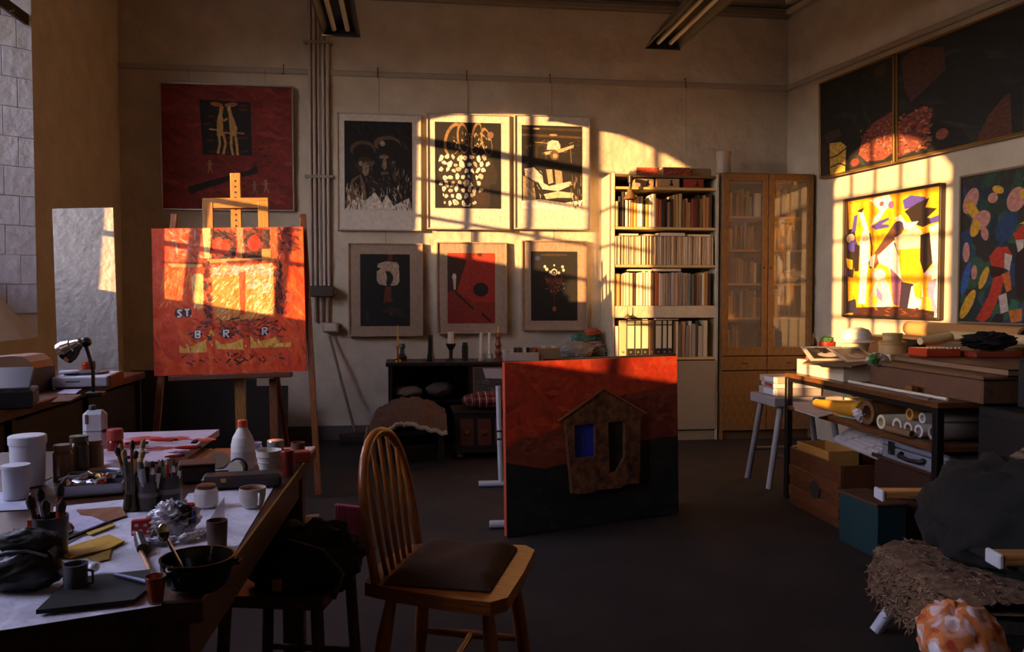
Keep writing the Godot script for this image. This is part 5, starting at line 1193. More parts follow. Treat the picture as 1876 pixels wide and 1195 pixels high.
	o = thing("tube_stand", "white steel tube stand behind the house canvas", "stand")
	var f1 := PY(877, 887, 0.02); var f2 := PY(897, 961, 0.02)
	var g1 := PY(921, 886, 0.02); var g2 := PY(930, 960, 0.02)
	part(o, "foot", rod([f1, g1, g1 + (g1 - f1).normalized() * 0.25], 0.02, 10), stw)
	part(o, "foot", rod([f2, f2 + (g2 - f2).normalized() * 0.095], 0.02, 10), stw)
	part(o, "post", rod([g1 + Vector3(-0.012, 0, 0), g1 + Vector3(-0.03, 0.62, 0)], 0.016, 10), stw)
	for y in [0.28, 0.33]: part(o, "clamp", cyl(0.022, 0.022, 0.012, 12), M("2a2826", 0.4), g1 + Vector3(-0.012 - 0.018 * y / 0.62, y, 0))

# ================================================================== chairs
func windsor(called: String, label: String, at: Vector3, turn: float) -> Node3D:
	var hon := wood("b8692a", 0, 0.3); var hony := wood("b8692a", 1, 0.3)
	var o := thing(called, label, "chair", at, turn)
	var sh := 0.44
	var pl := PackedVector2Array()
	for q in [[-0.17, 0.17], [-0.08, 0.2], [0.1, 0.235], [0.19, 0.24], [0.225, 0.2], [0.23, 0.0], [0.225, -0.2], [0.19, -0.24], [0.1, -0.235], [-0.08, -0.2], [-0.17, -0.17], [-0.19, 0.0]]: pl.append(Vector2(q[0], q[1]))
	var m := MB.new()
	m.x = Transform3D(Basis(Vector3(1, 0, 0), Vector3(0, 0, 1), Vector3(0, -1, 0)), Vector3(0, sh, 0))
	m.prism(pl, 0.0, 0.035)
	part(o, "seat", m.mesh(), hon)
	var hoop := []
	var hwid := 0.18; var top := 0.37
	for k in 25:
		var u := PI * k / 24.0
		var yy: float = pow(sin(u), 0.62) * top
		hoop.append(Vector3(-0.135 - yy * 0.16, sh + 0.005 + yy, cos(u) * (hwid + 0.03 * sin(u))))
	part(o, "hoop", MB.new().tube(hoop, 0.0135, 8).mesh(), hony)
	for k in 5:
		var z := -0.1 + k * 0.05
		var zt := z * 1.25
		var u := acos(clampf(zt / (hwid + 0.025), -1, 1))
		var yy: float = pow(sin(u), 0.62) * top
		part(o, "spindle", rod([Vector3(-0.135, sh, z), Vector3(-0.135 - yy * 0.08, sh + yy * 0.5, (z + zt) * 0.5), Vector3(-0.135 - yy * 0.16, sh + yy, zt)], [0.0075, 0.009, 0.006], 8), hony)
	for sx in [-1, 1]:
		for sz in [-1, 1]:
			part(o, "leg", rod([Vector3(0.03 + sx * 0.13, sh - 0.036, sz * 0.15), Vector3(0.03 + sx * 0.145, 0.3, sz * 0.17), Vector3(0.03 + sx * 0.16, 0.16, sz * 0.19), Vector3(0.03 + sx * 0.175, 0.0, sz * 0.21)], [0.014, 0.02, 0.021, 0.012], 10), hony)
	for sz in [-1, 1]: part(o, "stretcher", rod([Vector3(-0.127, 0.17, sz * 0.188), Vector3(0.03, 0.17, sz * 0.188), Vector3(0.187, 0.17, sz * 0.188)], [0.009, 0.014, 0.009], 8), hon)
	part(o, "cross_stretcher", rod([Vector3(0.03, 0.17, -0.18), Vector3(0.03, 0.17, 0.18)], 0.011, 8), hon)
	return o

func chairs() -> void:
	var pts := [PY(968, 990, 0.44), PY(948, 1106, 0.44)]
	var f: Vector3 = (pts[0] - pts[1]); f.y = 0; f = f.normalized()
	var face := f.cross(Vector3.UP) * 1.0
	if face.x < 0: face = -face
	var mid: Vector3 = (pts[0] + pts[1]) * 0.5 - face * 0.225
	var ang := atan2(-face.z, face.x) - 0.13
	var ch := windsor("windsor_chair", "honey-coloured hoop-back chair with a brown seat pad", Vector3(mid.x, 0, mid.z), ang)
	var pad := thing("seat_pad", "brown cloth pad lying on the hoop-back chair", "cushion", Vector3(mid.x, 0.4412, mid.z) + face * 0.03, ang)
	var rows := []
	for i in 15:
		var row := []
		for j in 15:
			var u := i / 14.0 * 2 - 1; var v := j / 14.0 * 2 - 1
			var e := 1.0 - pow(max(absf(u), absf(v)), 6.0)
			row.append(Vector3(u * 0.145, 0.004 + 0.036 * e + 0.004 * sin(u * 5.0 + v * 3.0) * e, v * 0.185))
		rows.append(row)
	var rev := []
	for row in rows: var r2: Array = row.duplicate(); r2.reverse(); rev.append(r2)
	var pm := MB.new(); pm.grid(rev)
	pm.box(Vector3(0, 0.0025, 0), Vector3(0.288, 0.005, 0.368))
	part(pad, "cover", pm.mesh(), M("5a3c24", 0.95, "cloth", 0.0, Vector3(6, 6, 6)))
	# stool by the table with a dark bag, pink folder and a roll
	var sp := cw(-0.60, 2.2, 0.45)
	var st := thing("wooden_stool", "low brown wooden stool beside the cluttered table", "stool", Vector3(sp.x, 0, sp.z), ang + 0.1)
	part(st, "seat", MB.new().box(Vector3(0, 0.43, 0), Vector3(0.3, 0.03, 0.34), 0.006).mesh(), wood("5a321c", 0))
	for s in [[-1, -1], [-1, 1], [1, -1], [1, 1]]: part(st, "leg", rod([Vector3(s[0] * 0.12, 0.415, s[1] * 0.14), Vector3(s[0] * 0.14, 0.0, s[1] * 0.16)], 0.017, 8), wood("5a321c", 1))
	for s in [-1, 1]: part(st, "rail", rod([Vector3(-0.13, 0.18, s * 0.15), Vector3(0.13, 0.18, s * 0.15)], 0.01, 8), wood("5a321c", 0))
	var bag := thing("dark_bag", "slumped black cloth bag on the low wooden stool", "bag", Vector3(sp.x, 0.446, sp.z) + Vector3(0.05, 0, 0.03))
	part(bag, "body", MB.new().blob(Vector3(0, 0.055, 0), Vector3(0.15, 0.085, 0.14), 0.2, 3.0, 12, 28, 16, -0.72).mesh(), M("1c1914", 0.9, "cloth"))
	part(bag, "strap", rod([Vector3(-0.1, 0.1, 0.05), Vector3(-0.04, 0.13, 0.1), Vector3(0.05, 0.11, 0.13), Vector3(0.1, 0.06, 0.16), Vector3(0.08, 0.01, 0.19)], 0.008, 6), M("241f19", 0.7))
	part(bag, "buckle", bx(Vector3(0.025, 0.03, 0.008), 0.002), M("a8763a", 0.3, "", 0.7), Vector3(-0.06, 0.035, 0.15))
	var pk := PY(640, 958, 0.53)
	var pf := thing("pink_folder", "ribbed pink card folder propped behind the black bag", "folder", Vector3(pk.x, 0.452, pk.z - 0.08), ang - 0.2)
	part(pf, "card", MB.new().box(Vector3(0, 0.055, 0), Vector3(0.115, 0.11, 0.012), 0.002).mesh(), M("c45a7a", 0.7))
	for k in 11: part(pf, "rib", rod([Vector3(-0.052 + k * 0.0104, 0.004, 0.0065), Vector3(-0.052 + k * 0.0104, 0.106, 0.0065)], 0.0025, 5), M("d070904f".substr(0, 6), 0.7))
	var rk := PY(556, 957, 0.53)
	single("cream_roll", "short cream paper roll beside the pink folder", "paper roll", rod([Vector3(-0.04, 0, 0), Vector3(0.045, 0.004, -0.01)], 0.017, 12), M("d8bfa0", 0.7), Vector3(rk.x, 0.53, rk.z))

# ================================================================== counter under the window
func cw(xc: float, zc: float, y: float) -> Vector3:     # place given by metres right of and before the camera
	var r := Basis(Vector3.UP, cam.rotation.y) * Vector3(xc, 0, -zc); return Vector3(r.x, y, r.z)
func hollow(r0: float, r1: float, h: float, t := 0.003, seg := 20) -> ArrayMesh:      # open pot
	return MB.new().lathe([[0, 0], [r0, 0], [r1, h], [r1 - t, h], [r0 - t, t * 2], [0, t * 2]], seg).mesh()
func sheet(called: String, label: String, cat: String, pts: Array, y: float, t: float, col: String, group := "", grain := "plaster") -> MeshInstance3D:   # flat thing traced on the level y
	var c := Vector3.ZERO
	var ws := []
	for i in range(0, pts.size(), 2):
		var p := PY(pts[i], pts[i + 1], y); ws.append(p); c += p
	c /= ws.size()
	var pl := PackedVector2Array()
	for p in ws: pl.append(Vector2(p.x - c.x, -(p.z - c.z)))
	var m := MB.new()
	m.x = Transform3D(Basis(Vector3(1, 0, 0), Vector3(0, 0, -1), Vector3(0, 1, 0)), Vector3.ZERO)
	m.prism(pl, 0.0, t)
	return single(called, label, cat, m.mesh(), M(col, 0.85, grain, 0.0, Vector3(2, 2, 2)), Vector3(c.x, y, c.z), Vector3.ZERO, group)

func counter() -> void:
	var cy := 0.77
	var xe := -1.5; var d0 := 2.62; var d1 := 4.98
	var brown := wood("7a4a2a", 2, 0.45)
	var o := thing("window_counter", "long brown counter running under the window", "counter", Vector3((XL + xe) * 0.5, 0, -(d0 + d1) * 0.5))
	var cwid := xe - XL - 0.004
	part(o, "top", MB.new().box(Vector3(0.002, cy - 0.02, 0), Vector3(cwid, 0.04, d1 - d0), 0.005).mesh(), brown)
	for k in 4:
		var z := -(d1 - d0) * 0.5 + 0.02 + k * ((d1 - d0) - 0.04) / 3.0
		part(o, "upright", MB.new().box(Vector3(0.0, (cy - 0.042) * 0.5, z), Vector3(cwid - 0.04, cy - 0.042, 0.03), 0.002).mesh(), wood("3a2618", 1))
	for k in 3: part(o, "front_panel", MB.new().box(Vector3(cwid * 0.5 - 0.05, 0.37, -(d1 - d0) * 0.5 + 0.41 + k * 0.774), Vector3(0.018, 0.68, 0.73), 0.004).mesh(), wood("2e2017", 1))
	# white board standing on the far end
	var D := 4.9
	var a := PD(107, 540, D); var b := PD(219, 540, D)
	var ty := PD(160, 381, D).y
	var wb := thing("white_board", "tall plain white board standing on the end of the counter", "board", Vector3((a.x + b.x) * 0.5, cy + 0.002, -D + 0.02))
	wb.rotation = Vector3(-0.05, 0.0, 0.035)
	part(wb, "face", MB.new().box(Vector3(0, (ty - cy) * 0.5, 0), Vector3(b.x - a.x, ty - cy, 0.012), 0.002).mesh(), M("aaa396", 0.5, "plaster"))
	part(wb, "batten", MB.new().box(Vector3(0, 0.5, -0.017), Vector3(b.x - a.x - 0.04, 0.05, 0.02), 0.002).mesh(), wood("8a6a48", 0))
	# boxed machine with a tan lid
	var p := PY(73, 722, cy)
	o = thing("boxed_machine", "pale grey box with a dark side at the edge of the counter", "box", p + Vector3(-0.21, 0.001, -0.1), 0.02)
	part(o, "body", MB.new().box(Vector3(0, 0.055, 0), Vector3(0.36, 0.11, 0.26), 0.006).mesh(), M("a9a6ac", 0.6))
	part(o, "side_panel", MB.new().box(Vector3(0.183, 0.055, 0), Vector3(0.005, 0.104, 0.25)).mesh(), M("26221d", 0.6))
	part(o, "handle", rod([Vector3(-0.06, 0.06, 0.131), Vector3(-0.06, 0.06, 0.15), Vector3(0.06, 0.06, 0.15), Vector3(0.06, 0.06, 0.131)], 0.006, 6), M("3a3733", 0.4))
	var ld := thing("machine_cover", "tan domed cover lying on the pale grey box", "cover", o.position + Vector3(0.015, 0.112, 0.0), 0.02)
	var lm := MB.new()
	lm.x = Transform3D(Basis(), Vector3(0, 0, 0))
	lm.prism(PackedVector2Array([Vector2(-0.15, 0), Vector2(0.17, 0), Vector2(0.16, 0.03), Vector2(0.13, 0.055), Vector2(0.08, 0.058), Vector2(-0.13, 0.04), Vector2(-0.155, 0.02)]), -0.11, 0.11)
	part(ld, "shell", lm.mesh(), M("9c7a58", 0.55))
	part(ld, "rim", MB.new().box(Vector3(-0.152, 0.012, 0), Vector3(0.006, 0.02, 0.22), 0.002).mesh(), M("d0ccc8", 0.4))
	# dark recorder
	p = PY(30, 745, cy)
	o = thing("cassette_recorder", "black recorder with a raised lid beside the grey box", "recorder", p + Vector3(-0.08, 0.001, 0.02), 0.3)
	part(o, "body", MB.new().box(Vector3(0, 0.035, 0), Vector3(0.3, 0.07, 0.22), 0.006).mesh(), M("1d1d1c", 0.4))
	var lidm := part(o, "lid", MB.new().box(Vector3(0, 0.006, -0.1), Vector3(0.28, 0.012, 0.2), 0.004).mesh(), M("3d4048", 0.3), Vector3(0, 0.07, 0.1), Vector3(0.35, 0, 0))
	for k in 5: part(o, "key", bx(Vector3(0.028, 0.012, 0.03), 0.003), M("8d9098", 0.3), Vector3(-0.09 + k * 0.04, 0.074, 0.085))
	# record player
	p = PY(137, 714, cy)
	o = thing("record_player", "white record player with wooden sides on the counter", "record player", p + Vector3(0.0, 0.001, -0.16), 0.12)
	part(o, "body", MB.new().box(Vector3(0, 0.032, 0), Vector3(0.24, 0.05, 0.3), 0.006).mesh(), M("c9c9cf", 0.5))
	part(o, "wooden_side", MB.new().box(Vector3(0.126, 0.032, 0), Vector3(0.012, 0.054, 0.3), 0.003).mesh(), wood("8a4a26", 2))
	for s in [[-0.1, -0.12], [0.1, -0.12], [-0.1, 0.12], [0.1, 0.12]]: part(o, "foot", cyl(0.012, 0.012, 0.007, 10), M("1d1b19", 0.6), Vector3(s[0], 0, s[1]))
	part(o, "platter", cyl(0.1, 0.1, 0.012, 28), M("3a3836", 0.3), Vector3(-0.01, 0.057, -0.02))
	part(o, "tone_arm", rod([Vector3(0.095, 0.075, -0.11), Vector3(0.095, 0.078, 0.05), Vector3(0.06, 0.074, 0.09)], 0.004, 6), M("c9c9c9", 0.2, "", 0.9))
	part(o, "slot", bx(Vector3(0.06, 0.006, 0.004), 0.001), M("4a4a50", 0.5), Vector3(-0.03, 0.035, 0.151))
	single("white_saucer", "round white saucer on the record player", "saucer", cyl(0.045, 0.043, 0.01, 20), M("d6dbe0", 0.4), o.position + Vector3(-0.06, 0.07, 0.06))
	# desk lamp
	p = PY(158, 728, cy) + Vector3(0.02, 0, 0)
	o = thing("desk_lamp", "jointed black desk lamp with a chrome shade", "lamp", Vector3(p.x - 0.03, cy + 0.001, p.z - 0.03), -0.1)
	part(o, "clamp", MB.new().box(Vector3(0.04, 0.01, 0), Vector3(0.07, 0.02, 0.05), 0.004).mesh(), M("1c1a17", 0.4))
	part(o, "arm", rod([Vector3(0.03, 0.02, 0), Vector3(0.03, 0.12, 0), Vector3(0.0, 0.225, 0)], 0.008, 8), M("1c1a17", 0.35))
	part(o, "joint", MB.new().blob(Vector3(0.0, 0.235, 0), Vector3(0.025, 0.022, 0.025), 0.0).mesh(), M("1c1a17", 0.35))
	var sh := part(o, "shade", turned([[0.052, 0.0], [0.05, 0.018], [0.036, 0.05], [0.02, 0.066], [0.02, 0.09], [0, 0.092], [0, 0.088], [0.017, 0.088], [0.034, 0.048], [0.049, 0.0]], 22), M("dfe3e8", 0.12, "", 1.0), Vector3(-0.08, 0.19, 0.02), Vector3(0.15, 0, -1.0))
	for q in [[164, 674, "b8461e", "orange-red tin behind the desk lamp"], [174, 672, "2a1d18", "black tin behind the desk lamp"]]:
		var tp := PY(q[0], q[1] + 14, cy)
		single("small_tin", q[3], "tin", turned([[0, 0], [0.02, 0], [0.02, 0.065], [0.017, 0.068], [0.017, 0.075], [0, 0.076]], 14), M(q[2], 0.35), Vector3(tp.x - 0.01, cy + 0.001, tp.z + 0.02))
	sheet("paper_sheet", "white paper lying at the counter edge before the record player", "paper", [103, 722, 118, 714, 150, 713, 138, 722], cy + 0.001, 0.002, "c4c2d0")
	sheet("wooden_offcut", "brown wooden offcut lying at the counter edge", "wood", [93, 741, 112, 727, 150, 726, 128, 738], cy + 0.001, 0.008, "8a5a34", "", "grainy")

# ================================================================== big work table
var TY := 0.75
func tput(px: float, py: float, up := 0.0) -> Vector3: return PY(px, py, TY + 0.0045 + up) 
func pot(called: String, label: String, cat: String, px: float, py: float, wpx: float, hpx: float, prof: Array, mt: Material, group := "", seg := 20) -> MeshInstance3D:   # profile in parts of half width and height
	var p := tput(px, py); var s := mpp(p)
	var r := wpx * 0.5 * s; p += (p - co).normalized() * Vector3(1, 0, 1) * r * 0.7
	var q := []
	for e in prof: q.append([e[0] * r, e[1] * hpx * s])
	return single(called, label, cat, MB.new().lathe(q, seg).mesh(), mt, p, Vector3.ZERO, group)

func work_table() -> void:
	var r0 := PY(372, 1100, TY); var r1 := PY(580, 818, TY)
	var u := (r1 - r0); var L := u.length(); u = u.normalized()
	var lf := Vector3.UP.cross(u)       # to the left
	if lf.x > 0: lf = -lf
	var wid := 1.5
	var o := thing("work_table", "large dark wooden work table strewn with papers and paint pots", "table")
	o.transform = Transform3D(Basis(-lf, Vector3.UP, -u), (r0 + r1) * 0.5 + lf * wid * 0.5)
	o.position.y = 0
	var tw := wood("5a3622", 2, 0.4)
	for k in 5: part(o, "plank", MB.new().box(Vector3(-wid * 0.5 + wid * (k + 0.5) / 5.0, TY - 0.0175, 0), Vector3(wid / 5.0 - 0.002, 0.035, L), 0.003).mesh(), tw)
	for s in [-1, 1]:
		part(o, "apron", MB.new().box(Vector3(s * (wid * 0.5 - 0.05), TY - 0.085, 0), Vector3(0.022, 0.1, L - 0.16), 0.002).mesh(), tw)
		part(o, "end_apron", MB.new().box(Vector3(0, TY - 0.085, s * (L * 0.5 - 0.05)), Vector3(wid - 0.16, 0.1, 0.022), 0.002).mesh(), tw)
		for e in [-1, 1]: part(o, "leg", MB.new().box(Vector3(s * (wid * 0.5 - 0.06), (TY - 0.037) * 0.5, e * (L * 0.5 - 0.06)), Vector3(0.06, TY - 0.037, 0.06), 0.005).mesh(), wood("5a3622", 1, 0.4))
	var y := TY + 0.0008
	# sheets of drawing paper
	sheet("paper_sheet", "large white drawing sheet at the table's right edge under the mug", "paper", [345, 905, 508, 882, 424, 1024, 262, 1035], y, 0.0008, "d9d6e0")
	sheet("paper_sheet", "white drawing sheet in the middle of the table under the yellow card", "paper", [98, 930, 300, 908, 260, 1034, 232, 1080, 88, 1086], y, 0.0008, "d4d2de")
	sheet("paper_sheet", "white sheet along the front edge of the table under the black board", "paper", [-40, 1078, 292, 1020, 296, 1110, -40, 1163], y + 0.0009, 0.0008, "cfcedb")
	sheet("paper_sheet", "pale sheet under the tubs by the window end of the table", "paper", [-30, 902, 56, 904, 54, 934, -30, 938], y + 0.0009, 0.0008, "c4c8dc")
	sheet("paper_sheet", "small white sheet under the black tape dispenser", "paper", [376, 858, 425, 846, 424, 861, 377, 864], y + 0.001, 0.0008, "c9cfe4")
	sheet("paper_sheet", "torn lilac sheet under the shiny ball", "paper", [105, 945, 150, 930, 198, 958, 108, 1004], y + 0.0018, 0.0008, "c6c2dc")
	sheet("paper_sheet", "pink-edged sheet at the table's far right corner", "paper", [520, 822, 578, 818, 545, 852, 515, 860], y, 0.0008, "cfa6a4")
	# paint-smeared board at the back
	var pb := sheet("palette_board", "thick pinkish palette board smeared with red at the back of the table", "palette", [178, 806, 402, 798, 340, 842, 300, 858, 160, 878], y, 0.02, "cdb6c0")
	for q in [[228, 818, 20, "b03a30"], [262, 803, 26, "c44a3c"], [290, 822, 22, "8a2a24"], [322, 804, 24, "b8322a"], [330, 828, 16, "5a4a6a"], [372, 806, 18, "a8342c"], [215, 845, 18, "7d6a74"], [258, 830, 14, "3a3438"]]:
		var sp := PY(q[0], q[1], y + 0.0205); var ss := mpp(sp)
		part(pb, "paint_smear", MB.new().blob(Vector3.ZERO, Vector3(q[2] * ss, 0.0016, q[2] * 0.9 * ss), 0.45, 5.0, int(q[0]), 18, 6).mesh(), M(q[3], 0.4), Vector3(sp.x - pb.position.x, 0.0205, sp.z - pb.position.z))
	var a := 0
	for q in [[250, 812, 40, 9, "b02418", 0.1], [300, 806, 50, 8, "c42a1c", -0.1], [345, 820, 46, 8, "a8201a", 0.05], [320, 836, 34, 7, "b83024", 0.3], [240, 838, 30, 8, "2a2a30", 0.2], [268, 850, 40, 8, "8c8f98", 0.5], [210, 860, 36, 8, "a8abb4", -0.4], [356, 810, 18, 8, "2c3f8a", 1.2]]:
		var p := PY(q[0], q[1], TY + 0.031); var s := mpp(p)
		var t := thing("paint_tube", ["scarlet paint tube lying across the palette board", "long scarlet tube at the palette board's far edge", "crimson tube at the palette board's right end", "red tube lying askew on the palette board", "black-capped dark tube on the palette board", "silver tube lying aslant on the palette board", "dull silver tube at the palette board's left end", "short blue tube on the palette board's corner"][a], "paint tube", p, q[5], "paint tubes on the palette board")
		a += 1
		var ln: float = q[2] * s; var r: float = q[3] * 0.5 * s
		part(t, "body", rod([Vector3(-ln * 0.5, 0, 0), Vector3(-ln * 0.2, 0, 0), Vector3(ln * 0.32, 0, 0), Vector3(ln * 0.36, 0, 0)], [r * 0.4, r * 0.8, r, r * 0.5], 10), M(q[4], 0.35, "", 0.2))
		part(t, "cap", rod([Vector3(ln * 0.36, 0, 0), Vector3(ln * 0.5, 0, 0)], r * 0.6, 8), M("1d1b1a", 0.4))
	# tubs, bottles and jars at the window end
	pot("plastic_tub", "dim white paint tub with a lid at the window end of the table", "tub", 52, 892, 64, 92, [[0, 0], [0.86, 0], [0.94, 0.82], [1, 0.83], [1, 0.98], [0.94, 1], [0, 1]], M("c4c2c6", 0.5))
	pot("plastic_tub", "smaller grey tub in front of the lidded paint tub", "tub", 30, 916, 48, 62, [[0, 0], [0.88, 0], [0.96, 0.9], [1, 0.92], [1, 1], [0, 1]], M("b8b8bf", 0.5))
	var amber := M("6b4526", 0.15)
	pot("amber_jar", "stout brown glass jar behind the metal tray", "jar", 116, 884, 34, 68, [[0, 0], [1, 0], [1, 0.75], [0.8, 0.84], [0.8, 0.87], [0.92, 0.88], [0.92, 1], [0, 1]], amber)
	pot("amber_jar", "taller olive-brown jar behind the metal tray", "jar", 146, 874, 36, 74, [[0, 0], [1, 0], [1, 0.76], [0.82, 0.84], [0.9, 0.86], [0.9, 1], [0, 1]], M("4e3c22", 0.15))
	pot("amber_jar", "pale ochre jar beside the white spirit bottle", "jar", 172, 868, 34, 60, [[0, 0], [1, 0], [1, 0.8], [0.86, 0.88], [0.86, 1], [0, 1]], M("7d6246", 0.3))
	pot("dark_mug", "small dark mug at the back near the window", "mug", 143, 836, 25, 32, [[0, 0], [0.9, 0], [1, 1], [0.9, 1], [0.8, 0.1], [0, 0.1]], M("2a2a2c", 0.3))
	pot("small_bottle", "little white bottle before the dark mug", "bottle", 158, 848, 18, 40, [[0, 0], [1, 0], [1, 0.5], [0.5, 0.68], [0.5, 1], [0, 1]], M("c9cdd8", 0.4))
	var p := tput(168, 836); var s := mpp(p)
	o = thing("spirit_bottle", "tall white plastic spirit bottle with a handle and dark band", "bottle", p + Vector3(0, 0, -0.03), 0.15)
	var hb := 88 * s
	part(o, "body", MB.new().box(Vector3(0, hb * 0.47, 0), Vector3(40 * s, hb * 0.94, 26 * s), 0.012).mesh(), M("c2beC2".to_lower(), 0.45))
	part(o, "label_band", MB.new().box(Vector3(0.002, hb * 0.5, 0), Vector3(40.6 * s, hb * 0.16, 26.6 * s), 0.012).mesh(), M("35302a", 0.6))
	part(o, "grip", MB.new().box(Vector3(-12 * s, hb * 0.76, 13.2 * s), Vector3(5 * s, hb * 0.2, 0.002), 0.0008).mesh(), M("6a4a3a", 0.6))
	part(o, "cap", cyl(7 * s, 6 * s, hb * 0.1, 14), M("20343a", 0.4), Vector3(-4 * s, hb * 0.94, 0))
	o = thing("red_jar", "red-lidded jar at the back left of the palette board", "jar", tput(207, 838) + Vector3(0, 0, -0.02))
	part(o, "glass", turned([[0, 0], [13.5 * s, 0], [13.5 * s, 26 * s], [12 * s, 30 * s], [0, 30 * s]], 18), M("7a2018", 0.2))
	part(o, "lid", turned([[0, 30 * s], [14 * s, 30 * s], [14 * s, 48 * s], [12.5 * s, 50 * s], [0, 50 * s]], 18), M("9c3226", 0.4))
	# metal tray with crumpled tubes
	var t0 := PY(105, 914, TY + 0.004); var t1 := PY(224, 905, TY + 0.004); var t2 := PY(230, 858, TY + 0.004)
	var tw2 := (t1 - t0).length(); var td := 0.17
	var tx := (t1 - t0).normalized()
	o = thing("metal_tray", "shallow grey metal tray holding crumpled paint tubes", "tray")
	var tb := Basis(tx, Vector3.UP, tx.cross(Vector3.UP))
	o.transform = Transform3D(tb, (t0 + t1) * 0.5 - tb.z * td * 0.5)
	part(o, "base", MB.new().box(Vector3(0, 0.002, 0), Vector3(tw2, 0.003, td)).mesh(), M("85858c", 0.3, "", 0.8))
	for q in [[0, td * 0.5, tw2, 0.004], [0, -td * 0.5, tw2, 0.004], [tw2 * 0.5, 0, 0.004, td - 0.005], [-tw2 * 0.5, 0, 0.004, td - 0.005]]: part(o, "rim", MB.new().box(Vector3(q[0], 0.014, q[1]), Vector3(q[2], 0.022, q[3]), 0.001).mesh(), M("9a9aa2", 0.3, "", 0.8))
	for k in 9:
		var cc: String = ["b9bcc6", "a8a8b0", "c9a24a", "7d8290", "c4c6cf", "8a5a3a", "b0b4c0", "d8dae0", "9a3a34"][k]
		var tp: Vector3 = o.transform * Vector3(-tw2 * 0.36 + (k % 5) * tw2 * 0.17, 0.017, -td * 0.27 + (k / 5) * td * 0.42)
		var t := thing("crumpled_tube", ["silver", "dull grey", "ochre", "slate", "bright silver", "brown", "bluish", "white", "dark red"][k] + " crumpled paint tube in the metal tray", "paint tube", tp, 0.5 + k * 0.9, "tubes in the metal tray")
		part(t, "body", rod([Vector3(-0.035, 0, 0), Vector3(-0.015, 0.002, 0.004), Vector3(0.005, 0.0, 0), Vector3(0.026, 0.002, -0.003), Vector3(0.03, 0.002, -0.003)], [0.003, 0.009, 0.007, 0.011, 0.006], 9), M(cc, 0.22, "", 0.7))
		part(t, "cap", rod([Vector3(0.03, 0.002, -0.003), Vector3(0.042, 0.003, -0.004)], 0.006, 8), M("22201e", 0.4))
	# brush vase and pen jars
	p = tput(236, 938); s = mpp(p)
	o = thing("brush_vase", "tall dark waisted metal vase of brushes", "vase", p + Vector3(0, 0, -0.02))
	part(o, "body", turned([[0, 0], [15 * s, 0], [16 * s, 6 * s], [12 * s, 30 * s], [13 * s, 55 * s], [18 * s, 86 * s], [16.5 * s, 86 * s], [11 * s, 55 * s], [0, 20 * s]], 24), M("4a4438", 0.18, "", 0.9))
	for k in 7:
		var an := k * 0.9
		var d := Vector3(cos(an) * 0.25, 1.0, sin(an) * 0.25)
		var b := Vector3(cos(an) * 5 * s, 40 * s, sin(an) * 5 * s)
		var len := (70 + (k * 37) % 34) * s
		var br := thing("paintbrush", ["gold-handled", "ochre-handled", "black-handled", "brown-handled", "yellow-handled", "red-handled", "pale-handled"][k] + " brush standing in the dark metal vase", "brush", o.position + b, 0.0, "brushes in the metal vase")
		part(br, "handle", rod([Vector3.ZERO, d * len * 0.8], [0.003, 0.0042], 7), M(["c9962e", "b98a3a", "2a2420", "7a4a26", "d8b040", "8a2a1a", "c9b48a"][k], 0.3))
		part(br, "bristles", rod([d * len * 0.8, d * len * 0.93, d * len], [0.005, 0.006, 0.001], 7), M("2a211a" if k % 2 else "8a7350", 0.8))
	var jn := 0
	for q in [[268, 936, 40, 52, "3a332c"], [307, 932, 42, 58, "2a2620"]]:
		p = tput(q[0], q[1]); s = mpp(p)
		var jr: float = q[2] * 0.5 * s; var jh: float = q[3] * s
		o = thing("pen_jar", "dark jar crammed with coloured markers" if jn == 0 else "dark ribbed jar crammed with pencils", "jar", p + Vector3(0, 0, -0.02))
		part(o, "body", hollow(jr * 0.92, jr, jh, 0.003), M(q[4], 0.3))
		part(o, "band", turned([[jr * 0.985, jh * 0.45], [jr * 1.0, jh * 0.46], [jr * 1.01, jh * 0.6], [jr * 0.98, jh * 0.61]], 20), M("6b6258", 0.4))
		for k in 11:
			var an := k * 2.4; var rr := jr * 0.75 * sqrt((k + 0.5) / 11.0)
			var cc: String = ["b8342a", "d8d4d0", "c96a72", "2a2a30", "3a4f8a", "c9862e", "8a8f98", "2a2622", "d0c8b8", "6a2a20", "5a7a5a"][(k + jn * 4) % 11]
			var nmw: String = ["red", "white", "pink", "black", "blue", "orange", "grey", "dark", "cream", "maroon", "green"][(k + jn * 4) % 11]
			var d := Vector3(cos(an) * 0.2, 1, sin(an) * 0.2).normalized()
			var ln := (58 + (k * 29) % 36) * s
			var b := o.position + Vector3(cos(an) * rr * 0.6, 0.006, sin(an) * rr * 0.6)
			var pe := thing("marker_pen" if jn == 0 else "pencil", "%s %s standing in the dark %s" % [nmw, "marker" if jn == 0 else "pencil", "marker jar" if jn == 0 else "ribbed jar"], "pen" if jn == 0 else "pencil", b, 0.0, "markers in the dark jar" if jn == 0 else "pencils in the ribbed jar")
			var pr := 0.006 if jn == 0 else 0.0036
			part(pe, "barrel", rod([Vector3.ZERO, d * ln * 0.86], pr, 8), M(cc, 0.4))
			part(pe, "tip", rod([d * ln * 0.86, d * ln], [pr * 0.9, pr * 0.5], 8), M("d8d2c4" if k % 2 else "22201e", 0.4))
		jn += 1
	# right-hand far group
	p = tput(441, 864); s = mpp(p)
	o = thing("glue_bottle", "round-shouldered white bottle with an orange cap", "bottle", p + Vector3(0, 0, -0.03))
	part(o, "body", turned([[0, 0], [19 * s, 0], [21 * s, 4 * s], [21 * s, 46 * s], [18 * s, 60 * s], [9 * s, 76 * s], [8 * s, 80 * s], [0, 80 * s]], 24), M("d2cac6", 0.45))
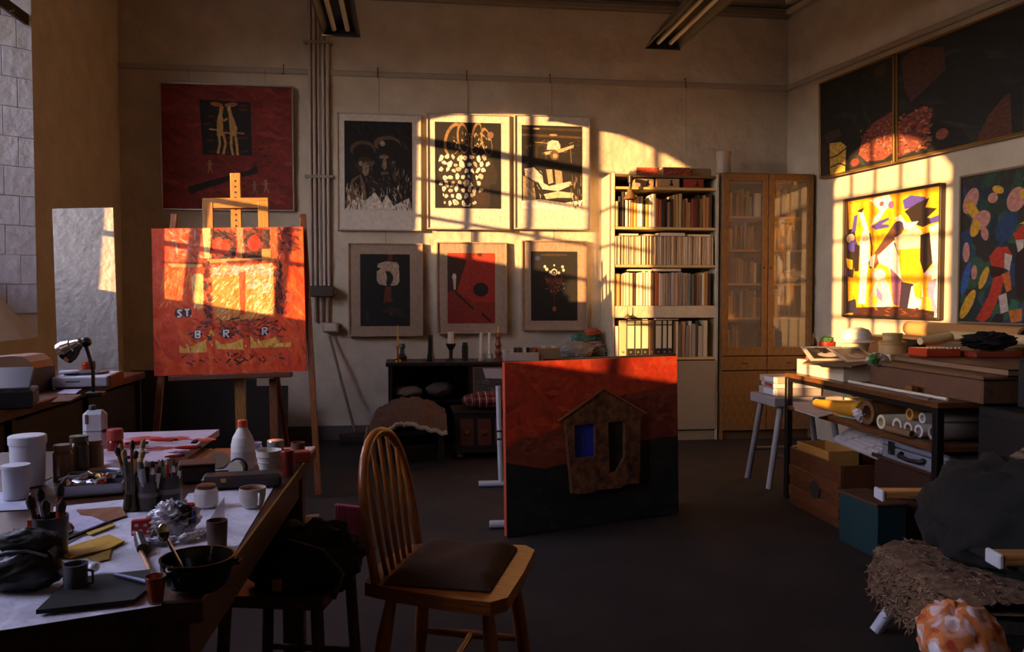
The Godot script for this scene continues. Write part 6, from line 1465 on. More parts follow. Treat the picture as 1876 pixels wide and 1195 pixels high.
	part(o, "cap", turned([[0, 79 * s], [9.5 * s, 79 * s], [9 * s, 90 * s], [7.5 * s, 92 * s], [0, 92 * s]], 16), M("c8481c", 0.45))
	part(o, "label", turned([[21.2 * s, 14 * s], [21.4 * s, 15 * s], [21.4 * s, 34 * s], [21.2 * s, 35 * s]], 24), M("b8b2b4", 0.6))
	p = tput(490, 872); s = mpp(p)
	o = thing("plastic_cup", "ribbed white plastic cup at the back right of the table", "cup", p + Vector3(0, 0, -0.02))
	part(o, "body", turned([[0, 0], [15 * s, 0], [18 * s, 18 * s], [19 * s, 18.5 * s], [20 * s, 30 * s], [21 * s, 30.5 * s], [23 * s, 44 * s], [24 * s, 45 * s], [22 * s, 45 * s], [14 * s, 3 * s], [0, 3 * s]], 26), M("cfc8bc", 0.5))
	for k in 2: part(o, "rib", MB.new().lathe([[(19.6 + k * 2.2) * s, (22 + k * 11) * s], [(20.4 + k * 2.2) * s, (23.5 + k * 11) * s], [(20 + k * 2.2) * s, (25 + k * 11) * s]], 26).mesh(), M("b9b2a6", 0.5))
	pot("lidded_jar", "small jar with a shining metal lid behind the plastic cup", "jar", 505, 848, 30, 40, [[0, 0], [1, 0], [1, 0.62], [0.95, 0.64], [1.03, 0.66], [1.03, 0.95], [0.95, 1], [0, 1]], M("b0b4b8", 0.15, "", 0.6))
	pot("glass_jar", "clouded glass jar beside the orange-capped bottle", "jar", 468, 850, 26, 38, [[0, 0], [1, 0], [1, 0.8], [0.85, 0.9], [0.9, 1], [0.8, 1], [0.8, 0.1], [0, 0.1]], glass("b8b4c4", 0.5, 0.2))
	p = tput(438, 880); s = mpp(p)
	o = thing("tape_dispenser", "black tape dispenser with a pale roll", "tape dispenser", p, -0.2)
	part(o, "base", MB.new().box(Vector3(0, 7 * s, 0), Vector3(46 * s, 14 * s, 16 * s), 0.003).mesh(), M("1c1c1e", 0.35))
	part(o, "cheek", rod([Vector3(-4 * s, 22 * s, -8 * s), Vector3(-4 * s, 22 * s, -6 * s)], 18 * s, 20), M("20222a", 0.35))
	part(o, "roll", rod([Vector3(-4 * s, 22 * s, -6 * s), Vector3(-4 * s, 22 * s, 6 * s)], 14 * s, 20), M("c8bfb0", 0.4))
	part(o, "label", bx(Vector3(20 * s, 9 * s, 0.002), 0.0005), M("b8a49c", 0.6), Vector3(2 * s, 7 * s, 8.2 * s))
	p = tput(401, 856); s = mpp(p)
	single("brown_coaster", "brown round coaster leaning near the tape dispenser", "coaster", rod([Vector3(0, 0, -0.004), Vector3(0, 0, 0.004)], 19 * s, 24), M("6b5744", 0.4), p + Vector3(0, 11 * s, 0), Vector3(-0.9, 0, 0))
	for q in [[556, 846, 38, 20, "b04a32", "red card packet at the far right corner of the table"], [536, 858, 22, 14, "a84a48", "small dull-red packet near the far right corner"]]:
		p = tput(q[0], q[1]); s = mpp(p)
		single("card_packet", q[5], "packet", bx(Vector3(q[2] * s, q[3] * s, 0.035), 0.003), M(q[4], 0.6), p + Vector3(-0.01, q[3] * s * 0.5, 0), Vector3(0, 0.25, 0))
	pot("brown_pot", "squat brown pot at the far right corner of the table", "pot", 546, 836, 26, 24, [[0, 0], [0.8, 0], [1, 0.4], [0.95, 0.9], [1, 1], [0.85, 1], [0.8, 0.2], [0, 0.2]], M("5a3a2c", 0.4))
	pot("red_can", "red paint can beside the plastic cup", "can", 527, 872, 24, 46, [[0, 0], [1, 0], [1, 0.95], [0.94, 1], [0.86, 0.97], [0, 0.97]], M("6e2018", 0.3))
	p = tput(440, 896); s = mpp(p)
	o = thing("dark_case", "long dark brown case lying behind the mug", "case", p + Vector3(0, 0, -0.03), 0.12)
	part(o, "body", MB.new().box(Vector3(0, 12 * s, 0), Vector3(140 * s, 24 * s, 0.06), 0.006).mesh(), M("2a1e16", 0.5))
	part(o, "lid_edge", MB.new().box(Vector3(0, 18 * s, 0), Vector3(141 * s, 1.5 * s, 0.0612), 0.001).mesh(), M("4a3220", 0.5))
	part(o, "clasp", bx(Vector3(0.012, 0.01, 0.003), 0.001), M("a88a4a", 0.3, "", 0.8), Vector3(-0.04, 17 * s, 0.0315))
	p = tput(356, 884); s = mpp(p)
	o = thing("pencil_box", "dark wooden box behind the cream jar", "box", p + Vector3(0, 0, -0.03), 0.2)
	part(o, "body", MB.new().box(Vector3(0, 15 * s, 0), Vector3(62 * s, 30 * s, 0.07), 0.003).mesh(), wood("3a2418", 0))
	part(o, "lid", MB.new().box(Vector3(0, 32 * s, 0), Vector3(64 * s, 4 * s, 0.073), 0.002).mesh(), wood("4a2e1c", 0))
	p = tput(374, 932); s = mpp(p)
	o = thing("cream_jar", "round white cream jar near the crumpled plastic", "jar", p + Vector3(0, 0, -0.02))
	part(o, "body", turned([[0, 0], [17 * s, 0], [21 * s, 6 * s], [21.5 * s, 26 * s], [19 * s, 34 * s], [0, 34 * s]], 24), M("d6ccc6", 0.35))
	part(o, "lid", turned([[0, 33.5 * s], [17 * s, 33.5 * s], [17.5 * s, 40 * s], [0, 42 * s]], 20), M("4a2c1c", 0.4))
	p = tput(459, 934); s = mpp(p)
	o = thing("coffee_mug", "grey-white mug of tea at the table's right edge", "mug", p + Vector3(0, 0, -0.025))
	part(o, "body", turned([[0, 0], [16 * s, 0], [20 * s, 6 * s], [23 * s, 20 * s], [24 * s, 36 * s], [22.6 * s, 36 * s], [21 * s, 20 * s], [15 * s, 4 * s], [0, 4 * s]], 28), M("a89e94", 0.25))
	part(o, "tea", cyl(22 * s, 22 * s, 1 * s, 24), M("7a3f16", 0.15), Vector3(0, 29 * s, 0))
	part(o, "handle", rod([Vector3(14 * s, 28 * s, 18 * s), Vector3(17 * s, 29 * s, 27 * s), Vector3(18 * s, 20 * s, 31 * s), Vector3(17 * s, 11 * s, 27 * s), Vector3(13 * s, 9 * s, 18 * s)], 3.0 * s, 8), M("c2b9ae", 0.2))
	# crumpled plastic with a dark thing inside
	p = tput(318, 980); s = mpp(p)
	o = thing("crumpled_wrap", "crumpled clear plastic wrap round a dark lump", "wrap", p + Vector3(0, 0.0, -0.02))
	part(o, "film", MB.new().blob(Vector3(-4 * s, 25 * s, 0), Vector3(42 * s, 30 * s, 34 * s), 0.3, 6.0, 31, 36, 22).mesh(), glass("d8d4dc", 0.55, 0.08))
	part(o, "dark_lump", MB.new().blob(Vector3(8 * s, 30 * s, 4 * s), Vector3(28 * s, 26 * s, 24 * s), 0.12, 3.0, 32).mesh(), M("1c1814", 0.4))
	part(o, "blue_tag", bx(Vector3(10 * s, 26 * s, 8 * s), 0.003), M("3c4a8c", 0.4), Vector3(33 * s, 30 * s, 12 * s))
	part(o, "red_tag", bx(Vector3(16 * s, 9 * s, 10 * s), 0.003), M("b02a22", 0.4), Vector3(26 * s, 50 * s, 4 * s))
	a = 0
	for q in [[345, 990, 40, 0.9, "cfc9cc"], [300, 996, 46, 0.3, "c6c2d2"], [372, 982, 34, -0.5, "b9aeac"]]:
		p = tput(q[0], q[1]); s = mpp(p)
		single("crumpled_paper", ["greyish scrap of crumpled paper before the plastic wrap", "lilac scrap of crumpled paper before the plastic wrap", "brownish crumpled tissue beside the brown beaker"][a], "paper", MB.new().blob(Vector3.ZERO, Vector3(q[2] * 0.5 * s, 7 * s, 12 * s), 0.35, 6.0, 40 + a, 26, 14).mesh(), M(q[4], 0.7), p + Vector3(0, 6 * s, 0), Vector3(0, q[3], 0))
		a += 1
	p = tput(256, 982); s = mpp(p)
	a = 0
	var pa := Art.new(64, 64, C("c2261c"), 81)
	for q in [[0.25, 0.3], [0.7, 0.35], [0.45, 0.7], [0.85, 0.8], [0.12, 0.75]]: pa.ell(q[0], q[1], 0.11, 0.11, C("e8d4d0"))
	o = thing("spotted_packet", "small red packet with white spots", "packet", p + Vector3(0, 0, -0.01), 0.3)
	part(o, "box", MB.new().box(Vector3(0, 14 * s, 0), Vector3(34 * s, 28 * s, 14 * s), 0.002).mesh(), M("b82a20", 0.5))
	part(o, "spotted_face", slab(33 * s, 27 * s, 0.001), art_mat(pa, 0.5), Vector3(0, 14 * s, 7 * s))
	single("fat_marker", "thick black marker lying before the spotted packet", "marker", rod([Vector3(-0.045, 0, 0), Vector3(-0.02, 0, 0), Vector3(-0.019, 0, 0), Vector3(0.05, 0, 0)], [0.008, 0.008, 0.0095, 0.0095], 12), M("1f1d1b", 0.35), tput(257, 1002) + Vector3(0, 0.0096, 0), Vector3(0, -1.2, 0))
	single("tan_pencil", "tan pencil lying across the middle sheet", "pencil", rod([Vector3(-0.08, 0, 0), Vector3(0.07, 0, 0), Vector3(0.08, 0, 0)], [0.004, 0.004, 0.0008], 7), M("b98a62", 0.5), tput(262, 1025) + Vector3(0, 0.0045, 0), Vector3(0, -1.15, 0))
	p = tput(392, 958); s = mpp(p)
	var tri := MB.new().prism(PackedVector2Array([Vector2(-14 * s, 0), Vector2(13 * s, 0), Vector2(13 * s, 40 * s)]), -0.001, 0.001)
	single("folded_card", "white folded card standing up behind the brown beaker", "card", tri.mesh(), M("dcd8d8", 0.7), p + Vector3(0, 0, -0.03), Vector3(-0.1, 0.2, 0))
	pot("brown_beaker", "brown beaker in front of the folded white card", "beaker", 398, 1006, 38, 50, [[0, 0], [0.9, 0], [1, 1], [0.92, 1], [0.82, 0.06], [0, 0.06]], M("4a382e", 0.35))
	# near group
	p = tput(352, 1092); s = mpp(p)
	o = thing("black_pot", "big glossy black pot at the table's near corner", "pot", p + Vector3(0.0, 0, -0.035))
	part(o, "body", turned([[0, 0], [44 * s, 0], [56 * s, 12 * s], [64 * s, 40 * s], [66 * s, 58 * s], [64 * s, 58 * s], [54 * s, 14 * s], [0, 8 * s]], 36), M("151310", 0.12))
	part(o, "rim", MB.new().lathe([[63.5 * s, 56 * s], [68 * s, 57 * s], [68 * s, 60 * s], [63.5 * s, 60 * s]], 36).mesh(), M("3a352c", 0.15, "", 0.8))
	part(o, "handle", rod([Vector3(66 * s, 48 * s, 0), Vector3(78 * s, 50 * s, 0), Vector3(78 * s, 50 * s, 18 * s), Vector3(64 * s, 48 * s, 18 * s)], 3 * s, 8), M("1a1815", 0.2))
	single("steel_spoon", "spoon with a bright bowl standing in the black pot", "spoon", MB.new().tube([Vector3(0, 0, 0), Vector3(-0.03, 0.07, 0.01)], 0.003, 8).blob(Vector3(-0.033, 0.078, 0.012), Vector3(0.009, 0.014, 0.005), 0.0).mesh(), M("d8cfb8", 0.12, "", 1.0), p + Vector3(-0.012, 0.014, -0.03))
	p = tput(290, 1104); s = mpp(p)
	o = thing("copper_cup", "copper-coloured cup beside the black pot", "cup", p + Vector3(-0.005, 0, -0.005))
	part(o, "body", hollow(13 * s, 18 * s, 46 * s), M("9a4a2a", 0.25, "", 0.6))
	part(o, "rim", MB.new().lathe([[17 * s, 45 * s], [19 * s, 45.5 * s], [19 * s, 47.5 * s], [17 * s, 47.5 * s]], 24).mesh(), M("c8c0b4", 0.2, "", 0.9))
	sheet("yellow_card", "mustard yellow card folder in the middle of the table", "folder", [112, 1018, 120, 1006, 200, 982, 228, 994, 200, 1008, 128, 1024], y + 0.003, 0.003, "c99a24")
	sheet("yellow_card", "smaller mustard card under the folder's near corner", "card", [160, 1024, 205, 1006, 200, 1026, 182, 1030], y + 0.0022, 0.0015, "b98c22")
	sheet("yellow_ruler", "yellow ruler strip lying above the card folder", "ruler", [158, 978, 205, 962, 212, 964, 166, 982], y + 0.003, 0.002, "c4a23a")
	sheet("dark_ruler", "thin dark rod lying beside the yellow ruler", "rod", [112, 992, 200, 957, 201, 959, 113, 995], y + 0.003, 0.004, "2e241f")
	sheet("brown_scrap", "torn orange-brown card scrap before the metal tray", "card", [140, 936, 222, 930, 232, 946, 196, 958, 168, 946, 148, 944], y + 0.003, 0.002, "8a5226")
	p = tput(84, 1024); s = mpp(p)
	o = thing("brush_can", "tall dark can with a red stripe holding brushes", "can", p + Vector3(0, 0, -0.02))
	part(o, "body", hollow(28 * s, 31 * s, 74 * s), M("211c18", 0.35))
	part(o, "red_stripe", MB.new().box(Vector3(-25 * s, 37 * s, 17.5 * s), Vector3(11 * s, 70 * s, 0.004), 0.001).mesh(), M("a8301c", 0.4), Vector3.ZERO, Vector3(0, -0.1, 0.02))
	for k in 5:
		var an := k * 1.3; var d := Vector3(cos(an) * 0.15 - 0.05, 1, sin(an) * 0.15)
		var br := thing("paintbrush", ["red", "black", "brown", "grey", "orange"][k] + "-handled brush standing in the red-striped can", "brush", o.position + Vector3(cos(an) * 12 * s, 8 * s, sin(an) * 12 * s), 0.0, "brushes in the striped can")
		part(br, "handle", rod([Vector3.ZERO, d * (72 + k * 6) * s], [0.004, 0.005], 8), M(["b0341e", "1f1b18", "5a3a22", "8a8a8c", "b8562a"][k], 0.35))
		part(br, "bristles", rod([d * (72 + k * 6) * s, d * (86 + k * 6) * s, d * (96 + k * 6) * s], [0.007, 0.008, 0.002], 8), M("2e2620", 0.85))
	pot("steel_ball", "shining steel bowl upside down beside the red-striped can", "bowl", 118, 980, 36, 22, [[1, 0], [0.95, 0.35], [0.7, 0.75], [0.3, 0.97], [0, 1]], M("c9c6c2", 0.08, "", 1.0), "", 28)
	p = tput(38, 1090); s = mpp(p)
	o = thing("leather_bag", "black leather bag at the near left of the table", "bag", p + Vector3(-0.01, 0, -0.03))
	part(o, "body", MB.new().blob(Vector3(0, 32 * s, 0), Vector3(72 * s, 40 * s, 42 * s), 0.1, 2.5, 51, 30, 18, -0.78).mesh(), M("1a1815", 0.35, "cloth"))
	part(o, "piping", rod([Vector3(-50 * s, 64 * s, 10 * s), Vector3(-20 * s, 73 * s, 14 * s), Vector3(15 * s, 74 * s, 14 * s), Vector3(48 * s, 62 * s, 10 * s)], 3 * s, 8), M("7d828e", 0.3))
	part(o, "flap", MB.new().blob(Vector3(0, 84 * s, -16 * s), Vector3(60 * s, 22 * s, 30 * s), 0.2, 2.5, 52).mesh(), M("2a2722", 0.5, "cloth"))
	p = tput(129, 1092); s = mpp(p)
	o = thing("enamel_mug", "dark enamel mug with a pale rim beside the leather bag", "mug", p + Vector3(0, 0, -0.02))
	part(o, "body", hollow(20 * s, 22 * s, 52 * s), M("4a4c54", 0.2))
	part(o, "handle", rod([Vector3(20 * s, 42 * s, 6 * s), Vector3(34 * s, 40 * s, 10 * s), Vector3(34 * s, 18 * s, 10 * s), Vector3(19 * s, 14 * s, 6 * s)], 2.6 * s, 8), M("5a5c64", 0.2))
	single("white_bead", "small white bead lying behind the enamel mug", "bead", MB.new().blob(Vector3.ZERO, Vector3(0.009, 0.008, 0.009), 0.0).mesh(), M("d8dae0", 0.25), tput(172, 1050) + Vector3(0, 0.009, 0))
	o = sheet("black_board", "black pointed board lying along the table's front edge", "board", [66, 1126, 128, 1066, 276, 1050, 276, 1082, 246, 1106], y + 0.0055, 0.006, "17150f", "", "")
	single("blue_brush", "thin blue-handled brush lying on the black board", "brush", rod([Vector3(-0.05, 0, 0), Vector3(0.02, 0, 0), Vector3(0.05, 0, 0)], [0.003, 0.004, 0.002], 7), M("5a6288", 0.4), PY(250, 1062, y + 0.016), Vector3(0, -0.6, 0))

# ================================================================== right-hand side
func roll(called: String, label: String, cat: String, a: Vector3, b: Vector3, r: float, mt: Material, group := "") -> MeshInstance3D:     # hollow paper roll from a to b
	var m := MB.new()
	var d := (b - a)
	var x := d.normalized(); var z := x.cross(Vector3.UP).normalized()
	m.x = Transform3D(Basis(z, x, z.cross(x)), Vector3.ZERO)
	var h := d.length()
	m.lathe([[r * 0.6, 0.0], [r, 0.0], [r, h], [r * 0.6, h], [r * 0.55, h * 0.5], [r * 0.6, 0.0]], 18)
	return single(called, label, cat, m.mesh(), mt, a, Vector3.ZERO, group)

func open_box(o: Node3D, s: Vector3, t: float, mt: Material) -> void:
	for k in [-1, 1]:
		part(o, "side", MB.new().box(Vector3(k * (s.x - t) * 0.5, s.y * 0.5, 0), Vector3(t, s.y, s.z), 0.002).mesh(), mt)
		part(o, "end", MB.new().box(Vector3(0, s.y * 0.5, k * (s.z - t) * 0.5), Vector3(s.x - t * 2, s.y, t), 0.002).mesh(), mt)
	part(o, "base", MB.new().box(Vector3(0, t * 0.5, 0), Vector3(s.x - t * 2, t, s.z - t * 2)).mesh(), mt)

func right_side() -> void:
	# ---------------------------------------------------------- steel rack with two boards
	var x0 := 2.25; var x1 := 3.5; var d0 := 3.22; var d1 := 4.64
	var zc := -(d0 + d1) * 0.5; var dl := d1 - d0
	var blk := M("1b1815", 0.4, "", 0.3)
	var tw := wood("7a4c28", 2, 0.4)
	var o := thing("storage_rack", "black steel rack with brown boards under piled boxes", "rack", Vector3((x0 + x1) * 0.5, 0, zc))
	var hw := (x1 - x0) * 0.5
	part(o, "top_board", MB.new().box(Vector3(0, 0.737, 0), Vector3(hw * 2, 0.026, dl), 0.003).mesh(), tw)
	part(o, "middle_board", MB.new().box(Vector3(0, 0.545, 0), Vector3(hw * 2 - 0.01, 0.024, dl - 0.01), 0.003).mesh(), tw)
	for sx in [-1, 1]:
		for sz in [-1, 1]: part(o, "post", MB.new().box(Vector3(sx * (hw - 0.018), 0.3615, sz * (dl * 0.5 - 0.018)), Vector3(0.036, 0.723, 0.036), 0.003).mesh(), blk)
		part(o, "rail", MB.new().box(Vector3(sx * (hw - 0.012), 0.712, 0), Vector3(0.016, 0.022, dl - 0.08), 0.002).mesh(), blk)
	# ---------------------------------------------------------- on the top board
	var ty := 0.751
	o = thing("white_carton", "long cream carton catching the sun on the rack's front edge", "box", Vector3(2.52, ty, -4.33))
	part(o, "body", MB.new().box(Vector3(0, 0.043, 0), Vector3(0.44, 0.086, 0.52), 0.003).mesh(), M("d9cba8", 0.7))
	part(o, "lid_seam", MB.new().box(Vector3(-0.2202, 0.043, 0), Vector3(0.001, 0.002, 0.5)).mesh(), M("a8967a", 0.8))
	var by := ty + 0.087
	sheet("tray_board", "thin brown tray board across the cream carton", "board", [1470, 668, 1500, 652, 1606, 650, 1612, 666, 1560, 674], by, 0.008, "8a6a3e", "", "grainy")
	var pa := Art.new(96, 64, C("cfc8bc"), 91)
	pa.poly([0.08, 0.1, 0.92, 0.1, 0.92, 0.9, 0.08, 0.9], C("2c2a28")).ell(0.5, 0.6, 0.25, 0.2, C("b8aca4")).rough(20, 0.1, 0.1, 0.9, 0.5, [C("4a4642"), C("1c1a18")], 0.3, 0.1, 0.2)
	for q in [[1522, 660, -0.1, "black-and-white photograph propped up on the tray board"], [1572, 662, 0.25, "greyer photograph propped beside it on the tray board"]]:
		var pp := PY(q[0], q[1], by + 0.012)
		var ph := thing("photograph", q[3], "photograph", Vector3(pp.x, by + 0.045, pp.z - 0.05), q[2])
		ph.rotation.x = 0.42
		part(ph, "card", MB.new().box(Vector3(0, 0.001, 0), Vector3(0.24, 0.002, 0.17)).mesh(), M("c9c2b6", 0.5))
		part(ph, "image", slab(0.225, 0.155, 0.001), art_mat(pa, 0.3), Vector3(0, 0.002, 0), Vector3(-PI / 2, 0, 0))
	var p := PY(1612, 672, by + 0.01)
	o = thing("plastic_bag", "white plastic bag with green print on the tray board", "bag", Vector3(p.x, by + 0.009, p.z - 0.03))
	part(o, "film", MB.new().blob(Vector3(0, 0.036, 0), Vector3(0.055, 0.03, 0.035), 0.3, 5.0, 61, 28, 16).mesh(), M("cfcabb", 0.3))
	part(o, "green_print", MB.new().blob(Vector3(-0.025, 0.038, 0.012), Vector3(0.03, 0.024, 0.028), 0.25, 5.0, 62).mesh(), M("4f8a3a", 0.35))
	# hat on a pale bucket, red pot, dark bottle
	p = PY(1553, 644, ty)
	var s := mpp(p)
	o = thing("pale_bucket", "cream bucket behind the cream carton", "bucket", Vector3(2.62, ty, -4.86) if false else cw(2.02, 4.98, ty))
	o.position = Vector3(2.60, ty + 0.0965, -4.46)
	part(o, "body", hollow(0.055, 0.075, 0.1), M("d6bf96", 0.6))
	part(o, "rim", MB.new().lathe([[0.073, 0.09], [0.079, 0.092], [0.079, 0.1], [0.073, 0.102]], 24).mesh(), M("c9b48c", 0.6))
	var hat := thing("white_hat", "white sun hat resting on the cream bucket", "hat", o.position + Vector3(0, 0.104, 0))
	part(hat, "crown", MB.new().lathe([[0.082, 0.0], [0.08, 0.04], [0.065, 0.062], [0.03, 0.074], [0, 0.076]], 26).mesh(), M("e6dcc8", 0.8))
	part(hat, "brim", MB.new().lathe([[0.08, 0.004], [0.108, -0.012], [0.11, -0.009], [0.082, 0.01]], 26).mesh(), M("e6dcc8", 0.8))
	o = thing("red_pot", "bright red pot beside the cream bucket", "pot", Vector3(2.46, ty + 0.088, -4.535))
	part(o, "body", hollow(0.042, 0.048, 0.1), M("b02c1c", 0.35))
	part(o, "foliage", MB.new().blob(Vector3(0.0, 0.11, 0), Vector3(0.036, 0.02, 0.036), 0.3, 5.0, 64).mesh(), M("3f6a2e", 0.8))
	single("dark_bottle", "slim dark bottle standing before the red pot", "bottle", turned([[0, 0], [0.018, 0], [0.018, 0.1], [0.008, 0.125], [0.008, 0.15], [0, 0.152]], 14), M("1f1a16", 0.15), Vector3(2.385, ty + 0.088, -4.55))
	single("green_bundle", "dark green bundle at the foot of the red pot", "bundle", MB.new().blob(Vector3.ZERO, Vector3(0.05, 0.032, 0.035), 0.25, 3.0, 65).mesh(), M("26382c", 0.8), Vector3(2.475, ty + 0.125, -4.43))
	single("red_figurine", "tiny red cone at the carton's far corner", "ornament", cyl(0.016, 0.004, 0.05, 12), M("c8342a", 0.4), Vector3(2.335, ty + 0.087, -4.52))
	# crates by the wall that carry the rolls
	o = thing("card_crate", "long buff crate along the wall behind the rack's boxes", "crate", Vector3(3.3, ty, -4.05))
	part(o, "body", MB.new().box(Vector3(0, 0.09, 0), Vector3(0.34, 0.18, 1.1), 0.004).mesh(), M("7a6040", 0.8))
	part(o, "lid", MB.new().box(Vector3(0, 0.186, 0), Vector3(0.35, 0.012, 1.11), 0.003).mesh(), M("8a6e4a", 0.8))
	var wy := ty + 0.193
	roll("paper_roll", "thick tan paper roll lying along the wall", "paper roll", Vector3(3.38, wy + 0.048, -5.15), Vector3(3.38, wy + 0.048, -4.1), 0.047, M("b98a52", 0.7))
	roll("paper_roll", "slimmer cream paper roll beside the thick tan roll", "paper roll", Vector3(3.27, wy + 0.028, -4.55), Vector3(3.28, wy + 0.028, -3.75), 0.027, M("d6bd8c", 0.7))
	single("white_sheaf", "sheaf of white paper on the crate's near end", "papers", bx(Vector3(0.28, 0.03, 0.4), 0.004), M("bdb4ac", 0.85), Vector3(3.33, wy + 0.016, -3.4), Vector3(0, 0.1, 0))
	o = thing("round_box", "round wooden box on the buff block", "box", Vector3(2.66, ty + 0.144, -4.20))
	part(o, "body", cyl(0.07, 0.07, 0.045, 24), M("c39c62", 0.5))
	part(o, "lid", turned([[0, 0.045], [0.073, 0.045], [0.073, 0.06], [0.068, 0.065], [0, 0.065]], 24), M("b98f54", 0.5))
	o = thing("round_box", "smaller round wooden box stacked on the larger one", "box", Vector3(2.66, ty + 0.2095, -4.20))
	part(o, "body", cyl(0.05, 0.05, 0.03, 22), M("c9a468", 0.5))
	part(o, "lid", turned([[0, 0.03], [0.053, 0.03], [0.053, 0.043], [0, 0.046]], 22), M("bd9458", 0.5))
	single("buff_block", "square buff block under the round boxes", "block", bx(Vector3(0.16, 0.048, 0.15), 0.004), M("cdb587", 0.7), Vector3(2.66, ty + 0.12, -4.19), Vector3(0, 0.1, 0))
	o = thing("corner_cupboard", "dark brown cupboard against the wall beyond the rack", "cupboard", Vector3(3.32, 0, -5.02))
	part(o, "carcass", MB.new().box(Vector3(0, 0.47, 0), Vector3(0.42, 0.94, 0.7), 0.005).mesh(), wood("2e2118", 1))
	for e in [-1, 1]:
		var dd := part(o, "door", MB.new().box(Vector3(-0.214, 0.47, e * 0.172), Vector3(0.012, 0.88, 0.335), 0.003).mesh(), wood("3a291c", 1))
		part(dd, "knob", MB.new().blob(Vector3(-0.228, 0.5, e * 0.03), Vector3(0.01, 0.012, 0.012), 0.0, 1.0, 1, 10, 8).mesh(), M("7a5a32", 0.4))
	# big flat boxes at the near end
	var card := M("6e4a30", 0.7, "plaster")
	o = thing("portfolio_box", "large flat brown box on the near end of the rack", "box", Vector3(2.75, ty, -3.56))
	part(o, "body", MB.new().box(Vector3(0, 0.05, 0), Vector3(0.7, 0.1, 0.84), 0.004).mesh(), card)
	part(o, "lid", MB.new().box(Vector3(0, 0.11, 0), Vector3(0.72, 0.016, 0.86), 0.004).mesh(), M("7a5638", 0.65, "plaster"))
	o = thing("portfolio_board", "broad brown portfolio lying on the flat box", "portfolio", Vector3(2.8, ty + 0.119, -3.53), -0.03)
	part(o, "cover", MB.new().box(Vector3(0, 0.0285, 0), Vector3(0.6, 0.003, 0.86), 0.001).box(Vector3(0, 0.0015, 0), Vector3(0.6, 0.003, 0.86), 0.001).mesh(), M("5e3e28", 0.6, "plaster"))
	part(o, "papers", MB.new().box(Vector3(0, 0.015, 0), Vector3(0.58, 0.022, 0.84)).mesh(), M("8a6c4e", 0.85))
	var fy := ty + 0.15
	o = thing("red_tin", "flat orange-red tin with a white dotted edge", "tin", Vector3(2.66, fy, -3.84), 0.06)
	part(o, "body", MB.new().box(Vector3(0, 0.022, 0), Vector3(0.2, 0.044, 0.14), 0.006).mesh(), M("c8421c", 0.4))
	for k in 9: part(o, "dot", MB.new().blob(Vector3(-0.09 + k * 0.0225, 0.045, 0.066), Vector3(0.006, 0.005, 0.006), 0.0, 1.0, 1, 8, 6).mesh(), M("e8dcc8", 0.5))
	o = thing("red_tin", "long dull-red box behind the dotted tin", "box", Vector3(2.92, fy, -3.80), 0.02)
	part(o, "body", MB.new().box(Vector3(0, 0.015, 0), Vector3(0.26, 0.03, 0.18), 0.004).mesh(), M("8a2e1c", 0.5))
	single("straw_bundle", "bundle of cream straws on the dotted tin", "bundle", MB.new().tube([Vector3(-0.1, 0, 0), Vector3(0, 0.005, 0), Vector3(0.1, 0.02, 0)], [0.02, 0.028, 0.022], 10).mesh(), M("e2c48a", 0.8), Vector3(2.68, fy + 0.078, -3.86), Vector3(0, 0.2, 0))
	single("fur_hat", "black furry hat on the long dull-red box", "hat", MB.new().blob(Vector3.ZERO, Vector3(0.13, 0.042, 0.08), 0.25, 7.0, 66, 36, 18).mesh(), M("1c1913", 0.95, "cloth"), Vector3(2.93, fy + 0.078, -3.80))
	# stick, block and scraps along the front edge
	var q0 := PY(1598, 697, ty + 0.008); var q1 := PY(1702, 721, ty + 0.008); var q2 := PY(1812, 746, ty + 0.008)
	single("white_rod", "thin white rod lying along the rack's front edge", "rod", rod([Vector3(2.31, 0, -4.03), Vector3(2.325, 0, -3.26)], 0.0075, 10), M("e0d6c0", 0.4), Vector3(0, ty + 0.0076, 0))
	single("wood_block", "small ochre wood block beside the white rod", "block", bx(Vector3(0.035, 0.035, 0.05), 0.003), wood("a8702e", 0), Vector3(2.355, ty + 0.018, -3.56))
	sheet("paper_scraps", "grey paper scraps at the rack's front edge", "papers", [1642, 716, 1668, 712, 1712, 726, 1700, 734, 1676, 730], ty + 0.001, 0.003, "8f8072")
	# ---------------------------------------------------------- on the middle board
	var my := 0.558
	sheet("loose_papers", "white loose papers at the rack's far end", "papers", [1456, 752, 1452, 738, 1500, 738, 1526, 760, 1500, 766], my, 0.006, "cfcac4")
	o = thing("magazine_pile", "untidy pile of magazines at the rack's far end", "magazines", Vector3(2.64, my + 0.007, -4.38), 0.3)
	for k in 4: part(o, "magazine", MB.new().box(Vector3(k * 0.012 - 0.02, 0.008 + k * 0.015, k * 0.01), Vector3(0.28, 0.013, 0.2), 0.002).mesh(), M(["7a6248", "b98a4a", "8a7a68", "c9b486"][k], 0.6))
	var od := thing("paper_cone", "pale paper cone on the magazine pile", "paper cone", o.position + Vector3(-0.02, 0.068 + 0.03, 0), -0.3)
	part(od, "cone", MB.new().tube([Vector3(-0.11, 0.0, 0), Vector3(0.08, 0.012, 0)], [0.006, 0.028], 14).mesh(), M("d9bf86", 0.7))
	part(od, "mouth", MB.new().tube([Vector3(0.08, 0.012, 0), Vector3(0.088, 0.0125, 0)], 0.024, 14).mesh(), M("3a2a1c", 0.8))
	o = thing("gold_tube", "golden tapered cardboard tube on the middle board", "tube", Vector3.ZERO)
	var ga := PY(1500, 733, my + 0.07); var gb := PY(1592, 745, my + 0.06)
	ga = Vector3(2.34, my + 0.034, -4.42); gb = Vector3(2.36, my + 0.054, -3.96)
	part(o, "barrel", rod([ga, ga + (gb - ga) * 0.9], [0.024, 0.044], 18), M("c98a24", 0.35))
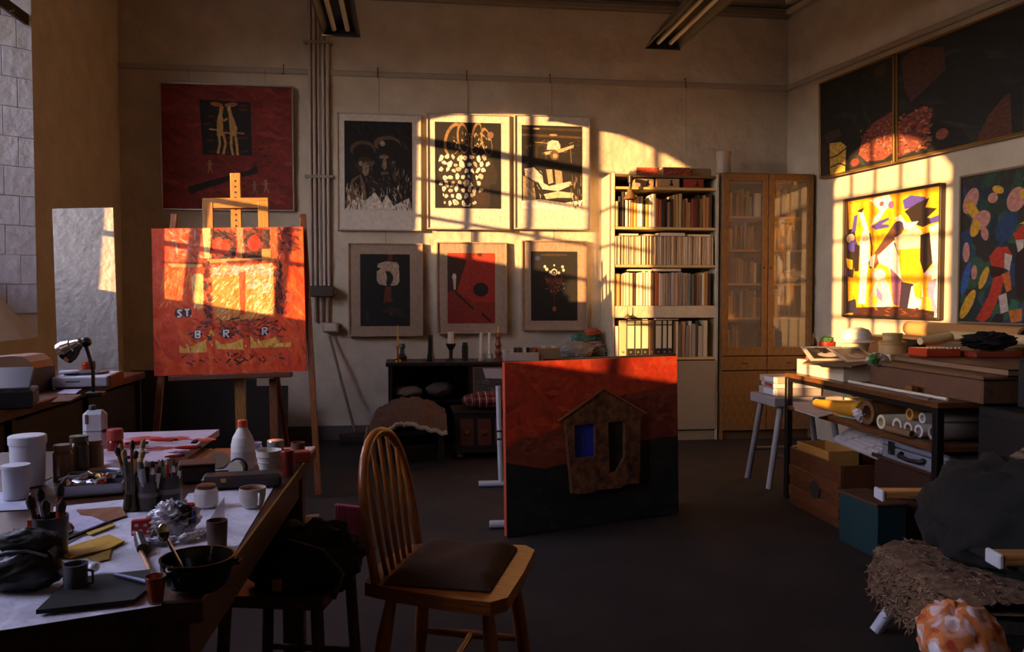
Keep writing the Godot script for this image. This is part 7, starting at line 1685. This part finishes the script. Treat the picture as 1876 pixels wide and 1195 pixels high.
	part(o, "small_end", rod([ga - (gb - ga).normalized() * 0.012, ga], [0.02, 0.026], 18), M("e6d29a", 0.5))
	part(o, "collar", rod([ga + (gb - ga) * 0.9, gb], [0.05, 0.052], 18), M("d89a34", 0.35))
	single("green_paper", "green and white paper under the golden tube", "paper", bx(Vector3(0.2, 0.004, 0.14), 0.001), M("a9b498", 0.8), Vector3(2.42, my + 0.0035, -4.1), Vector3(0, 0.2, 0))
	roll("brown_roll", "fat crumpled brown paper roll beside the golden tube", "paper roll", Vector3(2.3, my + 0.063, -3.84), Vector3(2.75, my + 0.063, -3.86), 0.06, M("8a5a2e", 0.75, "cloth"))
	single("white_tissue", "white tissue tucked before the brown roll", "tissue", MB.new().blob(Vector3.ZERO, Vector3(0.028, 0.03, 0.03), 0.35, 5.0, 67).mesh(), M("d0cbd0", 0.8), Vector3(2.3, my + 0.042, -3.905))
	var k := 0
	for q in [[3.70, 0.034, 0.035, "d8cba8", "plump cream paper roll at the left of the rolls"], [3.585, 0.034, 0.036, "c9bca8", "grey-cream paper roll on the middle board"], [3.515, 0.03, 0.031, "bdaea0", "buff paper roll in the middle of the rolls"], [3.45, 0.029, 0.03, "cfc6c0", "whitish paper roll in the middle of the rolls"], [3.36, 0.036, 0.037, "8f8276", "dark-mouthed grey paper roll at the near end"], [3.55, 0.092, 0.028, "b5853e", "ochre paper roll lying on top of the others"], [3.47, 0.085, 0.024, "c8c0bc", "thin white roll lying on top of the others"]]:
		roll("paper_roll", q[4], "paper roll", Vector3(2.29 + 0.01 * k, my + q[1] + 0.003, -q[0]), Vector3(2.95, my + q[1] + 0.003, -q[0] - 0.02), q[2], M(q[3], 0.75), "rolls on the middle board")
		k += 1
	roll("paper_roll", "small brown roll in front of the plump cream roll", "paper roll", Vector3(2.27, my + 0.019, -3.62), Vector3(2.283, my + 0.019, -3.44), 0.017, M("7a5a3a", 0.75))
	# ---------------------------------------------------------- under the rack
	o = thing("brown_chest", "low brown chest under the rack", "chest", Vector3(2.75, 0, -3.57))
	part(o, "body", MB.new().box(Vector3(0, 0.19, 0), Vector3(0.72, 0.38, 0.7), 0.008).mesh(), wood("4a2a1a", 2))
	part(o, "lid", MB.new().box(Vector3(0, 0.391, 0), Vector3(0.74, 0.022, 0.72), 0.005).mesh(), wood("5a3420", 2))
	part(o, "handle", rod([Vector3(-0.361, 0.26, -0.08), Vector3(-0.385, 0.25, -0.08), Vector3(-0.385, 0.25, 0.08), Vector3(-0.361, 0.26, 0.08)], 0.007, 6), M("2a221c", 0.4, "", 0.6))
	o = thing("metal_case", "aluminium attache case with black latches on the chest", "case", Vector3(2.53, 0.403, -3.53))
	var al := M("b9bcc8", 0.35, "", 0.6)
	part(o, "lower_shell", MB.new().box(Vector3(0, 0.034, 0), Vector3(0.36, 0.066, 0.52), 0.01).mesh(), al)
	part(o, "upper_shell", MB.new().box(Vector3(0, 0.086, 0), Vector3(0.36, 0.034, 0.52), 0.01).mesh(), al)
	part(o, "seam", MB.new().box(Vector3(0, 0.068, 0), Vector3(0.352, 0.004, 0.512)).mesh(), M("4a4a50", 0.4))
	for z in [-0.17, 0.17]:
		var lt := part(o, "latch", MB.new().box(Vector3(-0.184, 0.062, z), Vector3(0.01, 0.062, 0.045), 0.003).mesh(), M("1b1a18", 0.35))
		part(lt, "lock", MB.new().box(Vector3(-0.191, 0.045, z), Vector3(0.006, 0.012, 0.012), 0.002).mesh(), M("d8d8dc", 0.2, "", 0.9))
	part(o, "handle", rod([Vector3(-0.182, 0.05, -0.085), Vector3(-0.2, 0.042, -0.08), Vector3(-0.205, 0.036, 0), Vector3(-0.2, 0.042, 0.08), Vector3(-0.182, 0.05, 0.085)], [0.014, 0.012, 0.009, 0.012, 0.014], 8), M("1b1a18", 0.4))
	o = thing("fruit_crate", "open reddish wooden crate under the rack's far end", "crate", Vector3(2.45, 0, -4.22))
	open_box(o, Vector3(0.46, 0.33, 0.56), 0.014, wood("7a4524", 2))
	for yy in [0.08, 0.2]: part(o, "front_slat", MB.new().box(Vector3(-0.234, yy, 0), Vector3(0.008, 0.06, 0.555), 0.002).mesh(), wood("8a5028", 2))
	part(o, "stencil", rod([Vector3(-0.2385, 0.15, 0.03), Vector3(-0.2395, 0.15, 0.03)], 0.05, 16), M("2c2a24", 0.8))
	o = thing("yellow_carton", "open yellow-brown carton standing in the crate", "box", Vector3(2.34, 0.0145, -4.3), 0.03)
	open_box(o, Vector3(0.18, 0.355, 0.34), 0.006, M("b8823a", 0.75))
	o = thing("keyboard", "dusty white computer keyboard propped over the carton", "keyboard", Vector3.ZERO)
	o.transform = Transform3D(Basis(Vector3(0, 0, 1), Vector3(-0.5, 0.866, 0), Vector3(-0.866, -0.5, 0)) * Basis(Vector3(0, 0, 1), -0.06), Vector3(2.45, 0.425, -4.09))
	part(o, "body", MB.new().box(Vector3(0, 0, 0), Vector3(0.42, 0.03, 0.16), 0.008).mesh(), M("c4b8b4", 0.6))
	for r in 5:
		for c in 14: part(o, "key", bx(Vector3(0.0235, 0.009, 0.022), 0.002), M("cfc4c0" if (c + r) % 7 else "b5a8a2", 0.55), Vector3(-0.182 + c * 0.028, 0.019, -0.054 + r * 0.027))
	single("crumpled_sack", "greyish crumpled sack beside the keyboard", "sack", MB.new().blob(Vector3.ZERO, Vector3(0.1, 0.07, 0.09), 0.25, 3.0, 68).mesh(), M("7d6f62", 0.9, "cloth"), Vector3(2.56, 0.1, -4.32))
	o = thing("teal_box", "dark teal box on the floor before the chest", "box", Vector3(2.2, 0, -3.62), 0.06)
	part(o, "body", MB.new().box(Vector3(0, 0.12, 0), Vector3(0.15, 0.24, 0.3), 0.004).mesh(), M("143638", 0.6))
	part(o, "lid", MB.new().box(Vector3(0, 0.247, 0), Vector3(0.16, 0.014, 0.31), 0.003).mesh(), M("54331e", 0.7))
	# small white table beyond the rack
	o = thing("white_stool", "small white trestle stool at the far end of the rack", "stool", Vector3(2.5, 0, -5.0))
	var wm := M("9c9694", 0.55)
	part(o, "top", MB.new().box(Vector3(0, 0.545, 0), Vector3(0.46, 0.06, 0.36), 0.006).mesh(), wm)
	for e in [[-0.17, -0.14, -0.25, -0.16], [-0.17, 0.14, -0.25, 0.16], [0.17, -0.14, 0.25, -0.16], [0.17, 0.14, 0.25, 0.16]]: part(o, "leg", rod([Vector3(e[0], 0.515, e[1]), Vector3(e[2], 0.0, e[3])], 0.02, 8), wm)
	for z in [-0.15, 0.15]: part(o, "rail", rod([Vector3(-0.21, 0.2, z), Vector3(0.21, 0.2, z)], 0.012, 8), wm)
	for q in [[0.576, 0.26, 0.05, "a59c98", "grey carton on the white stool", 0.05], [0.627, 0.24, 0.03, "c9c4c4", "white carton with a red end on the stool's pile", -0.08], [0.658, 0.25, 0.04, "b5a294", "buff carton topping the pile on the white stool", 0.03]]:
		o = thing("flat_carton", q[4], "box", Vector3(2.46, q[0], -4.99), q[5])
		part(o, "body", MB.new().box(Vector3(0, q[2] * 0.5, 0), Vector3(q[1] + 0.06, q[2], 0.24), 0.003).mesh(), M(q[3], 0.7))
		part(o, "end_label", MB.new().box(Vector3(-q[1] * 0.5 - 0.0305, q[2] * 0.5, 0.02), Vector3(0.002, q[2] * 0.7, 0.14)).mesh(), M("a8342c" if q[3] == "c9c4c4" else "d6d6da", 0.6))
	# black pedestal and box at the near end
	o = thing("black_pedestal", "black drawer pedestal at the near end of the rack", "cabinet", Vector3(2.81, 0, -2.80))
	part(o, "carcass", MB.new().box(Vector3(0, 0.37, 0), Vector3(0.8, 0.74, 0.76), 0.006).mesh(), M("171614", 0.5))
	for y in [0.14, 0.37, 0.6]:
		var dr := part(o, "drawer", MB.new().box(Vector3(-0.404, y, 0), Vector3(0.012, 0.21, 0.72), 0.004).mesh(), M("1b1917", 0.45))
		part(dr, "pull", MB.new().box(Vector3(-0.416, y + 0.06, 0), Vector3(0.014, 0.012, 0.12), 0.004).mesh(), M("2c2926", 0.4, "", 0.5))
	single("black_chest", "black lidded box standing on the drawer pedestal", "box", bx(Vector3(0.55, 0.2, 0.5), 0.01), M("181715", 0.6), Vector3(2.78, 0.842, -2.83))
	# ---------------------------------------------------------- lounge chair
	var c0 := cw(1.33, 2.54, 0.0)
	var face := (cw(0.3, 2.56, 0) - c0).normalized()      # it faces left
	var ang := atan2(-face.z, face.x)
	o = thing("lounge_chair", "low lounge chair with white wooden frame under throws", "armchair", c0, ang)
	var wf := M("c6c8d0", 0.4); var birch := wood("c98f52", 0, 0.4)
	for sz in [-1, 1]:
		var z: float = sz * 0.36
		part(o, "front_leg", rod([Vector3(-0.12, 0.27, z * 0.9), Vector3(0.03, 0.0, z)], 0.024, 4), wf)
		part(o, "arm_support", MB.new().box(Vector3(-0.16, 0.385, z), Vector3(0.05, 0.2, 0.03), 0.004).mesh(), M("2a2620", 0.6))
		part(o, "arm", MB.new().box(Vector3(-0.25, 0.5, z), Vector3(0.54, 0.03, 0.065), 0.006).mesh(), birch)
		part(o, "arm_end", MB.new().box(Vector3(0.025, 0.498, z), Vector3(0.014, 0.04, 0.07), 0.004).mesh(), wf)
		part(o, "back_leg", MB.new().box(Vector3(-0.5, 0.27, z), Vector3(0.04, 0.5, 0.04), 0.004).mesh(), wf, Vector3.ZERO, Vector3(0, 0, 0.1))
	part(o, "seat", MB.new().box(Vector3(-0.28, 0.27, 0), Vector3(0.6, 0.06, 0.66), 0.02).mesh(), M("2a2620", 0.9, "cloth"), Vector3.ZERO, Vector3(0, 0, 0.06))
	part(o, "back", MB.new().box(Vector3(-0.56, 0.55, 0), Vector3(0.06, 0.56, 0.66), 0.02).mesh(), M("221f1a", 0.9, "cloth"), Vector3.ZERO, Vector3(0, 0, 0.12))
	# sheepskin hanging over the front of the seat
	var rows := []; var back := []
	var nz := FastNoiseLite.new(); nz.seed = 77; nz.frequency = 2.2; nz.fractal_octaves = 4
	for i in 30:
		var u := i / 29.0
		var row := []; var rb := []
		for j in 34:
			var v := j / 33.0
			var edge := 0.04 * nz.get_noise_2d(v * 6.0, 3.0)
			var z := lerpf(-0.31, 0.31, v) * (1.0 - 0.12 * u)
			var s1 := u * 0.62
			var q: Vector3
			if s1 < 0.36: q = Vector3(-0.32 + s1, 0.315, z)
			else: q = Vector3(0.04 + 0.03 * sin((s1 - 0.36) * 5.0), 0.315 - (s1 - 0.36) * (0.62 + edge * 6.0), z)
			var n := 0.02 + 0.028 * (nz.get_noise_3d(u * 12.0, v * 14.0, 0.0) * 0.5 + 0.5)
			var out := Vector3(0, 1, 0) if s1 < 0.34 else Vector3(0.8, 0.5, 0).normalized()
			row.append(q + out * n); rb.append(q)
		row.reverse()
		rows.append(row); back.append(rb)
	var sk := MB.new(); sk.grid(rows); sk.grid(back)
	o = thing("sheepskin", "shaggy brown sheepskin over the front of the lounge chair", "throw", c0, ang)
	part(o, "fleece", sk.mesh(), M("8a6a50", 0.95, "mottle", 0.0, Vector3(7, 7, 7)))
	var tf := MB.new()
	var rg := RandomNumberGenerator.new(); rg.seed = 9
	for i in 900:
		var a: Vector3 = rows[rg.randi_range(8, 29)][rg.randi_range(0, 33)]
		var d := Vector3(rg.randf_range(0.2, 1.0), rg.randf_range(-1.0, 0.6), rg.randf_range(-0.7, 0.7)).normalized() * rg.randf_range(0.01, 0.022)
		tf.tube([a, a + d], [0.0035, 0.0008], 4, false)
	part(o, "tufts", tf.mesh(), M("9a7a5c", 0.95)).set_meta("kind", "stuff")
	o = thing("dark_blanket", "dark blanket humped over the seat of the lounge chair", "blanket", c0, ang)
	part(o, "hump", MB.new().blob(Vector3(-0.28, 0.47, 0.12), Vector3(0.23, 0.2, 0.33), 0.12, 2.2, 71, 34, 20, -0.66).mesh(), M("1e1c17", 0.95, "cloth"))
	part(o, "fold", rod([Vector3(-0.14, 0.42, -0.16), Vector3(-0.1, 0.44, -0.02), Vector3(-0.12, 0.42, 0.14), Vector3(-0.2, 0.37, 0.24)], [0.02, 0.03, 0.028, 0.015], 10), M("24211b", 0.95, "cloth"))
	o = thing("beige_rag", "beige woollen rag draped over the dark blanket", "cloth", c0, ang)
	part(o, "cloth", MB.new().blob(Vector3(-0.46, 0.655, 0.08), Vector3(0.11, 0.06, 0.2), 0.3, 3.0, 72, 34, 18).mesh(), M("8a7458", 0.95, "cloth"))
	part(o, "end", MB.new().blob(Vector3(-0.5, 0.73, -0.06), Vector3(0.03, 0.07, 0.03), 0.3, 3.0, 73).mesh(), M("8f785a", 0.95, "cloth"))
	# patterned cushion on a low black stool, nearest the viewer
	var c1 := cw(1.10, 1.98, 0.0)
	o = thing("low_stool", "low black stool under the patterned cushion", "stool", c1, 0.2)
	part(o, "seat", cyl(0.14, 0.14, 0.04, 22), M("1a1815", 0.5), Vector3(0, 0.2, 0))
	for q in 3: part(o, "leg", rod([Vector3(cos(q * 2.1) * 0.09, 0.2, sin(q * 2.1) * 0.09), Vector3(cos(q * 2.1) * 0.13, 0, sin(q * 2.1) * 0.13)], 0.013, 8), M("1a1815", 0.5))
	var ca := Art.new(128, 128, C("c9743a"), 95)
	for gx in 5:
		for gy in 5:
			ca.ell(gx / 5.0 + 0.1 + (0.1 if gy % 2 else 0.0), gy / 5.0 + 0.1, 0.055, 0.065, C("d8d0d4")); ca.ell(gx / 5.0 + 0.2, gy / 5.0 + 0.02, 0.03, 0.05, C("a83a22"))
	ca.grain(0.15, 44)
	var cm := art_mat(ca, 0.9); cm.uv1_triplanar = true; cm.uv1_scale = Vector3(3.4, 3.4, 3.4)
	single("patterned_cushion", "orange cushion with white spots on the low black stool", "cushion", MB.new().blob(Vector3(0, 0, 0), Vector3(0.095, 0.1, 0.1), 0.1, 2.5, 74, 34, 20).mesh(), cm, c1 + Vector3(0, 0.356, 0), Vector3(0.2, 0, 0.3))
	# dark canvases leaning on the end wall behind the easel
	for q in [[240, 372, 0.62, 6.82, "tall black-brown canvas leaning in the corner behind the easel"], [330, 470, 0.55, 6.74, "dark green-black canvas leaning behind the easel"], [420, 528, 0.5, 6.66, "small dark brown canvas leaning behind the easel"]]:
		var a := PD(q[0], 760, q[3]); var b := PD(q[1], 760, q[3])
		o = thing("leaning_canvas", q[4], "canvas", Vector3((a.x + b.x) * 0.5, 0.003, -q[3] + 0.06))
		o.rotation.x = -0.14
		part(o, "cloth", MB.new().box(Vector3(0, q[2] * 0.5, 0.012), Vector3(b.x - a.x, q[2], 0.006), 0.002).mesh(), M(["1c1712", "191b15", "241a13"][[0.62, 0.55, 0.5].find(q[2])], 0.8))
		part(o, "stretcher", MB.new().box(Vector3(0, q[2] * 0.5, 0), Vector3(b.x - a.x, q[2], 0.018), 0.002).mesh(), M("4a3a28", 0.7))
